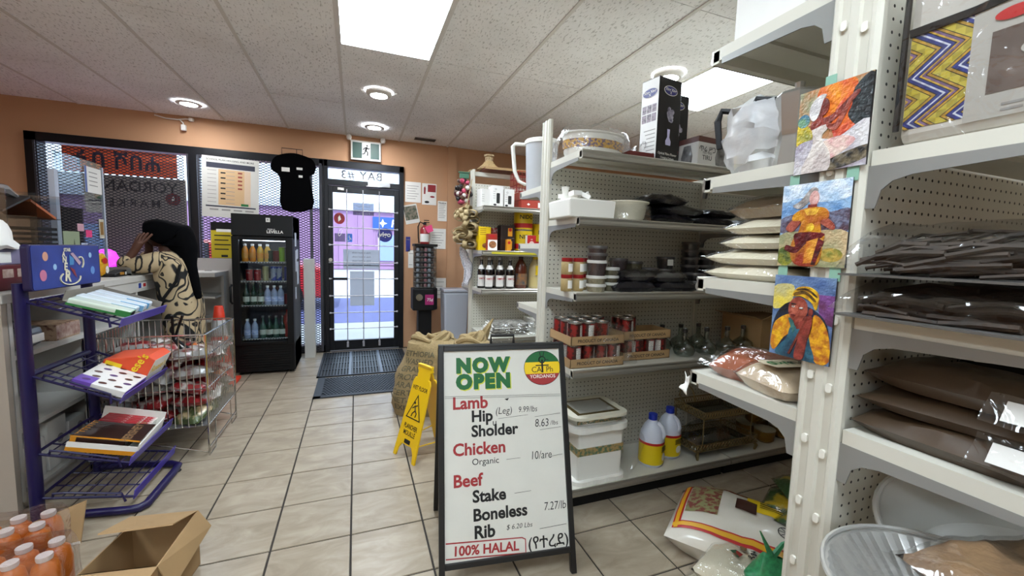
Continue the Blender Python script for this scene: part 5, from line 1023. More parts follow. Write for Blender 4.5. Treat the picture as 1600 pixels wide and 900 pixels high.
def band(v0, v1, m, nm, k):
    n = 14; P_ = []
    for s_ in (1, -1):
        for i in range(n+1):
            y = v0+(v1-v0)*i/n if s_ > 0 else v1-(v1-v0)*i/n; P_.append((s_*.081*math.sqrt(max(0, 1-(y/.072)**2)), y))
    poly(nm, P_, m, lg, (0, 0, .0006), (0, 0, 0))
band(.025, .0719, GT, 'green_band', 0); band(-.025, .025, YELLOW, 'yellow_band', 1); band(-.0719, -.025, RT, 'red_band', 2)
txt('YORDANOS', .021, PAPER, lg, (0, -.037, .0015), FUP, .01); txt('CA  Ph', .034, INK, lg, (0, -.008, .0015), FUP)
MB().bx(-.03, .03, .008, .013, .001, .0018).bx(-.004, .004, -.02, .035, .001, .0018).build('cross_mark', INK, lg); MB().tube([(.014*math.cos(a*PI/6), .035+.014*math.sin(a*PI/6), .0015) for a in range(12)], .0028, 4, closed=True).build('head_mark', INK, lg); MB().tube([(-.006, .05, .0015), (-.01, .068, .0015)], .0018, 4).build('ray_mark', INK, lg); MB().tube([(.006, .05, .0015), (.01, .068, .0015)], .0018, 4).build('ray_mark', INK, lg); MB().tube([(.012, .036, .0015), (.03, .034, .0015)], .0018, 4).build('ray_mark', INK, lg)
# ================================================================ WET FLOOR SIGN
t = thing('wet_floor_sign', 'yellow folding wet floor caution sign beside the burlap sack', 'caution sign', (.262, 2.49, 0), rz=-1.098)
YP = mat('caution yellow', '#e0b60f', .4); a = .29
out = [(-.115, 0), (-.085, 0), (-.075, .05), (-.05, .085), (.05, .085), (.075, .05), (.085, 0), (.115, 0), (.09, .47), (.075, .5), (.06, .5), (.06, .54), (.075, .55), (.07, .59), (-.07, .59), (-.075, .55), (-.06, .54), (-.06, .5), (-.075, .5), (-.09, .47)]
fp = MB().prism(out, -.012, 0, 'xy').build('front_panel', YP, t, rot=(PI/2-a, 0, 0), bevel=.004); MB().prism(out, 0, .012, 'xy').build('back_panel', YP, t, loc=(0, .335, 0), rot=(PI/2+a, 0, 0), bevel=.004)
MB().tube([(-.05, .168, .555), (.05, .168, .555)], .012, 8).build('hinge_bar', YP, t, smooth=True)
for s in (-1, 1): MB().tube([(s*.095, .028, .1), (s*.095, .168, .085), (s*.095, .307, .1)], .004, 5).build('spreader', YP, t)
txt('WET FLOOR', .036, INK, fp, (0, .435, .001), FUP, .02, sx=.75); txt('PLANCHER', .04, INK, fp, (0, .195, .001), FUP, .02, sx=.68); txt('MOUILLÉ', .04, INK, fp, (0, .155, .001), FUP, .02, sx=.75)
tri = [(-.075, .245), (.075, .245), (0, .4)]; ti = [(-.062, .252), (.062, .252), (0, .382)]
w1 = poly('warning_triangle', tri, INK, fp, (0, 0, .0006), (0, 0, 0)); poly('triangle_field', ti, YP, w1, (0, 0, .0006), (0, 0, 0), .0004)
mn = MB(); 
for q in ([(-.005, .33), (.008, .3)], [(.008, .3), (-.015, .28), (-.02, .26)], [(.008, .3), (.025, .285), (.02, .262)], [(-.002, .325), (-.025, .31)], [(-.002, .325), (.02, .335)]): mn.tube([(x, y, .0016) for x, y in q], .004, 5)
mn.lathe([(0, -.001), (.009, 0), (0, .001)], 10, (-.012, .345, .0016)); mn.build('slipping_man', INK, w1); poly('maker_badge', rrect(-.03, .03, .095, .12, .005), INK, fp, (0, 0, .0008), (0, 0, 0))
# ================================================================ BURLAP SACKS
BUR = mat('burlap', '#9c875f', .9, var=.18, vscale=45, bump=.6, bscale=220); BURD = mat('sack stencil', '#5c5540', .9)
def sack(loc, label, rx, ry, h, seed, rz, lean=(0, 0), stencil=False):
    t = thing('burlap_sack', label, 'sack', loc, rz=rz, group='burlap coffee sacks')
    def f(u, v):
        a = u*2*PI; ca, sa = math.cos(a), math.sin(a); k = (abs(ca)**3+abs(sa)**3)**(-1/3)
        r = (1-.18*max(0, v-.55)/.45)*(1+.07*math.sin(v*4.2+.4))*(1 if v > .08 else .93+.07*v/.08)
        x, y, z = ca*k*rx*r+lean[0]*v, sa*k*ry*r+lean[1]*v, v*h
        q = Vector((x*5, y*5, z*5+seed*9)); n_ = noise.noise(q)*.035+noise.noise(q*2.6)*.014
        return (x+ca*n_, y+sa*n_, z)
    b = MB().grid(f, 34, 22, closed_u=True); n = 34; tp = b.v[-n:]
    cx, cy = sum(p[0] for p in tp)/n, sum(p[1] for p in tp)/n
    for kk, (s, dz) in enumerate(((.78, .022), (.5, .0), (.2, -.02), (.0, -.03))):
        base = len(b.v)-n; b.v += [(cx+(p[0]-cx)*s, cy+(p[1]-cy)*s, p[2]+dz+.015*noise.noise(Vector((p[0]*14, p[1]*14, kk+seed)))) for p in tp]
        b.f += [(base+i, base+(i+1) % n, base+n+(i+1) % n, base+n+i) for i in range(n)]; b.m += [0]*n
    b.f.append(tuple(range(n-1, -1, -1))); b.m.append(0)
    b.build('sack_body', BUR, t, smooth=True)
    # rolled mouth folds
    for k in range(3):
        pts = []
        for i in range(13):
            q = i/12*PI*1.5+k*1.9; pts.append((cx+rx*(.62-.12*k)*math.cos(q), cy+ry*(.62-.12*k)*math.sin(q), h+.015+.03*math.sin(q*2+k)+.01*k))
        MB().tube(pts, [.014+.014*math.sin(PI*i/12) for i in range(13)], 8).build('rolled_fold', BUR, t, smooth=True)
    if stencil:
        for j, s_ in enumerate(('ETHIOPIA', 'WASHED', 'GRADE-2', 'PRODUCE', 'ARABICA', 'CERTIFIED', 'NET-60KG', 'EXPORT')):
            me = text_mesh(s_, .058, .015); q = MB(); q.add([v.co[:] for v in me.vertices], [p.vertices[:] for p in me.polygons]); z0 = h*.87-.058*j; vs = []
            for x, y, _ in q.v:
                u = (-PI/2-.3+x/((rx+ry)/2)*.95)/(2*PI) % 1; p = Vector(f(u, max(.02, min(.98, (z0+y)/h)))); c0 = Vector((lean[0]*.5, lean[1]*.5, p.z)); vs.append(tuple(p+(p-c0).normalized()*.007))
            q.v = vs; q.build('stencil_print', BURD, t, fix=False)
    return t
sack((.52, 3.28, 0), 'upright burlap coffee sack with stencilled print behind the wet floor sign', .25, .2, .56, 1, -.35, (.06, 0), True)
sk = sack((.845, 2.96, 0), 'burlap sack with pointed folded corner standing behind the sign board', .17, .17, .6, 2, .2, (-.02, 0))
MB().grid(lambda u, v: (.02+.13*v+(u-.5)*.16*(1-v), .02*math.sin(u*9)*(1-v), .57+.2*v), 9, 8).build('folded_corner', BUR, sk, smooth=True, fix=False, solid=.012)
# ================================================================ FLOOR MATS
RUB = mat('black rubber', '#1c2027', .45)
t = thing('rubber_mat', 'black slotted rubber mat with grey strips in front of the door', 'mat', (.09, 4.83, 0))
b = MB(); W2, D2 = .46, .49
b.bx(-W2, W2, -D2, -D2+.02, 0, .012).bx(-W2, W2, D2-.02, D2, 0, .012).bx(-W2, -W2+.02, -D2, D2, 0, .012).bx(W2-.02, W2, -D2, D2, 0, .012)
for k in range(30): x = -W2+.02+k*(2*W2-.04)/30; b.bx(x+.008, x+.0225, -D2, D2, 0, .011)
for k in range(1, 4): y = -D2+k*2*D2/4; b.bx(-W2, W2, y-.014, y+.014, 0, .0105)
b.build('mat_grid', RUB, t); MB().bx(-W2+.01, W2-.01, -D2+.01, D2-.01, 0, .002).build('mat_backing', mat('mat backing rubber', '#0a0b0d', .7), t)  # backing sheet in a darker rubber than the slats
for x in (-.155, .155): box('grey_strip', mat('blue grey rubber', '#56606f', .4), t, x-.014, x+.014, -D2, D2, .0105, .0135)
t = thing('rubber_mat', 'black perforated rubber mat with a plain border, nearer than the slotted one', 'mat', (.07, 4.02, 0))
MB().bx(-.42, .5, -.285, .285, 0, .006).build('mat_base', RUB, t); MB().bx(-.42, -.36, -.285, .285, .006, .012).bx(-.42, .5, -.285, -.25, .006, .012).build('border', mat('charcoal rubber', '#2c3138', .5), t)
kn = MB()
for i in range(30):
    for j in range(16): x, y = -.345+i*.0285+(.014 if j % 2 else 0), -.235+j*.0325; kn.bx(x-.009, x+.009, y-.011, y+.011, .006, .0125)
tag(kn.build('raised_nubs', RUB, t), kind='stuff')

# ================================================================ BEVERAGE COOLER
t = thing('beverage_cooler', 'tall black glass-door beverage cooler beside the entrance', 'cooler', (-.845, 4.62, 0))
CB = mat('cooler black', '#060608', .45, spec=.3); CI = mat('cooler interior', '#4d4f54', .5)
b = MB().bx(-.26, -.235, .02, .5, .03, 1.578).bx(.235, .26, .02, .5, .03, 1.578).bx(-.26, .26, .48, .5, .03, 1.578).bx(-.26, .26, .02, .5, 1.35, 1.578).bx(-.26, .26, .02, .5, .03, .3)
b.build('cabinet', CB, t, bevel=.004); box('liner', CI, t, -.233, .233, .472, .479, .3, 1.35)
hd = MB().hexa([(-.26, -.012, 1.375), (.26, -.012, 1.375), (.26, .02, 1.375), (-.26, .02, 1.375)], [(-.26, 0, 1.58), (.26, 0, 1.58), (.26, .02, 1.58), (-.26, .02, 1.58)]).build('header', CB, t); txt('LEVELLA', .038, PAPER, hd, (.105, -.0135, 1.415), FY, .03); txt('PREMIUM', .016, PAPER, hd, (.075, -.0135, 1.44), FY, .01); box('energy_sticker', PAPER, hd, .03, .065, -.0145, -.006, 1.51, 1.55); txt('R', .02, INK, hd, (.047, -.016, 1.53), FY, .03)
dr = MB().bx(-.258, -.2, -.03, .015, .305, 1.365).bx(.2, .258, -.03, .015, .305, 1.365).bx(-.2, .2, -.03, .015, .305, .335).bx(-.2, .2, -.03, .015, 1.33, 1.365).build('door_frame', CB, t, bevel=.004); box('glass', GLASS, dr, -.2, .2, -.012, -.008, .335, 1.33); MB().tube([(-.262, -.035, .9), (-.27, -.055, .88), (-.27, -.055, .74), (-.262, -.035, .72)], .01, 8).build('handle', CB, dr, smooth=True)
gr = box('kick_grille', CB, t, -.26, .26, -.005, .02, .03, .3)
for k in range(9): box('louver', BLACK, gr, -.22, .22, -.012, -.005, .06+k*.024, .072+k*.024)
for x in (-.22, .22): MB().cyl((x, .06, 0), (x, .06, .03), .02, n=10).cyl((x, .44, 0), (x, .44, .03), .02, n=10).build('foot', CB, t)
box('light_tube', mat('cooler tube', '#eef4ff', .4, emit=7), t, -.18, .18, .05, .075, 1.325, 1.345)
SHZ = [.355, .69, .93, 1.12]
for z in SHZ:
    b = MB().bx(-.23, .23, .03, .04, z-.012, z)
    for k in range(24): x = -.225+k*.0196; b.bx(x, x+.004, .04, .46, z-.006, z-.001)
    b.build('wire_shelf', WHITE, t); lb_ = MB()
    for k in range(18): lb_.bx(-.215+k*.0245, -.198+k*.0245, .026, .0298, z-.010, z-.002)
    tag(lb_.build('price_strip', INK, t), kind='stuff')
PS = mat('side paper', '#b9bfcb', .6)
for k, (y, z, w_, h) in enumerate(((.12, 1.28, .1, .14), (.22, 1.15, .12, .1), (.14, 1.02, .08, .22), (.24, .88, .12, .24), (.1, .74, .06, .12))): box('taped_note', PS, t, .26, .263, y, y+w_, z, z+h)
cx, cy = -.845, 4.62
def drink(x, y, zi, lab, kind, m, group):
    z = SHZ[zi]+.0005
    if kind == 'can': return can((cx+x, cy+y, z), lab, .031, .115, group, m=m, panel=False)
    if kind == 'tall': return can((cx+x, cy+y, z), lab, .027, .15, group, m=m, panel=False)
    P_ = {'bot': [(.026, 0), (.03, .006), (.03, .11), (.026, .135), (.011, .165), (.011, .185)], 'glass': [(.027, 0), (.03, .006), (.03, .11), (.02, .14), (.011, .17), (.011, .215)], 'big': [(.036, 0), (.042, .008), (.042, .17), (.034, .21), (.014, .25), (.013, .27)], 'org': [(.026, 0), (.03, .006), (.028, .05), (.031, .08), (.028, .115), (.012, .15), (.012, .165)]}[kind]
    r, h = P_[-1]; capm = {'org': PAPER, 'bot': PAPER, 'glass': TIN, 'big': RED}[kind]
    lm = {'bot': mat('water label', '#8fa0c8', .4, col2='#d6dbe8', vscale=40), 'glass': mat('pale drink label', '#c7c9b4', .5), 'big': mat('red drink label', '#a8281e', .4), 'org': mat('orange drink label', '#d8791c', .4, col2='#c99a3a', vscale=50)}[kind]
    rr = max(p[0] for p in P_); top = P_[3][1] if kind != 'org' else .08
    return bottle((cx+x, cy+y, z), lab, P_, m, capm, [(r+.002, h-.012), (r+.003, h+.008), (0, h+.009)], lm, (.035, .085), rr+.0008, 'drink_bottle', group)
OJ = mat('orange juice drink', '#d5831a', .3); GB_ = mat('green glass', '#12301f', .15, coat=.4); WB = mat('clear water bottle', '#9aa4b5', .15, coat=.5); AM = mat('golden drink', '#c79a2c', .3)
for k in range(4): drink(-.17+.064*k, .08, 3, '%s orange drink bottle from the left on the cooler top shelf' % ORD[k], 'org', OJ if k < 2 else AM, 'orange drinks in the cooler')
for k, (m_, n_, kd) in enumerate(((GB_, 'dark green', 'can'), (mat('cola can', '#6b1518', .3, metal=.4), 'dark red', 'can'), (mat('lime can', '#7fae22', .3, metal=.3), 'lime green', 'tall'), (mat('steel can', '#4b5262', .3, metal=.6), 'grey steel', 'tall'))): drink(.045+.052*k, .08, 3, '%s drink can on the cooler top shelf' % n_, kd, m_, 'cans on the cooler top shelf')
CAN = mat('red cola can', '#8e1b1d', .3, col2='#b9a5a2', vscale=16, thr=(.28, .34), metal=.3)
for k, (m_, n_, kd) in enumerate(((CAN, 'first red cola can from the left', 'can'), (CAN, 'second red cola can from the left', 'can'), (mat('ginger can', '#a39c6a', .3, metal=.3), 'pale gold can', 'tall'), (mat('blue silver can', '#27398a', .3, col2='#9aa0aa', vscale=14, thr=(.48, .5), metal=.4), 'first blue and silver energy can', 'tall'), (mat('blue silver can'), 'second blue and silver energy can', 'tall'), (mat('blue can', '#1f2f86', .3, metal=.4), 'plain blue can at the right', 'tall'))): drink(-.14+.07*k-(.02 if k > 3 else 0), .08, 2, '%s on the cooler third shelf from the bottom' % n_, kd, m_, 'cans on the cooler third shelf')
for k in range(3): drink(-.17+.062*k, .08, 1, '%s dark green glass bottle from the left on the second lowest cooler shelf' % ORD[k], 'glass', GB_, 'green bottles in the cooler')
for k in range(3): drink(.015+.058*k, .07, 1, '%s clear water bottle from the left on the second lowest cooler shelf' % ORD[k], 'bot', WB, 'water bottles, second lowest shelf')
drink(.19, .08, 1, 'dark red can at the right end of the second lowest cooler shelf', 'can', mat('cola can'), None)
for k in range(2): drink(-.17+.065*k, .08, 0, '%s clear water bottle from the left on the lowest cooler shelf' % ORD[k], 'bot', WB, 'water bottles, lowest shelf')
for k in range(4): drink(-.035+.058*k, .08, 0, '%s green-tinted glass bottle from the left on the lowest cooler shelf' % ORD[k], 'glass', GB_ if k % 2 else mat('pale green glass', '#3d5a49', .15, coat=.4), 'green bottles, lowest shelf')
drink(.185, .1, 0, 'large red bottle at the right end of the lowest cooler shelf', 'big', mat('red drink', '#9a2a1c', .3), None)
t = thing('wall_panel', 'white panel standing between the cooler and the mesh screen', 'panel', (-.505, 5.17, 0)); box('panel_board', mat('white melamine', '#c9c9c4', .4), t, -.05, .05, 0, .16, 0, 1.14); box('edge_strip', WHITE, t, .05, .054, 0, .16, 0, 1.14)
# ================================================================ WINDOW POSTERS AND BLACK TEE
t = thing('menu_poster', 'large printed safety chart poster hung on the mesh by the cooler', 'poster', (-1.265, 5.355, 1.895), rot=(0, .03, 0))
PT2 = mat('poster paper', '#c9c8c0', .6)
box('sheet', PT2, t, -.27, .26, 0, .003, -.325, .32); pw = bpy.data.objects['sheet'] if False else None
def pr(nm, m, x0, x1, z0, z1, y=-.001): return box(nm, m, t, x0, x1, y, 0, z0, z1)
pr('title_bar', mat('dark navy ink', '#2a2c3c', .6), -.23, .22, .2, .255); pr('tan_column', mat('tan ink', '#c9a77c', .6), -.12, .12, -.19, .19); pr('footer_bar', mat('dark navy ink'), -.235, .23, -.215, -.2); pr('pale_column', mat('peach ink', '#cfb79c', .6), .12, .18, -.19, .19)
txt('SCHOOL PLAN HOUSING AND MORE', .026, INK, t, (-.01, -.0015, .285), FY, .01)
for k in range(9):
    pr('text_block', mat('grey ink'), -.22, -.14, .17-.042*k, .175-.042*k, -.0015); pr('text_block', mat('grey ink'), -.05, .03, .165-.042*k, .17-.042*k, -.002); pr('red_mark', mat('red brown ink', '#8e3b30', .6), .06, .1, .155-.042*k, .172-.042*k, -.002) if k < 5 else None
    if k < 6: pr('truck_print', INK, -.1, -.055, .145-.055*k, .16-.055*k, -.002)
pr('green_mark', GREEN, .09, .16, -.19, -.165, -.0022)
for k in range(4): pr('footer_text', mat('grey ink'), -.2+.11*k, -.12+.11*k, -.25, -.235, -.0015)
t = thing('yellow_poster', 'yellow and black poster partly behind the cooler', 'poster', (-1.36, 5.355, 1.33)); box('sheet', mat('poster yellow', '#c9b51e', .6), t, -.11, .11, 0, .003, -.2, .1); box('black_header', BLACK, t, -.11, .11, -.0005, .003, .1, .19); box('label_print', PAPER, t, -.06, .1, -.001, 0, .085, .115); box('logo_print', INK, t, -.02, .04, -.001, 0, -.19, -.165)
for k in range(4): box('text_line', INK, t, -.08, .07-.02*(k % 2), -.001, 0, .04-.05*k, .052-.05*k)
t = thing('black_tee', 'black T-shirt with small paper labels hung on a wire hanger over the screen', 'shirt', (-.645, 5.35, 1.69))
sh = [(-.13, 0), (.175, .03), (.165, .3), (.15, .4), (.19, .42), (.22, .5), (.19, .58), (.12, .615), (.0, .64), (-.12, .62), (-.2, .575), (-.24, .49), (-.225, .43), (-.17, .39), (-.145, .3)]
MB().prism(smooth(sh, 3), -.012, .012).build('shirt_body', mat('black cotton', '#040405', .95, spec=.05), t, bevel=.006)
for x, z, w_, h in ((-.09, .45, .08, .045), (.05, .47, .06, .025), (.06, .385, .04, .025)): box('paper_label', PAPER, t, x-w_/2, x+w_/2, -.0155, -.012, z-h/2, z+h/2)
MB().tube([(-.13, .02, .6), (-.13, .02, .69), (.08, .02, .69), (.08, .02, .6)], .005, 6).tube([(.02, .02, .69), (.02, .02, .62)], .004, 6).build('wire_hanger', mat('brown wire', '#4a2f26', .5), t)
# ================================================================ WALL NOTICES, EXTINGUISHER, STICKER MACHINE, WHITE BIN
def notice(label, x0, x1, z0, z1, m=PAPER, tilt=0, lines=6, extra=None):
    t = thing('wall_notice', label, 'notice', ((x0+x1)/2, 5.4365, (z0+z1)/2), group='papers pinned to the tan wall', rot=(0, tilt, 0)); w_, h = x1-x0, z1-z0
    MB().bx(-w_/2, w_/2, -.002, .0, -h/2, h/2).build('sheet', m, t)
    for k in range(lines): box('text_line', mat('grey ink'), t, -w_*.38, w_*(.36-.1*(k % 3)), -.0026, -.002, h*(.3-.62*k/max(1, lines-1))-.003, h*(.3-.62*k/max(1, lines-1))+.003)
    if extra: extra(t, w_, h)
    return t
notice('white printed notice nearest the door frame, upper row', .588, .785, 1.88, 2.135)
def ex1(t, w_, h): box('red_print', mat('dark red vinyl'), t, -.02, w_*.45, -.003, -.002, .03, h*.45); poly('figure_print', [(-.07, .0), (-.05, .0), (-.045, .07), (-.055, .1), (-.07, .08)], mat('dark red vinyl'), t, (0, -.0025, 0)); poly('car_print', ell(.03, .015), INK, t, (-.03, -.0025, -.1)); poly('car_print', ell(.03, .012), mat('dark red vinyl'), t, (.04, -.0025, -.03))
notice('white notice with red print, second from the door frame', .80, .985, 1.86, 2.13, lines=0, extra=ex1)
notice('white notice with large black heading, third from the door frame', 1.003, 1.125, 1.66, 1.92, lines=8, extra=lambda t, w_, h: txt('Notice', .035, INK, t, (0, -.0026, h*.4), FY, .02))
notice('tilted group photograph below the first notice', .575, .755, 1.61, 1.85, mat('photo border', '#d2d0ca', .5), -.22, 0, lambda t, w_, h: box('photo_print', mat('group photo print', '#7d7264', .5, col2='#39452f', vscale=30, thr=(.4, .6)), t, -w_*.44, w_*.44, -.003, -.002, -h*.3, h*.42))
notice('plain white letter right of the fire extinguisher', .905, 1.115, 1.295, 1.56); notice('white letter beside the sticker machine, low on the wall', .94, 1.125, .64, .91, lines=4); notice('narrow white paper left of the sticker machine', .63, .70, 1.04, 1.27, lines=2)
notice('small photograph low beside the leaf garland', 1.262, 1.44, 1.37, 1.52, mat('photo border'), 0, 0, lambda t, w_, h: box('photo_print', mat('grey photo print', '#8a8f96', .5, col2='#4f5248', vscale=25), t, -w_*.44, w_*.44, -.003, -.002, -h*.42, h*.42))
t = notice('narrow dark blue flyer beside the door, behind the sticker machine', .60, .655, 1.25, 1.44, mat('navy vinyl'), 0, 1)
t = thing('fire_extinguisher', 'red fire extinguisher with pink tag mounted on the wall', 'fire extinguisher', (.825, 5.355, 1.33))
MB().lathe([(.05, 0), (.058, .01), (.058, .2), (.045, .235), (.02, .25), (.018, .265)], 20).build('cylinder', mat('extinguisher red', '#8f1418', .3, coat=.5), t, smooth=True); MB().lathe([(.0588, .05), (.0588, .15)], 20, cap=False).build('label', PAPER, t, smooth=True)
MB().bx(-.018, .018, -.018, .018, .265, .295).bx(-.01, .06, -.008, .008, .295, .305).bx(-.01, .055, -.008, .008, .318, .328).build('valve_handle', BLACKP, t); MB().tube([(-.01, 0, .28), (-.06, -.01, .3), (-.085, -.01, .24), (-.08, -.01, .1), (-.072, -.01, .03)], .008, 7).build('hose', BLACKP, t, smooth=True); MB().hexa([(.03, -.075, .16), (.1, -.075, .19), (.1, -.073, .19), (.03, -.073, .16)], [(-.01, -.07, .235), (.075, -.07, .27), (.075, -.068, .27), (-.01, -.068, .235)]).build('pink_tag', mat('hot pink card', '#e0407a', .6), t); box('wall_bracket', GREY, t, -.02, .02, .057, .084, .05, .2)
t = thing('sticker_machine', 'black vending column with clear stacked capsule window beside the door', 'vending machine', (.775, 5.02, 0))
MB().lathe([(.17, 0), (.17, .02), (.05, .035), (.05, .06)], 20).build('base', BLACKP, t, smooth=True); MB().bx(-.08, .08, -.07, .07, .05, .56).build('pedestal', BLACKP, t, bevel=.008)
MB().prism([(-.15, -.12), (.09, -.14), (.15, -.06), (.15, .1), (-.15, .1)], .56, .82, 'xy').build('coin_box', BLACKP, t, bevel=.01); MB().cyl((-.08, -.125, .72), (-.08, -.155, .72), .04, n=18).build('coin_dial', CHROME, t, smooth=True); box('pink_print', mat('magenta print', '#a3206a', .4), t, .0, .1, -.146, -.136, .63, .75, rot=(0, 0, -.08)); txt('75¢', .05, PAPER, t, (.045, -.152, .69), (PI/2, 0, -.08), .02)
MB().bx(-.125, .125, -.11, .08, .82, 1.32).build('window_case', ACRYL, t); box('case_back', mat('case grey', '#6c6c70', .5), t, -.12, .12, .06, .078, .82, 1.32); box('top_cap', BLACKP, t, -.135, .135, -.12, .09, 1.32, 1.35)
for k in range(8):
    z = .83+k*.061; sh_ = box('capsule_rack', GREY, t, -.12, .12, -.1, .06, z, z+.004)
    for j in range(5): MB().lathe([(0, 0), (.016, .004), (.021, .021), (.016, .038), (0, .042)], 10).build('capsule', [mat('capsule clear', '#a4a7ad', .2), mat('capsule pink', '#b57a80', .3), mat('capsule brown', '#6e5a52', .3)][(j*2+k*3) % 3], sh_, loc=(-.09+.045*j, -.075, z+.0045), smooth=True)
t = thing('white_bin', 'tall white plastic storage bin against the wall behind the sacks', 'bin', (1.13, 4.95, 0)); MB().hexa([(-.13, -.12, 0), (.13, -.12, 0), (.13, .12, 0), (-.13, .12, 0)], [(-.15, -.14, .78), (.15, -.14, .78), (.15, .14, .78), (-.15, .14, .78)]).build('bin_body', mat('bluish white bin', '#b7bdc9', .4), t, bevel=.02); MB().bx(-.155, .155, -.145, .145, .78, .815).build('bin_lid', mat('bluish white bin'), t, bevel=.01)
# ================================================================ CHECKOUT COUNTER
LAM = mat('grey white laminate', '#c0beb8', .4, var=.03); BEI = mat('beige panel', '#a59a8d', .6, var=.04, vscale=4)
t = thing('checkout_counter', 'white laminate checkout counter with open shelves facing the aisle', 'counter', (-1.47, 2.48, 0))
LC = 1.75
box('countertop', LAM, t, -.66, .012, -.01, LC, 1.0, 1.045, bevel=.006)
box('end_panel', BEI, t, -.64, 0, 0, .03, 0, 1.0); box('side_panel', LAM, t, -.64, 0, LC-.03, LC, 0, 1.0); box('back_panel', LAM, t, -.64, -.62, .03, LC-.03, 0, 1.0)
for y in (.04, .66, 1.2): box('divider', LAM, t, -.6, -.002, y, y+.022, .05, 1.0)
for z in (.40, .75): box('shelf', LAM, t, -.62, -.006, .03, LC-.03, z-.022, z)
box('toe_kick', LAM, t, -.05, -.03, .03, LC-.03, 0, .06); box('bottom_deck', LAM, t, -.62, -.01, .03, LC-.03, .06, .08); box('apron', LAM, t, -.005, .004, .68, LC, .93, 1.0)
fl_ = box('flag_sticker', PAPER, t, .004, .006, 1.22, 1.34, .955, .99); box('blue_print', BLUE, fl_, .006, .0065, 1.22, 1.26, .955, .99); box('red_print', RED, fl_, .006, .0065, 1.29, 1.33, .96, .985)
# goods inside the counter
t = thing('silver_appliance', 'silver and grey small appliance on the counter upper shelf', 'appliance', (-1.62, 2.72, .75)); MB().bx(-.09, .1, -.1, .12, 0, .1).build('housing', mat('appliance grey', '#6f7278', .3, metal=.4), t, bevel=.03); MB().lathe([(.06, .1), (.055, .13), (.03, .14), (0, .142)], 16).build('lid', mat('appliance lid', '#8d9096', .25, metal=.6), t, smooth=True); box('front_trim', PAPER, t, .1, .104, -.06, .1, .02, .06)
t = carton('tea_box', 'brown patterned box on the counter upper shelf beside the appliance', 'box', mat('brown pattern box', '#5b3428', .5, col2='#a2876d', vscale=40, thr=(.5, .65)), (-1.60, 2.98, .75), .2, .2, .085); box('pale_print', mat('pale picture print', '#b9a79a', .5, col2='#7a4a40', vscale=30), t, .1, .1015, -.1, .1, .01, .08)
for k in range(3): t = carton('paper_pack', 'white paper carton, %s from the near end on the counter bottom deck' % ORD[k], 'box', mat('white card'), (-1.62, 2.68+.17*k, .08), .22, .15, .2 if k != 1 else .26, group='cartons in the counter'); poly('round_print', ell(.025, .025), mat('grey ink'), t, (.111, .02, .14), FXP)
# on the counter
CT = 1.0455
t = carton('red_tea_case', 'dark red box with picture panels at the near end of the counter', 'box', mat('dark red case', '#5b1216', .4), (-1.66, 2.66, CT), .24, .24, .12); 
for y in (-.09, .0, .09): box('picture_panel', mat('pale picture print'), t, .12, .1215, y-.035, y+.03, .06, .1); box('picture_panel', mat('pale picture print'), t, y-.035, y+.03, -.1215, -.12, .06, .1)
t = carton('lilac_box', 'pale lilac wrapped pack lying on the dark red box', 'box', mat('lilac wrap', '#7c7590', .4, var=.2, vscale=12), (-1.66, 2.67, CT+.1205), .22, .22, .075); box('label', PAPER, t, .11, .1115, -.08, .03, .01, .06)
t = thing('tissue_heap', 'crumpled white tissue paper heaped at the near end of the counter', 'tissue', (-1.66, 2.66, CT+.196)); crumple(lambda u, v: (.14*math.cos(2*PI*u)*math.cos(v*1.45), .13*math.sin(2*PI*u)*math.cos(v*1.45), .17*math.sin(v*1.45)), 22, 10, 'tissue', PAPER, t, .035, 14, 4, closed_u=True)
t = thing('acrylic_rack', 'clear acrylic pastry organiser with black trays on the counter', 'rack', (-1.78, 3.1, CT))
for y in (-.21, .0, .21): box('acrylic_side', ACRYL, t, -.2, .12, y-.003, y+.003, 0, .5)
for z in (.0, .2, .36): box('acrylic_shelf', ACRYL, t, -.2, .12, -.21, .21, z, z+.005)
for k in range(4): box('black_tray', BLACKP, t, -.18, .1, .015, .2, .206+.03*k, .222+.03*k)
MB().hexa([(-.18, -.2, .38), (.1, -.2, .38), (.1, .0, .47), (-.18, .0, .47)], [(-.18, -.2, .39), (.1, -.2, .39), (.1, .0, .48), (-.18, .0, .48)]).build('dark_folder', mat('dark folder', '#2b2523', .4), t); MB().hexa([(-.1, .0, .45), (.1, .0, .45), (.1, .2, .36), (-.1, .2, .36)], [(-.1, .0, .465), (.1, .0, .465), (.1, .2, .375), (-.1, .2, .375)]).build('orange_folder', mat('burnt orange card', '#a3562a', .5), t)
MB().tube([(-.15, -.34, .47), (.0, -.25, .5), (.05, -.1, .5), (.06, .0, .46)], [.005, .03, .03, .006], 8).build('silver_pouch', mat('silver pouch', '#8f8c8a', .25, metal=.7), t, smooth=True)
for k, (y, z, m_) in enumerate(((-.13, .006, PAPER), (-.12, .09, PAPER))): t2 = carton('white_tag_box', 'small white box with a slot, %s in the acrylic organiser' % ('lower', 'upper')[k], 'box', m_, (-1.78, 3.1+y, CT+z), .16, .12, .08, group='white slot boxes'); box('slot', INK, t2, .08, .0815, -.02, .02, .05, .06)
for k in range(7): t2 = thing('incense_packet', '%s thin brown packet leaning on the acrylic organiser' % ORD[k], 'packet', (-1.645, 3.2+.012*k, CT), group='brown packets', rot=(-.12, 0, .1)); MB().bx(-.002, .022, 0, .006, 0, .14-.006*k).build('packet', mat('brown packet', '#6d5a4c', .6), t2); box('packet_print', PAPER, t2, .022, .0225, .001, .005, .1, .12)
t = thing('paper_stack', 'loose stack of papers and envelopes on the counter by the shield', 'papers', (-1.72, 3.45, CT))
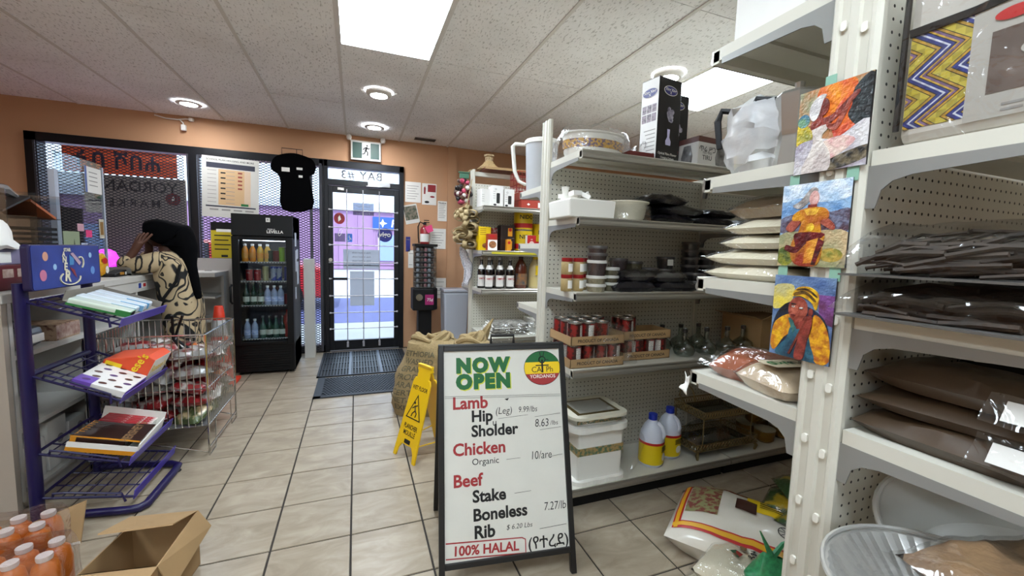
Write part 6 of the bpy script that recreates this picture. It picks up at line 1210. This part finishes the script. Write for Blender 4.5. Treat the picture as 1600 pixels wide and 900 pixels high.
for k in range(6): MB().bx(-.1, .1, -.07, .07, 0, .006).build('sheet', [PAPER, mat('tan envelope', '#b58a62', .7)][k % 3 == 1], t, loc=(rnd.uniform(-.02, .02), rnd.uniform(-.02, .02), .0065*k), rot=(0, 0, rnd.uniform(-.3, .3)))
# acrylic shield with stickers
t = thing('sneeze_guard', 'clear acrylic shield with white edges and stickers standing on the counter', 'shield', (-1.76, 3.72, CT))
box('clear_panel', ACRYL, t, -.003, .003, -.25, .26, .0, .8); WE = mat('bluish white trim', '#b4bccb', .4)
box('edge_trim', WE, t, -.015, .015, -.285, -.25, 0, .68); box('edge_trim', WE, t, -.008, .008, .26, .275, 0, .78); box('base_foot', WE, t, -.06, .06, -.285, -.25, 0, .012); box('base_foot', WE, t, -.06, .06, .255, .28, 0, .012)
nt = box('white_sticker', PAPER, t, .0032, .0045, .05, .25, .58, .76); box('blue_print', mat('pale blue ink', '#5a6fa8', .6), nt, .0046, .005, .05, .075, .58, .76); 
for k in range(4): box('text_line', mat('grey ink'), nt, .0046, .005, .1, .2, .72-.03*k, .726-.03*k)
gs = box('green_leaflet', mat('pale green leaflet', '#8e9a7d', .6), t, .0032, .0045, -.22, -.05, .12, .3); poly('tree_print', [(-.02, -.06), (.02, -.06), (0, .06)], mat('dark olive ink', '#39402c', .6), gs, (.005, -.11, .19), FXP)
ph = box('small_photo', mat('cream border', '#c9c2ad', .5), t, .0032, .0045, .19, .25, .26, .4); box('photo_print', mat('amber photo', '#8a6426', .5), ph, .0046, .005, .2, .24, .285, .38)
for k, (y, z, m_) in enumerate(((-.03, .33, mat('pink note', '#c99aa6', .6)), (.06, .29, mat('hot pink card')), (.1, .14, mat('pale blue note', '#a8b0c4', .6)), (.0, .2, mat('pale blue note')))): box('sticky_note', m_, t, .0032, .0042, y-.035, y+.035, z-.025, z+.025)
t = bag('crisp_bag', 'orange and yellow crisp bag standing upright on the counter', 'bag', mat('crisp bag print', '#c9741f', .3, col2='#d8b02a', vscale=18, coat=.4), (-1.60, 3.62, CT), .16, .12, .05, PI/2, seed=131, film=False, tilt=(0, 0)); t.rotation_euler = (0, PI/2, 0); t.location = (-1.63, 3.55, CT+.0805); poly('red_logo', ell(.02, .03), RED, t, (-.03, 0, .054), (0, 0, 0)); poly('white_print', ell(.025, .02), PAPER, t, (.03, .02, .054), (0, 0, 0))
t = thing('card_terminal', 'black card terminal lying on the counter beside the crisp bag', 'terminal', (-1.56, 3.62, CT)); MB().hexa([(-.04, -.08, 0), (.04, -.08, 0), (.04, .08, 0), (-.04, .08, 0)], [(-.036, -.075, .02), (.036, -.075, .02), (.036, .075, .045), (-.036, .075, .045)]).build('housing', BLACKP, t, bevel=.005); box('screen', mat('amber screen', '#a8762a', .3), t, .037, .04, -.02, .03, .012, .03); box('sticker', PAPER, t, .0385, .0405, .045, .06, .01, .03)
t = thing('display_case', 'low silver and glass jewellery case along the counter edge', 'display case', (-1.60, 3.84, CT)); MB().bx(-.1, .09, -.12, .13, 0, .012).bx(-.1, .09, -.12, -.112, 0, .06).bx(-.1, .09, .122, .13, 0, .06).build('frame', mat('satin silver', '#a5a59f', .3, metal=.7), t); box('glass_lid', ACRYL, t, -.1, .09, -.12, .13, .06, .065)
for k in range(3): box('necklace_card', mat('dark velvet', '#2a2a36', .7), t, -.08+.05*k, -.045+.05*k, -.1, .1, .012, .02)
t = thing('pen_tray', 'low tray of pens and cables on the counter behind the crisp bag', 'tray', (-1.75, 4.05, CT)); MB().bx(-.08, .08, -.08, .08, 0, .008).bx(-.08, .08, -.08, -.074, 0, .035).bx(.074, .08, -.08, .08, 0, .035).build('tray', mat('appliance grey'), t)
for k in range(4): MB().cyl((-.06+.03*k, -.06, .016), (-.05+.03*k, .06, .016), .006, n=8).build('pen', [BLUE, INK, PAPER, RED][k], t)
t = thing('lamp_ball', 'glowing magenta LED ball lamp on the ledge by the window', 'lamp', (-2.22, 5.02, 1.0)); MB().lathe([(.045, 0), (.045, .02), (.03, .03)], 20).build('base', BLACKP, t, smooth=True); MB().lathe([(.03, .03), (.07, .06), (.092, .12), (.07, .18), (.03, .205), (0, .21)], 22).build('globe', mat('magenta glow', '#d026d8', .4, emit=3.0), t, smooth=True)
# low counter by the window behind the person
t = thing('low_counter', 'low white counter with shelf under the window behind the customer', 'counter', (-1.29, 4.55, 0)); box('top', LAM, t, -1.5, 0, .22, .68, .96, 1.0); box('end_panel', LAM, t, -.025, 0, .5, .68, 0, .96); box('shelf', LAM, t, -1.5, -.025, .3, .68, .5, .52); box('shelf', LAM, t, -1.5, -.025, .3, .68, .74, .76); box('back_panel', LAM, t, -1.5, .17, .68, .70, 0, 1.13); box('leg_panel', LAM, t, -1.5, -1.47, .25, .68, 0, .96)
for k in range(5): t = thing('cloth_bundle', '%s folded green-grey cloth on the low counter shelf' % ORD[k], 'cloth', (-1.56-.14*k, 5.0, .7605), group='folded cloths', rz=.1*k); pillow(.13, .16, .07, 140+k, .01).build('cloth', mat('grey green cloth', '#5d6f66', .9, var=.3, vscale=20), t, smooth=True); box('cloth_band', PAPER, t, -.01, .01, -.083, -.08, .02, .04)
t = thing('clipboard', 'white sheet lying on the low counter top by the mesh', 'paper', (-1.42, 4.98, 1.0)); box('sheet', PAPER, t, -.1, .1, -.08, .08, 0, .004); box('clip', GREY, t, -.03, .03, .06, .08, .004, .01)
t = thing('traffic_cone', 'orange traffic cone with white band standing by the low counter', 'traffic cone', (-1.17, 4.40, 0)); OC = mat('cone orange', '#d63a1e', .5); box('base', OC, t, -.13, .13, -.13, .13, 0, .03, bevel=.008); MB().lathe([(.105, .03), (.066, .42), (.063, .45)], 24).build('cone_lower', OC, t, smooth=True); MB().lathe([(.063, .45), (.048, .6)], 24).build('white_band', mat('reflective white', '#b9b9bb', .4), t, smooth=True); MB().lathe([(.048, .6), (.034, .72), (.03, .725), (.028, .70)], 24).build('cone_tip', OC, t, smooth=True)
# ================================================================ PURPLE CANDY RACK
t = thing('candy_rack', 'purple metal candy rack with tilted wire shelves and a space-themed header', 'rack', (-1.36, 2.64, 0))
for y in (-.235, .235): MB().prism(ell(.02, .034, 18), 0, 1.1, 'xy').build('post', PURPLE, t, loc=(0, y, 0), smooth=True)
hp = rrect(-.262, .262, 1.064, 1.268, .016)
hd = MB().prism(hp, .022, .05, 'yz').build('header', PURPLE, t, bevel=.004); SPC = mat('space print', '#2b4190', .4, col2='#1d2768', vscale=5, thr=(.3, .7))
MB().prism(rrect(-.25, .25, 1.068, 1.264, .014), .05, .0515, 'yz').build('space_print', SPC, hd)
def pl(y, z, r, m, nm='planet_print'): return poly(nm, ell(r, r*1.15), m, hd, (.0522, y, z), FXP)
pl(-.165, 1.215, .018, mat('planet orange', '#c08a72', .5)); pl(-.185, 1.13, .022, mat('planet pink', '#b56a86', .5)); pl(-.105, 1.165, .012, mat('planet pale', '#8fb0d0', .5)); sp_ = pl(.17, 1.215, .012, mat('planet pale')); pl(.185, 1.135, .018, mat('planet blue', '#5d86c0', .5))
MB().tube([(.053, .17+.022*math.cos(a*PI/10), 1.215+.009*math.sin(a*PI/10)+.3*.022*math.cos(a*PI/10)) for a in range(20)], .0012, 4, closed=True).build('planet_ring', PAPER, sp_)
CRM = mat('cream letter print', '#cdc6ab', .5)
for s_, y, z, sz, r_ in (('STAR', -.012, 1.243, .022, 0), ('A', -.04, 1.222, .032, .1), ('N', -.036, 1.196, .04, .1), ('E', -.03, 1.162, .05, .12), ('R', -.018, 1.116, .074, .15)): x_ = txt(s_, sz, CRM, hd, (.0535, y, z), (PI/2, r_, PI/2), .04)
for a0, a1, cy_, cz_, ry, rz_ in ((PI*.75, PI*2.05, .0, 1.107, .075, .032), (-1.2, 2.2, .085, 1.18, .022, .028)): MB().tube([(.054, cy_+ry*math.cos(a0+(a1-a0)*i/18), cz_+rz_*math.sin(a0+(a1-a0)*i/18)) for i in range(19)], .0035, 4).build('swoosh_print', CRM, hd)
poly('bar_print', [(.01, .045), (.03, .05), (.09, -.0), (.075, -.015)], mat('mauve bar print', '#a58a98', .5), hd, (.053, 0, 1.18), FXP); poly('bar_print', [(.0, -.02), (.035, -.035), (.05, -.075), (.03, -.06)], mat('dark red print', '#7a2a30', .5), hd, (.053, 0, 1.18), FXP); poly('bar_print', [(.0, .04), (.035, .02), (.03, -.01), (.0, -.01)], mat('blue streak print', '#3f78a8', .5), hd, (.053, 0, 1.18), FXP)
LIP = mat('lilac shelf lip', '#4a3e9a', .3, coat=.3)
RK = [(1.02, .905), (.69, .535), (.33, .235), (.12, .065)]
for zb, zf in RK:
    th = math.atan2(zb-zf, .33); Ls = .35
    b = MB().tube([(0, -.235, 0), (0, .235, 0)], .007, 6).tube([(0, -.235, 0), (Ls, -.235, 0)], .006, 6).tube([(0, .235, 0), (Ls, .235, 0)], .006, 6)
    sh = b.build('wire_shelf_frame', PURPLE, t, loc=(.005, 0, zb), rot=(0, th, 0))
    wr = MB()
    for k in range(1, 9): wr.tube([(Ls*k/9, -.235, 0), (Ls*k/9, .235, 0)], .003, 5)
    for y in (-.12, .0, .12): wr.tube([(0, y, -.005), (Ls, y, -.005)], .004, 5)
    wr.build('shelf_wires', PURPLE, sh); box('front_lip', LIP, sh, Ls-.004, Ls, -.24, .24, -.012, .032); MB().tube([(.05, -.235, .0), (.05, -.243, .025), (.09, -.243, .028), (.3, -.243, .02), (.32, -.243, -.02)], .005, 6).build('side_wire', PURPLE, sh)
MB().tube([(0, -.235, .69), (0, .235, .69)], .014, 8).build('cross_tube', PURPLE, t, smooth=True)
bp_ = [(.0, -.235, .022), (.15, -.25, .022), (.34, -.28, .022), (.38, -.275, .022), (.4, -.25, .022), (.405, .08, .022), (.4, .13, .022), (.36, .16, .022), (.15, .22, .022), (0, .235, .022)]
MB().tube(bp_, .019, 10).build('base_loop', PURPLE, t, smooth=True)
for x, y in ((.405, .1), (.02, .235)): MB().lathe([(.016, 0), (.02, .005), (.012, .014), (0, .015)], 10, (x, y, -.0)).build('rubber_foot', BLACKP, t)
# goods on the rack: place in a shelf's own plane
def on_shelf(k, d, y, n_=0.0065):
    zb, zf = RK[k]; th = math.atan2(zb-zf, .33); return ((-1.355+d*math.cos(th)+n_*math.sin(th)), 2.64+y, zb-d*math.sin(th)+n_*math.cos(th)), th
def rack_thing(name, label, cat, k, d, y, rz=0, group=None, n_=.0065):
    loc, th = on_shelf(k, d, y, n_); o = thing(name, label, cat, loc, group=group); o.rotation_mode = 'XYZ'
    o.rotation_euler = (Matrix.Rotation(th, 3, 'Y') @ Matrix.Rotation(rz, 3, 'Z')).to_euler(); return o
t = rack_thing('display_tray', 'grey cardboard display tray on the rack top shelf', 'tray', 0, .2, .06); CT_ = mat('grey board', '#8d867c', .7)
MB().bx(-.14, .13, -.16, .16, 0, .003).bx(-.14, -.137, -.16, .16, 0, .05).bx(-.14, .13, .157, .16, 0, .04).build('tray', CT_, t)
for k, (d, y, c1, c2, n2) in enumerate(((.215, -.115, '#2f7a3c', '#c9d6c6', 'green and white'), (.2, -.03, '#a9c6d2', '#d3dfe2', 'pale aqua'), (.2, .055, '#7fb0d4', '#d6e2ea', 'light blue'), (.19, .14, '#5a9cc8', '#cfdce6', 'sky blue'))):
    t = rack_thing('gum_pack', '%s gum packet lying on the rack top shelf' % n2, 'packet', 0, d, y, .12, 'gum packets on the rack', .0105); MB().bx(-.115, .115, -.036, .036, 0, .034).build('packet', mat('gum film %d' % k, c2, .25, coat=.5), t, bevel=.008); box('end_print', mat('gum print %d' % k, c1, .35), t, .02 if k else -.116, .116, -.0365, -.03 if k else .0365, .002, .033 if k else .012); 
    if k == 0: box('front_print', mat('gum print 0'), t, .06, .1165, -.0368, .0368, .001, .03); poly('oval_print', ell(.028, .014), INK, t, (.117, 0, .017), FXP)
t = rack_thing('chocolate_box', 'flat white and purple box with chocolate pictures on the second rack shelf', 'box', 1, .235, -.09, .05); MB().bx(-.1, .1, -.135, .135, 0, .03).build('carton', mat('white gloss card'), t, bevel=.002); box('purple_print', mat('lilac print', '#6a4aa8', .4), t, -.1005, -.03, -.1355, -.06, .001, .0305)
for i in range(3):
    for j in range(5): poly('chocolate_print', ell(.016, .011), mat('chocolate brown print', '#4a2620', .4) if (i+j) % 3 else mat('purple dot print', '#4a2a6a', .4), t, (-.065+.062*i+.015*(j % 2), -.1+.055*j, .0308), (0, 0, .3))
box('edge_print', mat('lilac print'), t, .1, .1012, -.13, .13, .004, .026)
t = rack_thing('candy_carton', 'orange peanut butter candy carton with cut front on the second rack shelf', 'box', 1, .23, .13, .0); OR = mat('candy orange', '#d8481a', .4)
MB().prism([(-.1, 0), (.1, 0), (.1, .12), (.06, .13), (-.1, .05)], -.1, .1).build('carton', OR, t, bevel=.002); box('yellow_print', YELLOW, t, -.09, -.02, -.1015, -.1, .005, .05); txt('Reese\'s', .06, YELLOW, t, (.1012, -.0, .06), (PI/2, 0, PI/2), .02); tx = txt('Reese\'s', .055, YELLOW, t, (.035, -.1015, .055), (PI/2, -PI/2+.2, 0), .02); box('white_edge', PAPER, t, .1, .1008, -.1, .1, .0, .12)
t = rack_thing('chocolate_tray', 'open display box of dark chocolate bars on the third rack shelf', 'tray', 2, .2, -.02, .06); HB = mat('dark chocolate wrapper', '#2c1713', .35)
MB().bx(-.13, .14, -.17, .17, 0, .004).bx(.135, .14, -.17, .17, 0, .06).bx(-.13, .14, -.17, -.166, 0, .045).bx(-.13, .14, .166, .17, 0, .09).build('tray', PAPER, t); box('front_print', mat('amber print'), t, -.13, .14, -.1715, -.17, .0, .02)
for k in range(9): b_ = rack_thing('chocolate_bar', '%s dark chocolate bar from the near end of the rack display box' % ORD[k], 'chocolate bar', 2, .185, -.16+.022*k, .06, 'dark chocolate bars', .0115); MB().bx(-.105, .1, -.009, .009, 0, .055).build('wrapper', HB, b_, bevel=.003); box('amber_end', mat('amber print'), b_, -.1065, -.085, -.0093, .0093, .001, .0545)
fp_ = MB().prism([(-.13, -.15), (.133, -.15), (.133, .05), (-.02, .02)], 0, .004, 'xy').build('printed_flap', HB, t, loc=(0, 0, .064)); txt("HERSHEY'S", .05, mat('tan foil print', '#8a6a4a', .4), fp_, (.075, -.055, .0048), (0, 0, PI/2), .02); MB().bx(-.13, .133, -.158, -.15, 0, .004).build('orange_edge', mat('amber print'), fp_)
for k in range(5): b_ = rack_thing('candy_packet', '%s red and white candy packet at the far end of the third rack shelf' % ORD[k], 'packet', 2, .19, .055+.022*k, .06, 'red candy packets', .0115); MB().bx(-.105, .11, -.009, .009, 0, .05).build('wrapper', mat('red white wrapper', '#a81c26', .35, col2='#d9c9c6', vscale=25, thr=(.35, .42)), b_, bevel=.003); box('white_end', PAPER, b_, .1, .111, -.0093, .0093, .001, .0495)
# ================================================================ WIRE BIN OF SNACK BAGS
t = thing('wire_bin', 'chrome wire dump bin full of snack bags beside the purple rack', 'wire bin', (-1.125, 3.2, 0))
hx, hy, zt, zb = .28, .30, .75, .19
for z in (zt, .62, .42, zb): MB().tube([(-hx, -hy, z), (hx, -hy, z), (hx, hy, z), (-hx, hy, z)], .005 if z == zt else .0035, 6, closed=True).build('wire_ring', CHROME, t)
for nm, fn, n in (('side_wires', lambda q: (-hx+2*hx*q, -hy), 17), ('side_wires', lambda q: (-hx+2*hx*q, hy), 17), ('side_wires', lambda q: (hx, -hy+2*hy*q), 18), ('side_wires', lambda q: (-hx, -hy+2*hy*q), 18)):
    b = MB()
    for k in range(n+1): x, y = fn(k/n); b.tube([(x, y, zb), (x, y, zt)], .003, 5)
    tag(b.build(nm, CHROME, t), kind='stuff')
b = MB()
for k in range(12): b.tube([(-hx+2*hx*(k+.5)/12, -hy, zb), (-hx+2*hx*(k+.5)/12, hy, zb)], .0022, 5)
tag(b.build('floor_wires', CHROME, t), kind='stuff'); box('inner_plate', mat('grey sheet', '#77787a', .5, metal=.3), t, -hx+.004, hx-.004, -hy+.004, hy-.004, zb+.002, zb+.005)
for sx in (-1, 1):
    for sy in (-1, 1): MB().tube([(sx*hx, sy*hy, zt), (sx*hx, sy*hy, 0)], .006, 6).tube([(sx*hx, sy*hy, 0), (sx*hx, sy*(hy-.12), .0), (sx*hx, sy*(hy-.14), zb)], .004, 6).build('leg', CHROME, t)
    MB().tube([(sx*hx, -hy, .05), (sx*hx, hy, .05)], .004, 6).build('stretcher', CHROME, t); MB().tube([(-hx, sx*hy, zb), (hx, sx*hy, .02)], .004, 6).build('brace', CHROME, t)
def snack_mat(n, a, b, thr=(.42, .52)): return mat('snack foil '+n, a, .28, col2=b, vscale=16, thr=thr, bump=.25, bscale=22, coat=.5)
SN = [('red and white', snack_mat('red', '#86161a', '#b9b2ac')), ('white and red', snack_mat('white', '#b9b4ae', '#7d2420', (.36, .46))), ('silver and red', snack_mat('silver', '#8d8b88', '#6d2a22', (.38, .5))), ('dark red', snack_mat('maroon', '#7a1418', '#3a1214')), ('green and gold', snack_mat('green', '#55633c', '#c9b48a')), ('orange and white', snack_mat('orange', '#c06a2c', '#d8d0c4'))]
bag_mesh = []
for k in range(6): bag_mesh.append(pillow(.20, .155, .07, 200+k, .012, 14, 10))
for layer in range(5):
    for i in range(3):
        for j in range(4):
            ci = [0, 1, 2, 3, 1, 0, 5, 2, 1, 0, 3, 2][(i*5+j*3+layer*7) % 12]
            if layer == 0 and i == 2: ci = 4 if j < 2 else 2
            nm, m_ = SN[ci]
            x = -1.125-.175+.175*i+rnd.uniform(-.015, .015); y = 3.2-.21+.14*j+rnd.uniform(-.01, .01); z = .205+layer*.088+rnd.uniform(0, .01)
            if layer == 4: z += .03*math.sin(i+j)
            lab = '%s snack bag in wire bin, %s layer, %s row, %s from counter' % (nm, ('bottom', 'second', 'third', 'fourth', 'top')[layer], ('front', 'second', 'third', 'back')[j], ORD[i])
            o = thing('snack_bag', lab, 'snack bag', (x, y, z), group='snack bags in the wire bin', rot=(rnd.uniform(-.5, .5), rnd.uniform(-.35, .35), rnd.uniform(-.6, .6)))
            bm_ = MB(); src = bag_mesh[(i+j*2+layer*3) % 6]; bm_.v = list(src.v); bm_.f = list(src.f); bm_.m = list(src.m)
            bm_.xf(Matrix.Scale(.9, 4)); bm_.build('bag_body', m_, o, smooth=True)
            for s in (-1, 1): MB().grid(lambda u, v: (s*(.085+.02*v), -.062+.124*u, .024+.004*math.sin(u*14)*v), 10, 2).build('crimped_end', m_, o, fix=False, smooth=True)
t = thing('shelf_brace', 'crossed black metal scissor brace under the rack top shelf', 'brace', (-1.0, 2.9, .62)); MB().tube([(0, 0, .25), (-.02, .06, .1), (.02, .1, 0)], .008, 6).tube([(.05, 0, .25), (-.02, .08, .1), (.05, .1, .02)], .008, 6).build('brace_arms', BLACKP, t); MB().cyl((-.025, .07, .1), (-.01, .07, .1), .012, n=8).build('pivot', CHROME, t)
# ================================================================ CARTONS AND JUICE PACKS (near left)
t = thing('open_carton', 'empty open brown carton with folded flaps on the floor at the near left', 'carton', (-.745, 1.78, 0), rz=-.15)
MB().bx(-.1, .13, -.13, .13, 0, .004).bx(-.1, .13, .126, .13, 0, .23).bx(-.1, .13, -.13, -.126, 0, .2).bx(-.1, -.096, -.13, .13, 0, .2).bx(.126, .13, -.13, .13, 0, .2).build('box_walls', CARD, t)
MB().hexa([(-.1, .126, .23), (.13, .126, .23), (.13, .13, .23), (-.1, .13, .23)], [(-.11, -.02, .262), (.12, -.02, .272), (.12, -.016, .276), (-.11, -.016, .266)]).build('flap', CARD, t); MB().hexa([(.126, -.13, .2), (.13, -.13, .2), (.13, .13, .23), (.126, .13, .23)], [(.16, -.12, .1), (.164, -.12, .1), (.175, .13, .16), (.171, .13, .16)]).build('flap', CARD, t); MB().hexa([(-.1, -.13, .2), (.13, -.13, .2), (.13, -.126, .2), (-.1, -.126, .2)], [(-.1, -.2, .18), (.13, -.19, .19), (.13, -.186, .194), (-.1, -.196, .184)]).build('flap', CARD, t); box('inner_print', BLUE, t, -.05, -.03, -.1315, -.13, .12, .15)
t = thing('flat_carton', 'flattened brown carton leaning beside the purple rack post', 'carton', (-1.25, 2.17, 0), rz=.1); MB().hexa([(-.1, 0, 0), (.14, 0, 0), (.14, .012, 0), (-.1, .012, 0)], [(-.1, .05, .08), (.14, .07, .15), (.14, .082, .15), (-.1, .062, .08)]).build('board', CARD, t); box('torn_edge', PAPER, t, -.1, .14, .0, .002, .0, .01)
JU = mat('orange juice', '#b85f16', .35); CAPW = mat('pinkish cap', '#d6c6c0', .5)
def pack(x, y, nx, ny, label, first, rz, base=.0, h=.27):
    t = thing('juice_pack', label, 'shrink pack', (x, y, base), rz=rz, group='shrink-wrapped juice packs'); w_, d_ = nx*.076, ny*.076
    box('card_tray', CARD, t, -w_/2-.004, w_/2+.004, -d_/2-.004, d_/2+.004, 0, .004); q = MB().bx(-w_/2-.005, w_/2+.005, -d_/2-.005, -d_/2-.002, 0, .05); q.build('tray_edge', CARD, t)
    crumple(lambda u, v: ((w_/2+.006)*max(-1, min(1, 1.35*math.cos(2*PI*u)))*(1 if v < .8 else 1-.75*(v-.8)/.2), (d_/2+.006)*max(-1, min(1, 1.35*math.sin(2*PI*u)))*(1 if v < .8 else 1-.75*(v-.8)/.2), .01+(h+.0)*min(1, v/.8)), 40, 12, 'shrink_wrap', CLEAR2, t, .01, 16, 3, closed_u=True)
    R_ = Matrix.Rotation(rz, 3, 'Z')
    for i in range(nx):
        for j in range(ny):
            p = R_ @ Vector((-w_/2+.038+.076*i, -d_/2+.038+.076*j, 0))
            bottle((x+p.x, y+p.y, base+.0045), 'orange juice bottle, %s from the left in the %s row of the %s pack' % (ORD[i], ('front', 'middle', 'back')[j] if ny > 2 else ('front', 'back')[j], first), [(.032, 0), (.036, .008), (.036, .23), (.03, .262), (.015, .277), (.015, .282)], JU, CAPW, [(.019, .278), (.02, .282), (.02, .294), (0, .295)], None, name='juice_bottle', group='juice bottles')
pack(-1.17, 1.875, 4, 2, 'back shrink-wrapped pack of orange juice bottles at the near left', 'back', .12, h=.3); pack(-1.085, 1.675, 5, 2, 'front shrink-wrapped pack of orange juice bottles at the near left', 'front', .12, h=.3)
# ================================================================ CUSTOMER AT THE COUNTER
def skin_mesh(name, J, E, m, parent, sub=2):
    me = bpy.data.meshes.new(name); me.from_pydata([j[0] for j in J], E, []); o = bpy.data.objects.new(name, me); COL.objects.link(o); o.parent = parent
    o.modifiers.new('skin', 'SKIN')
    for i, j in enumerate(J):
        r = j[1]; me.skin_vertices[0].data[i].radius = r if isinstance(r, tuple) else (r, r)
    me.skin_vertices[0].data[0].use_root = True
    s = o.modifiers.new('sub', 'SUBSURF'); s.levels = sub; s.render_levels = sub
    for md in o.modifiers:
        if md.type == 'SKIN': md.use_smooth_shade = True; md.branch_smoothing = .3
    me.materials.append(m); return o
PX, PY = -1.30, 3.93
pp_ = thing('person', 'customer in black headscarf and cream patterned outfit leaning on the counter, hand at cheek', 'person', (PX, PY, 0))
SKN = mat('brown skin', '#5a382a', .5, bump=.05)
def b_(x, y, z): return (x, y, z)
J = [((.03, 0, .80), .12), ((-.02, 0, .95), .11), ((-.06, 0, 1.10), .1), ((-.05, 0, 1.22), .06), ((-.085, 0, 1.29), .045), ((-.115, 0, 1.36), .085), ((-.14, 0, 1.32), .07),
     ((.03, -.09, .76), .085), ((.02, -.1, .43), .06), ((.09, -.1, .09), .04), ((.0, -.1, .03), .03), ((.03, .1, .76), .085), ((.02, .11, .43), .06), ((.09, .11, .09), .04), ((.0, .11, .03), .03),
     ((-.05, -.13, 1.16), .04), ((-.29, -.13, 1.1), .036), ((-.225, -.125, 1.21), .028), ((-.19, -.13, 1.262), .032),
     ((-.05, .13, 1.16), .04), ((-.27, .16, 1.1), .036), ((-.2, .06, 1.22), .028), ((-.19, .03, 1.27), .03)]
E = [(0, 1), (1, 2), (2, 3), (3, 4), (4, 5), (5, 6), (0, 7), (7, 8), (8, 9), (9, 10), (0, 11), (11, 12), (12, 13), (13, 14), (2, 15), (15, 16), (16, 17), (17, 18), (2, 19), (19, 20), (20, 21), (21, 22)]
def finger(root, pts, r):
    i = root
    for k, p in enumerate(pts): J.append((p, r*(1-.12*k))); E.append((i, len(J)-1)); i = len(J)-1
for k in range(4): finger(18, [(-.2+.019*k, -.137, 1.305-.004*abs(k-1.5)), (-.19+.022*k, -.134, 1.335-.006*abs(k-1.5)), (-.175+.023*k, -.124, 1.362-.008*abs(k-1.5))], .0105)
finger(18, [(-.215, -.115, 1.275), (-.22, -.09, 1.30), (-.212, -.075, 1.32)], .0115)
for k in range(4): finger(22, [(-.205+.006*k, .02+.012*k, 1.30), (-.2+.008*k, .012+.012*k, 1.33)], .0095)
finger(22, [(-.215, .04, 1.285), (-.21, .03, 1.305)], .0105)
skin_mesh('body', J, E, SKN, pp_)
hdm = MB()
def face(u, v):
    a = u*2*PI; z = 1.255+.2*v; r = math.sin(PI*(.06+.88*v))**.55; n_ = .016*math.exp(-((v-.47)/.07)**2)*max(0, math.cos(a-PI))**24
    return (-.112+(.088*r+n_)*math.cos(a), .07*r*math.sin(a), z)
fc = MB().grid(face, 24, 18, closed_u=True).build('face', SKN, pp_, smooth=True)
for s in (-1, 1): MB().lathe([(0, -.006), (.009, 0), (0, .006)], 10, (-.19, s*.03, 1.36)).build('eye', mat('eye white', '#cfc9c2', .3), fc, smooth=True)
MB().tube([(-.196, -.02, 1.295), (-.201, 0, 1.297), (-.196, .02, 1.295)], .006, 6).build('mouth', mat('lips', '#6a3430', .5), fc, smooth=True)
def dress_mat():
    m, N, L, b = nodes_mat('cream print with black strokes'); b.inputs['Roughness'].default_value = .8
    tc = N.new('ShaderNodeTexCoord'); nz = N.new('ShaderNodeTexNoise'); nz.inputs['Scale'].default_value = 4.8; nz.inputs['Detail'].default_value = .6; nz.inputs['Distortion'].default_value = 1.6; L.new(tc.outputs['Object'], nz.inputs['Vector'])
    rp = N.new('ShaderNodeValToRGB'); rp.color_ramp.interpolation = 'LINEAR'; e = rp.color_ramp.elements; cr, bk = lin('#b39f7d'), lin('#0c0a0a')
    e[0].position = 0; e[0].color = cr; e[1].position = 1; e[1].color = cr
    for p, c in ((.385, cr), (.395, bk), (.435, bk), (.445, cr), (.525, cr), (.535, bk), (.585, bk), (.595, cr)): q = e.new(p); q.color = c
    L.new(nz.outputs['Fac'], rp.inputs[0]); L.new(rp.outputs[0], b.inputs['Base Color']); return m
DM = dress_mat()
J2 = [((.045, 0, .80), (.175, .18)), ((-.015, 0, .94), (.15, .15)), ((-.05, 0, 1.08), (.15, .15)), ((-.045, 0, 1.2), (.1, .12)), ((.03, -.085, .72), .125), ((.03, -.095, .45), .1), ((.08, -.1, .16), .09), ((.03, .085, .72), .125), ((.03, .1, .45), .1), ((.08, .11, .16), .09), ((-.05, -.15, 1.16), .09), ((-.17, -.155, 1.115), .082), ((-.3, -.14, 1.112), .062), ((-.245, -.128, 1.19), .045), ((-.05, .15, 1.16), .09), ((-.18, .165, 1.115), .08), ((-.28, .165, 1.112), .06), ((-.215, .08, 1.2), .042)]
E2 = [(0, 1), (1, 2), (2, 3), (0, 4), (4, 5), (5, 6), (0, 7), (7, 8), (8, 9), (2, 10), (10, 11), (11, 12), (12, 13), (2, 14), (14, 15), (15, 16), (16, 17)]
skin_mesh('outfit', J2, E2, DM, pp_)
J3 = [((-.075, 0, 1.385), (.15, .15)), ((-.19, 0, 1.405), (.09, .105)), ((.01, 0, 1.35), (.135, .135)), ((.055, -.01, 1.25), (.075, .1)), ((.09, -.05, 1.12), (.03, .05)), ((.12, -.07, .98), (.026, .042)), ((.15, -.075, .85), .024), ((-.055, 0, 1.25), (.11, .12)), ((-.15, 0, 1.335), (.075, .105))]
skin_mesh('headscarf', J3, [(0, 1), (0, 2), (2, 3), (3, 4), (4, 5), (5, 6), (0, 7), (0, 8)], mat('black scarf', '#050507', .9, spec=.08), pp_)
MB().tube([(.06, -.15, 1.12), (.04, -.175, 1.0), (-.03, -.2, .88), (-.1, -.19, .79)], .012, 6).build('bag_strap', BLACKP, pp_, smooth=True); MB().cyl((-.085, -.2, .80), (-.085, -.2, .77), .012, n=8).build('strap_clip', CHROME, pp_)
for x, y in ((.04, -.1), (.04, .11)): MB().lathe([(.05, 0), (.055, .02), (.045, .06), (.03, .075)], 14, (x, y, 0), sx=2.0).build('shoe', BLACKP, pp_, smooth=True)
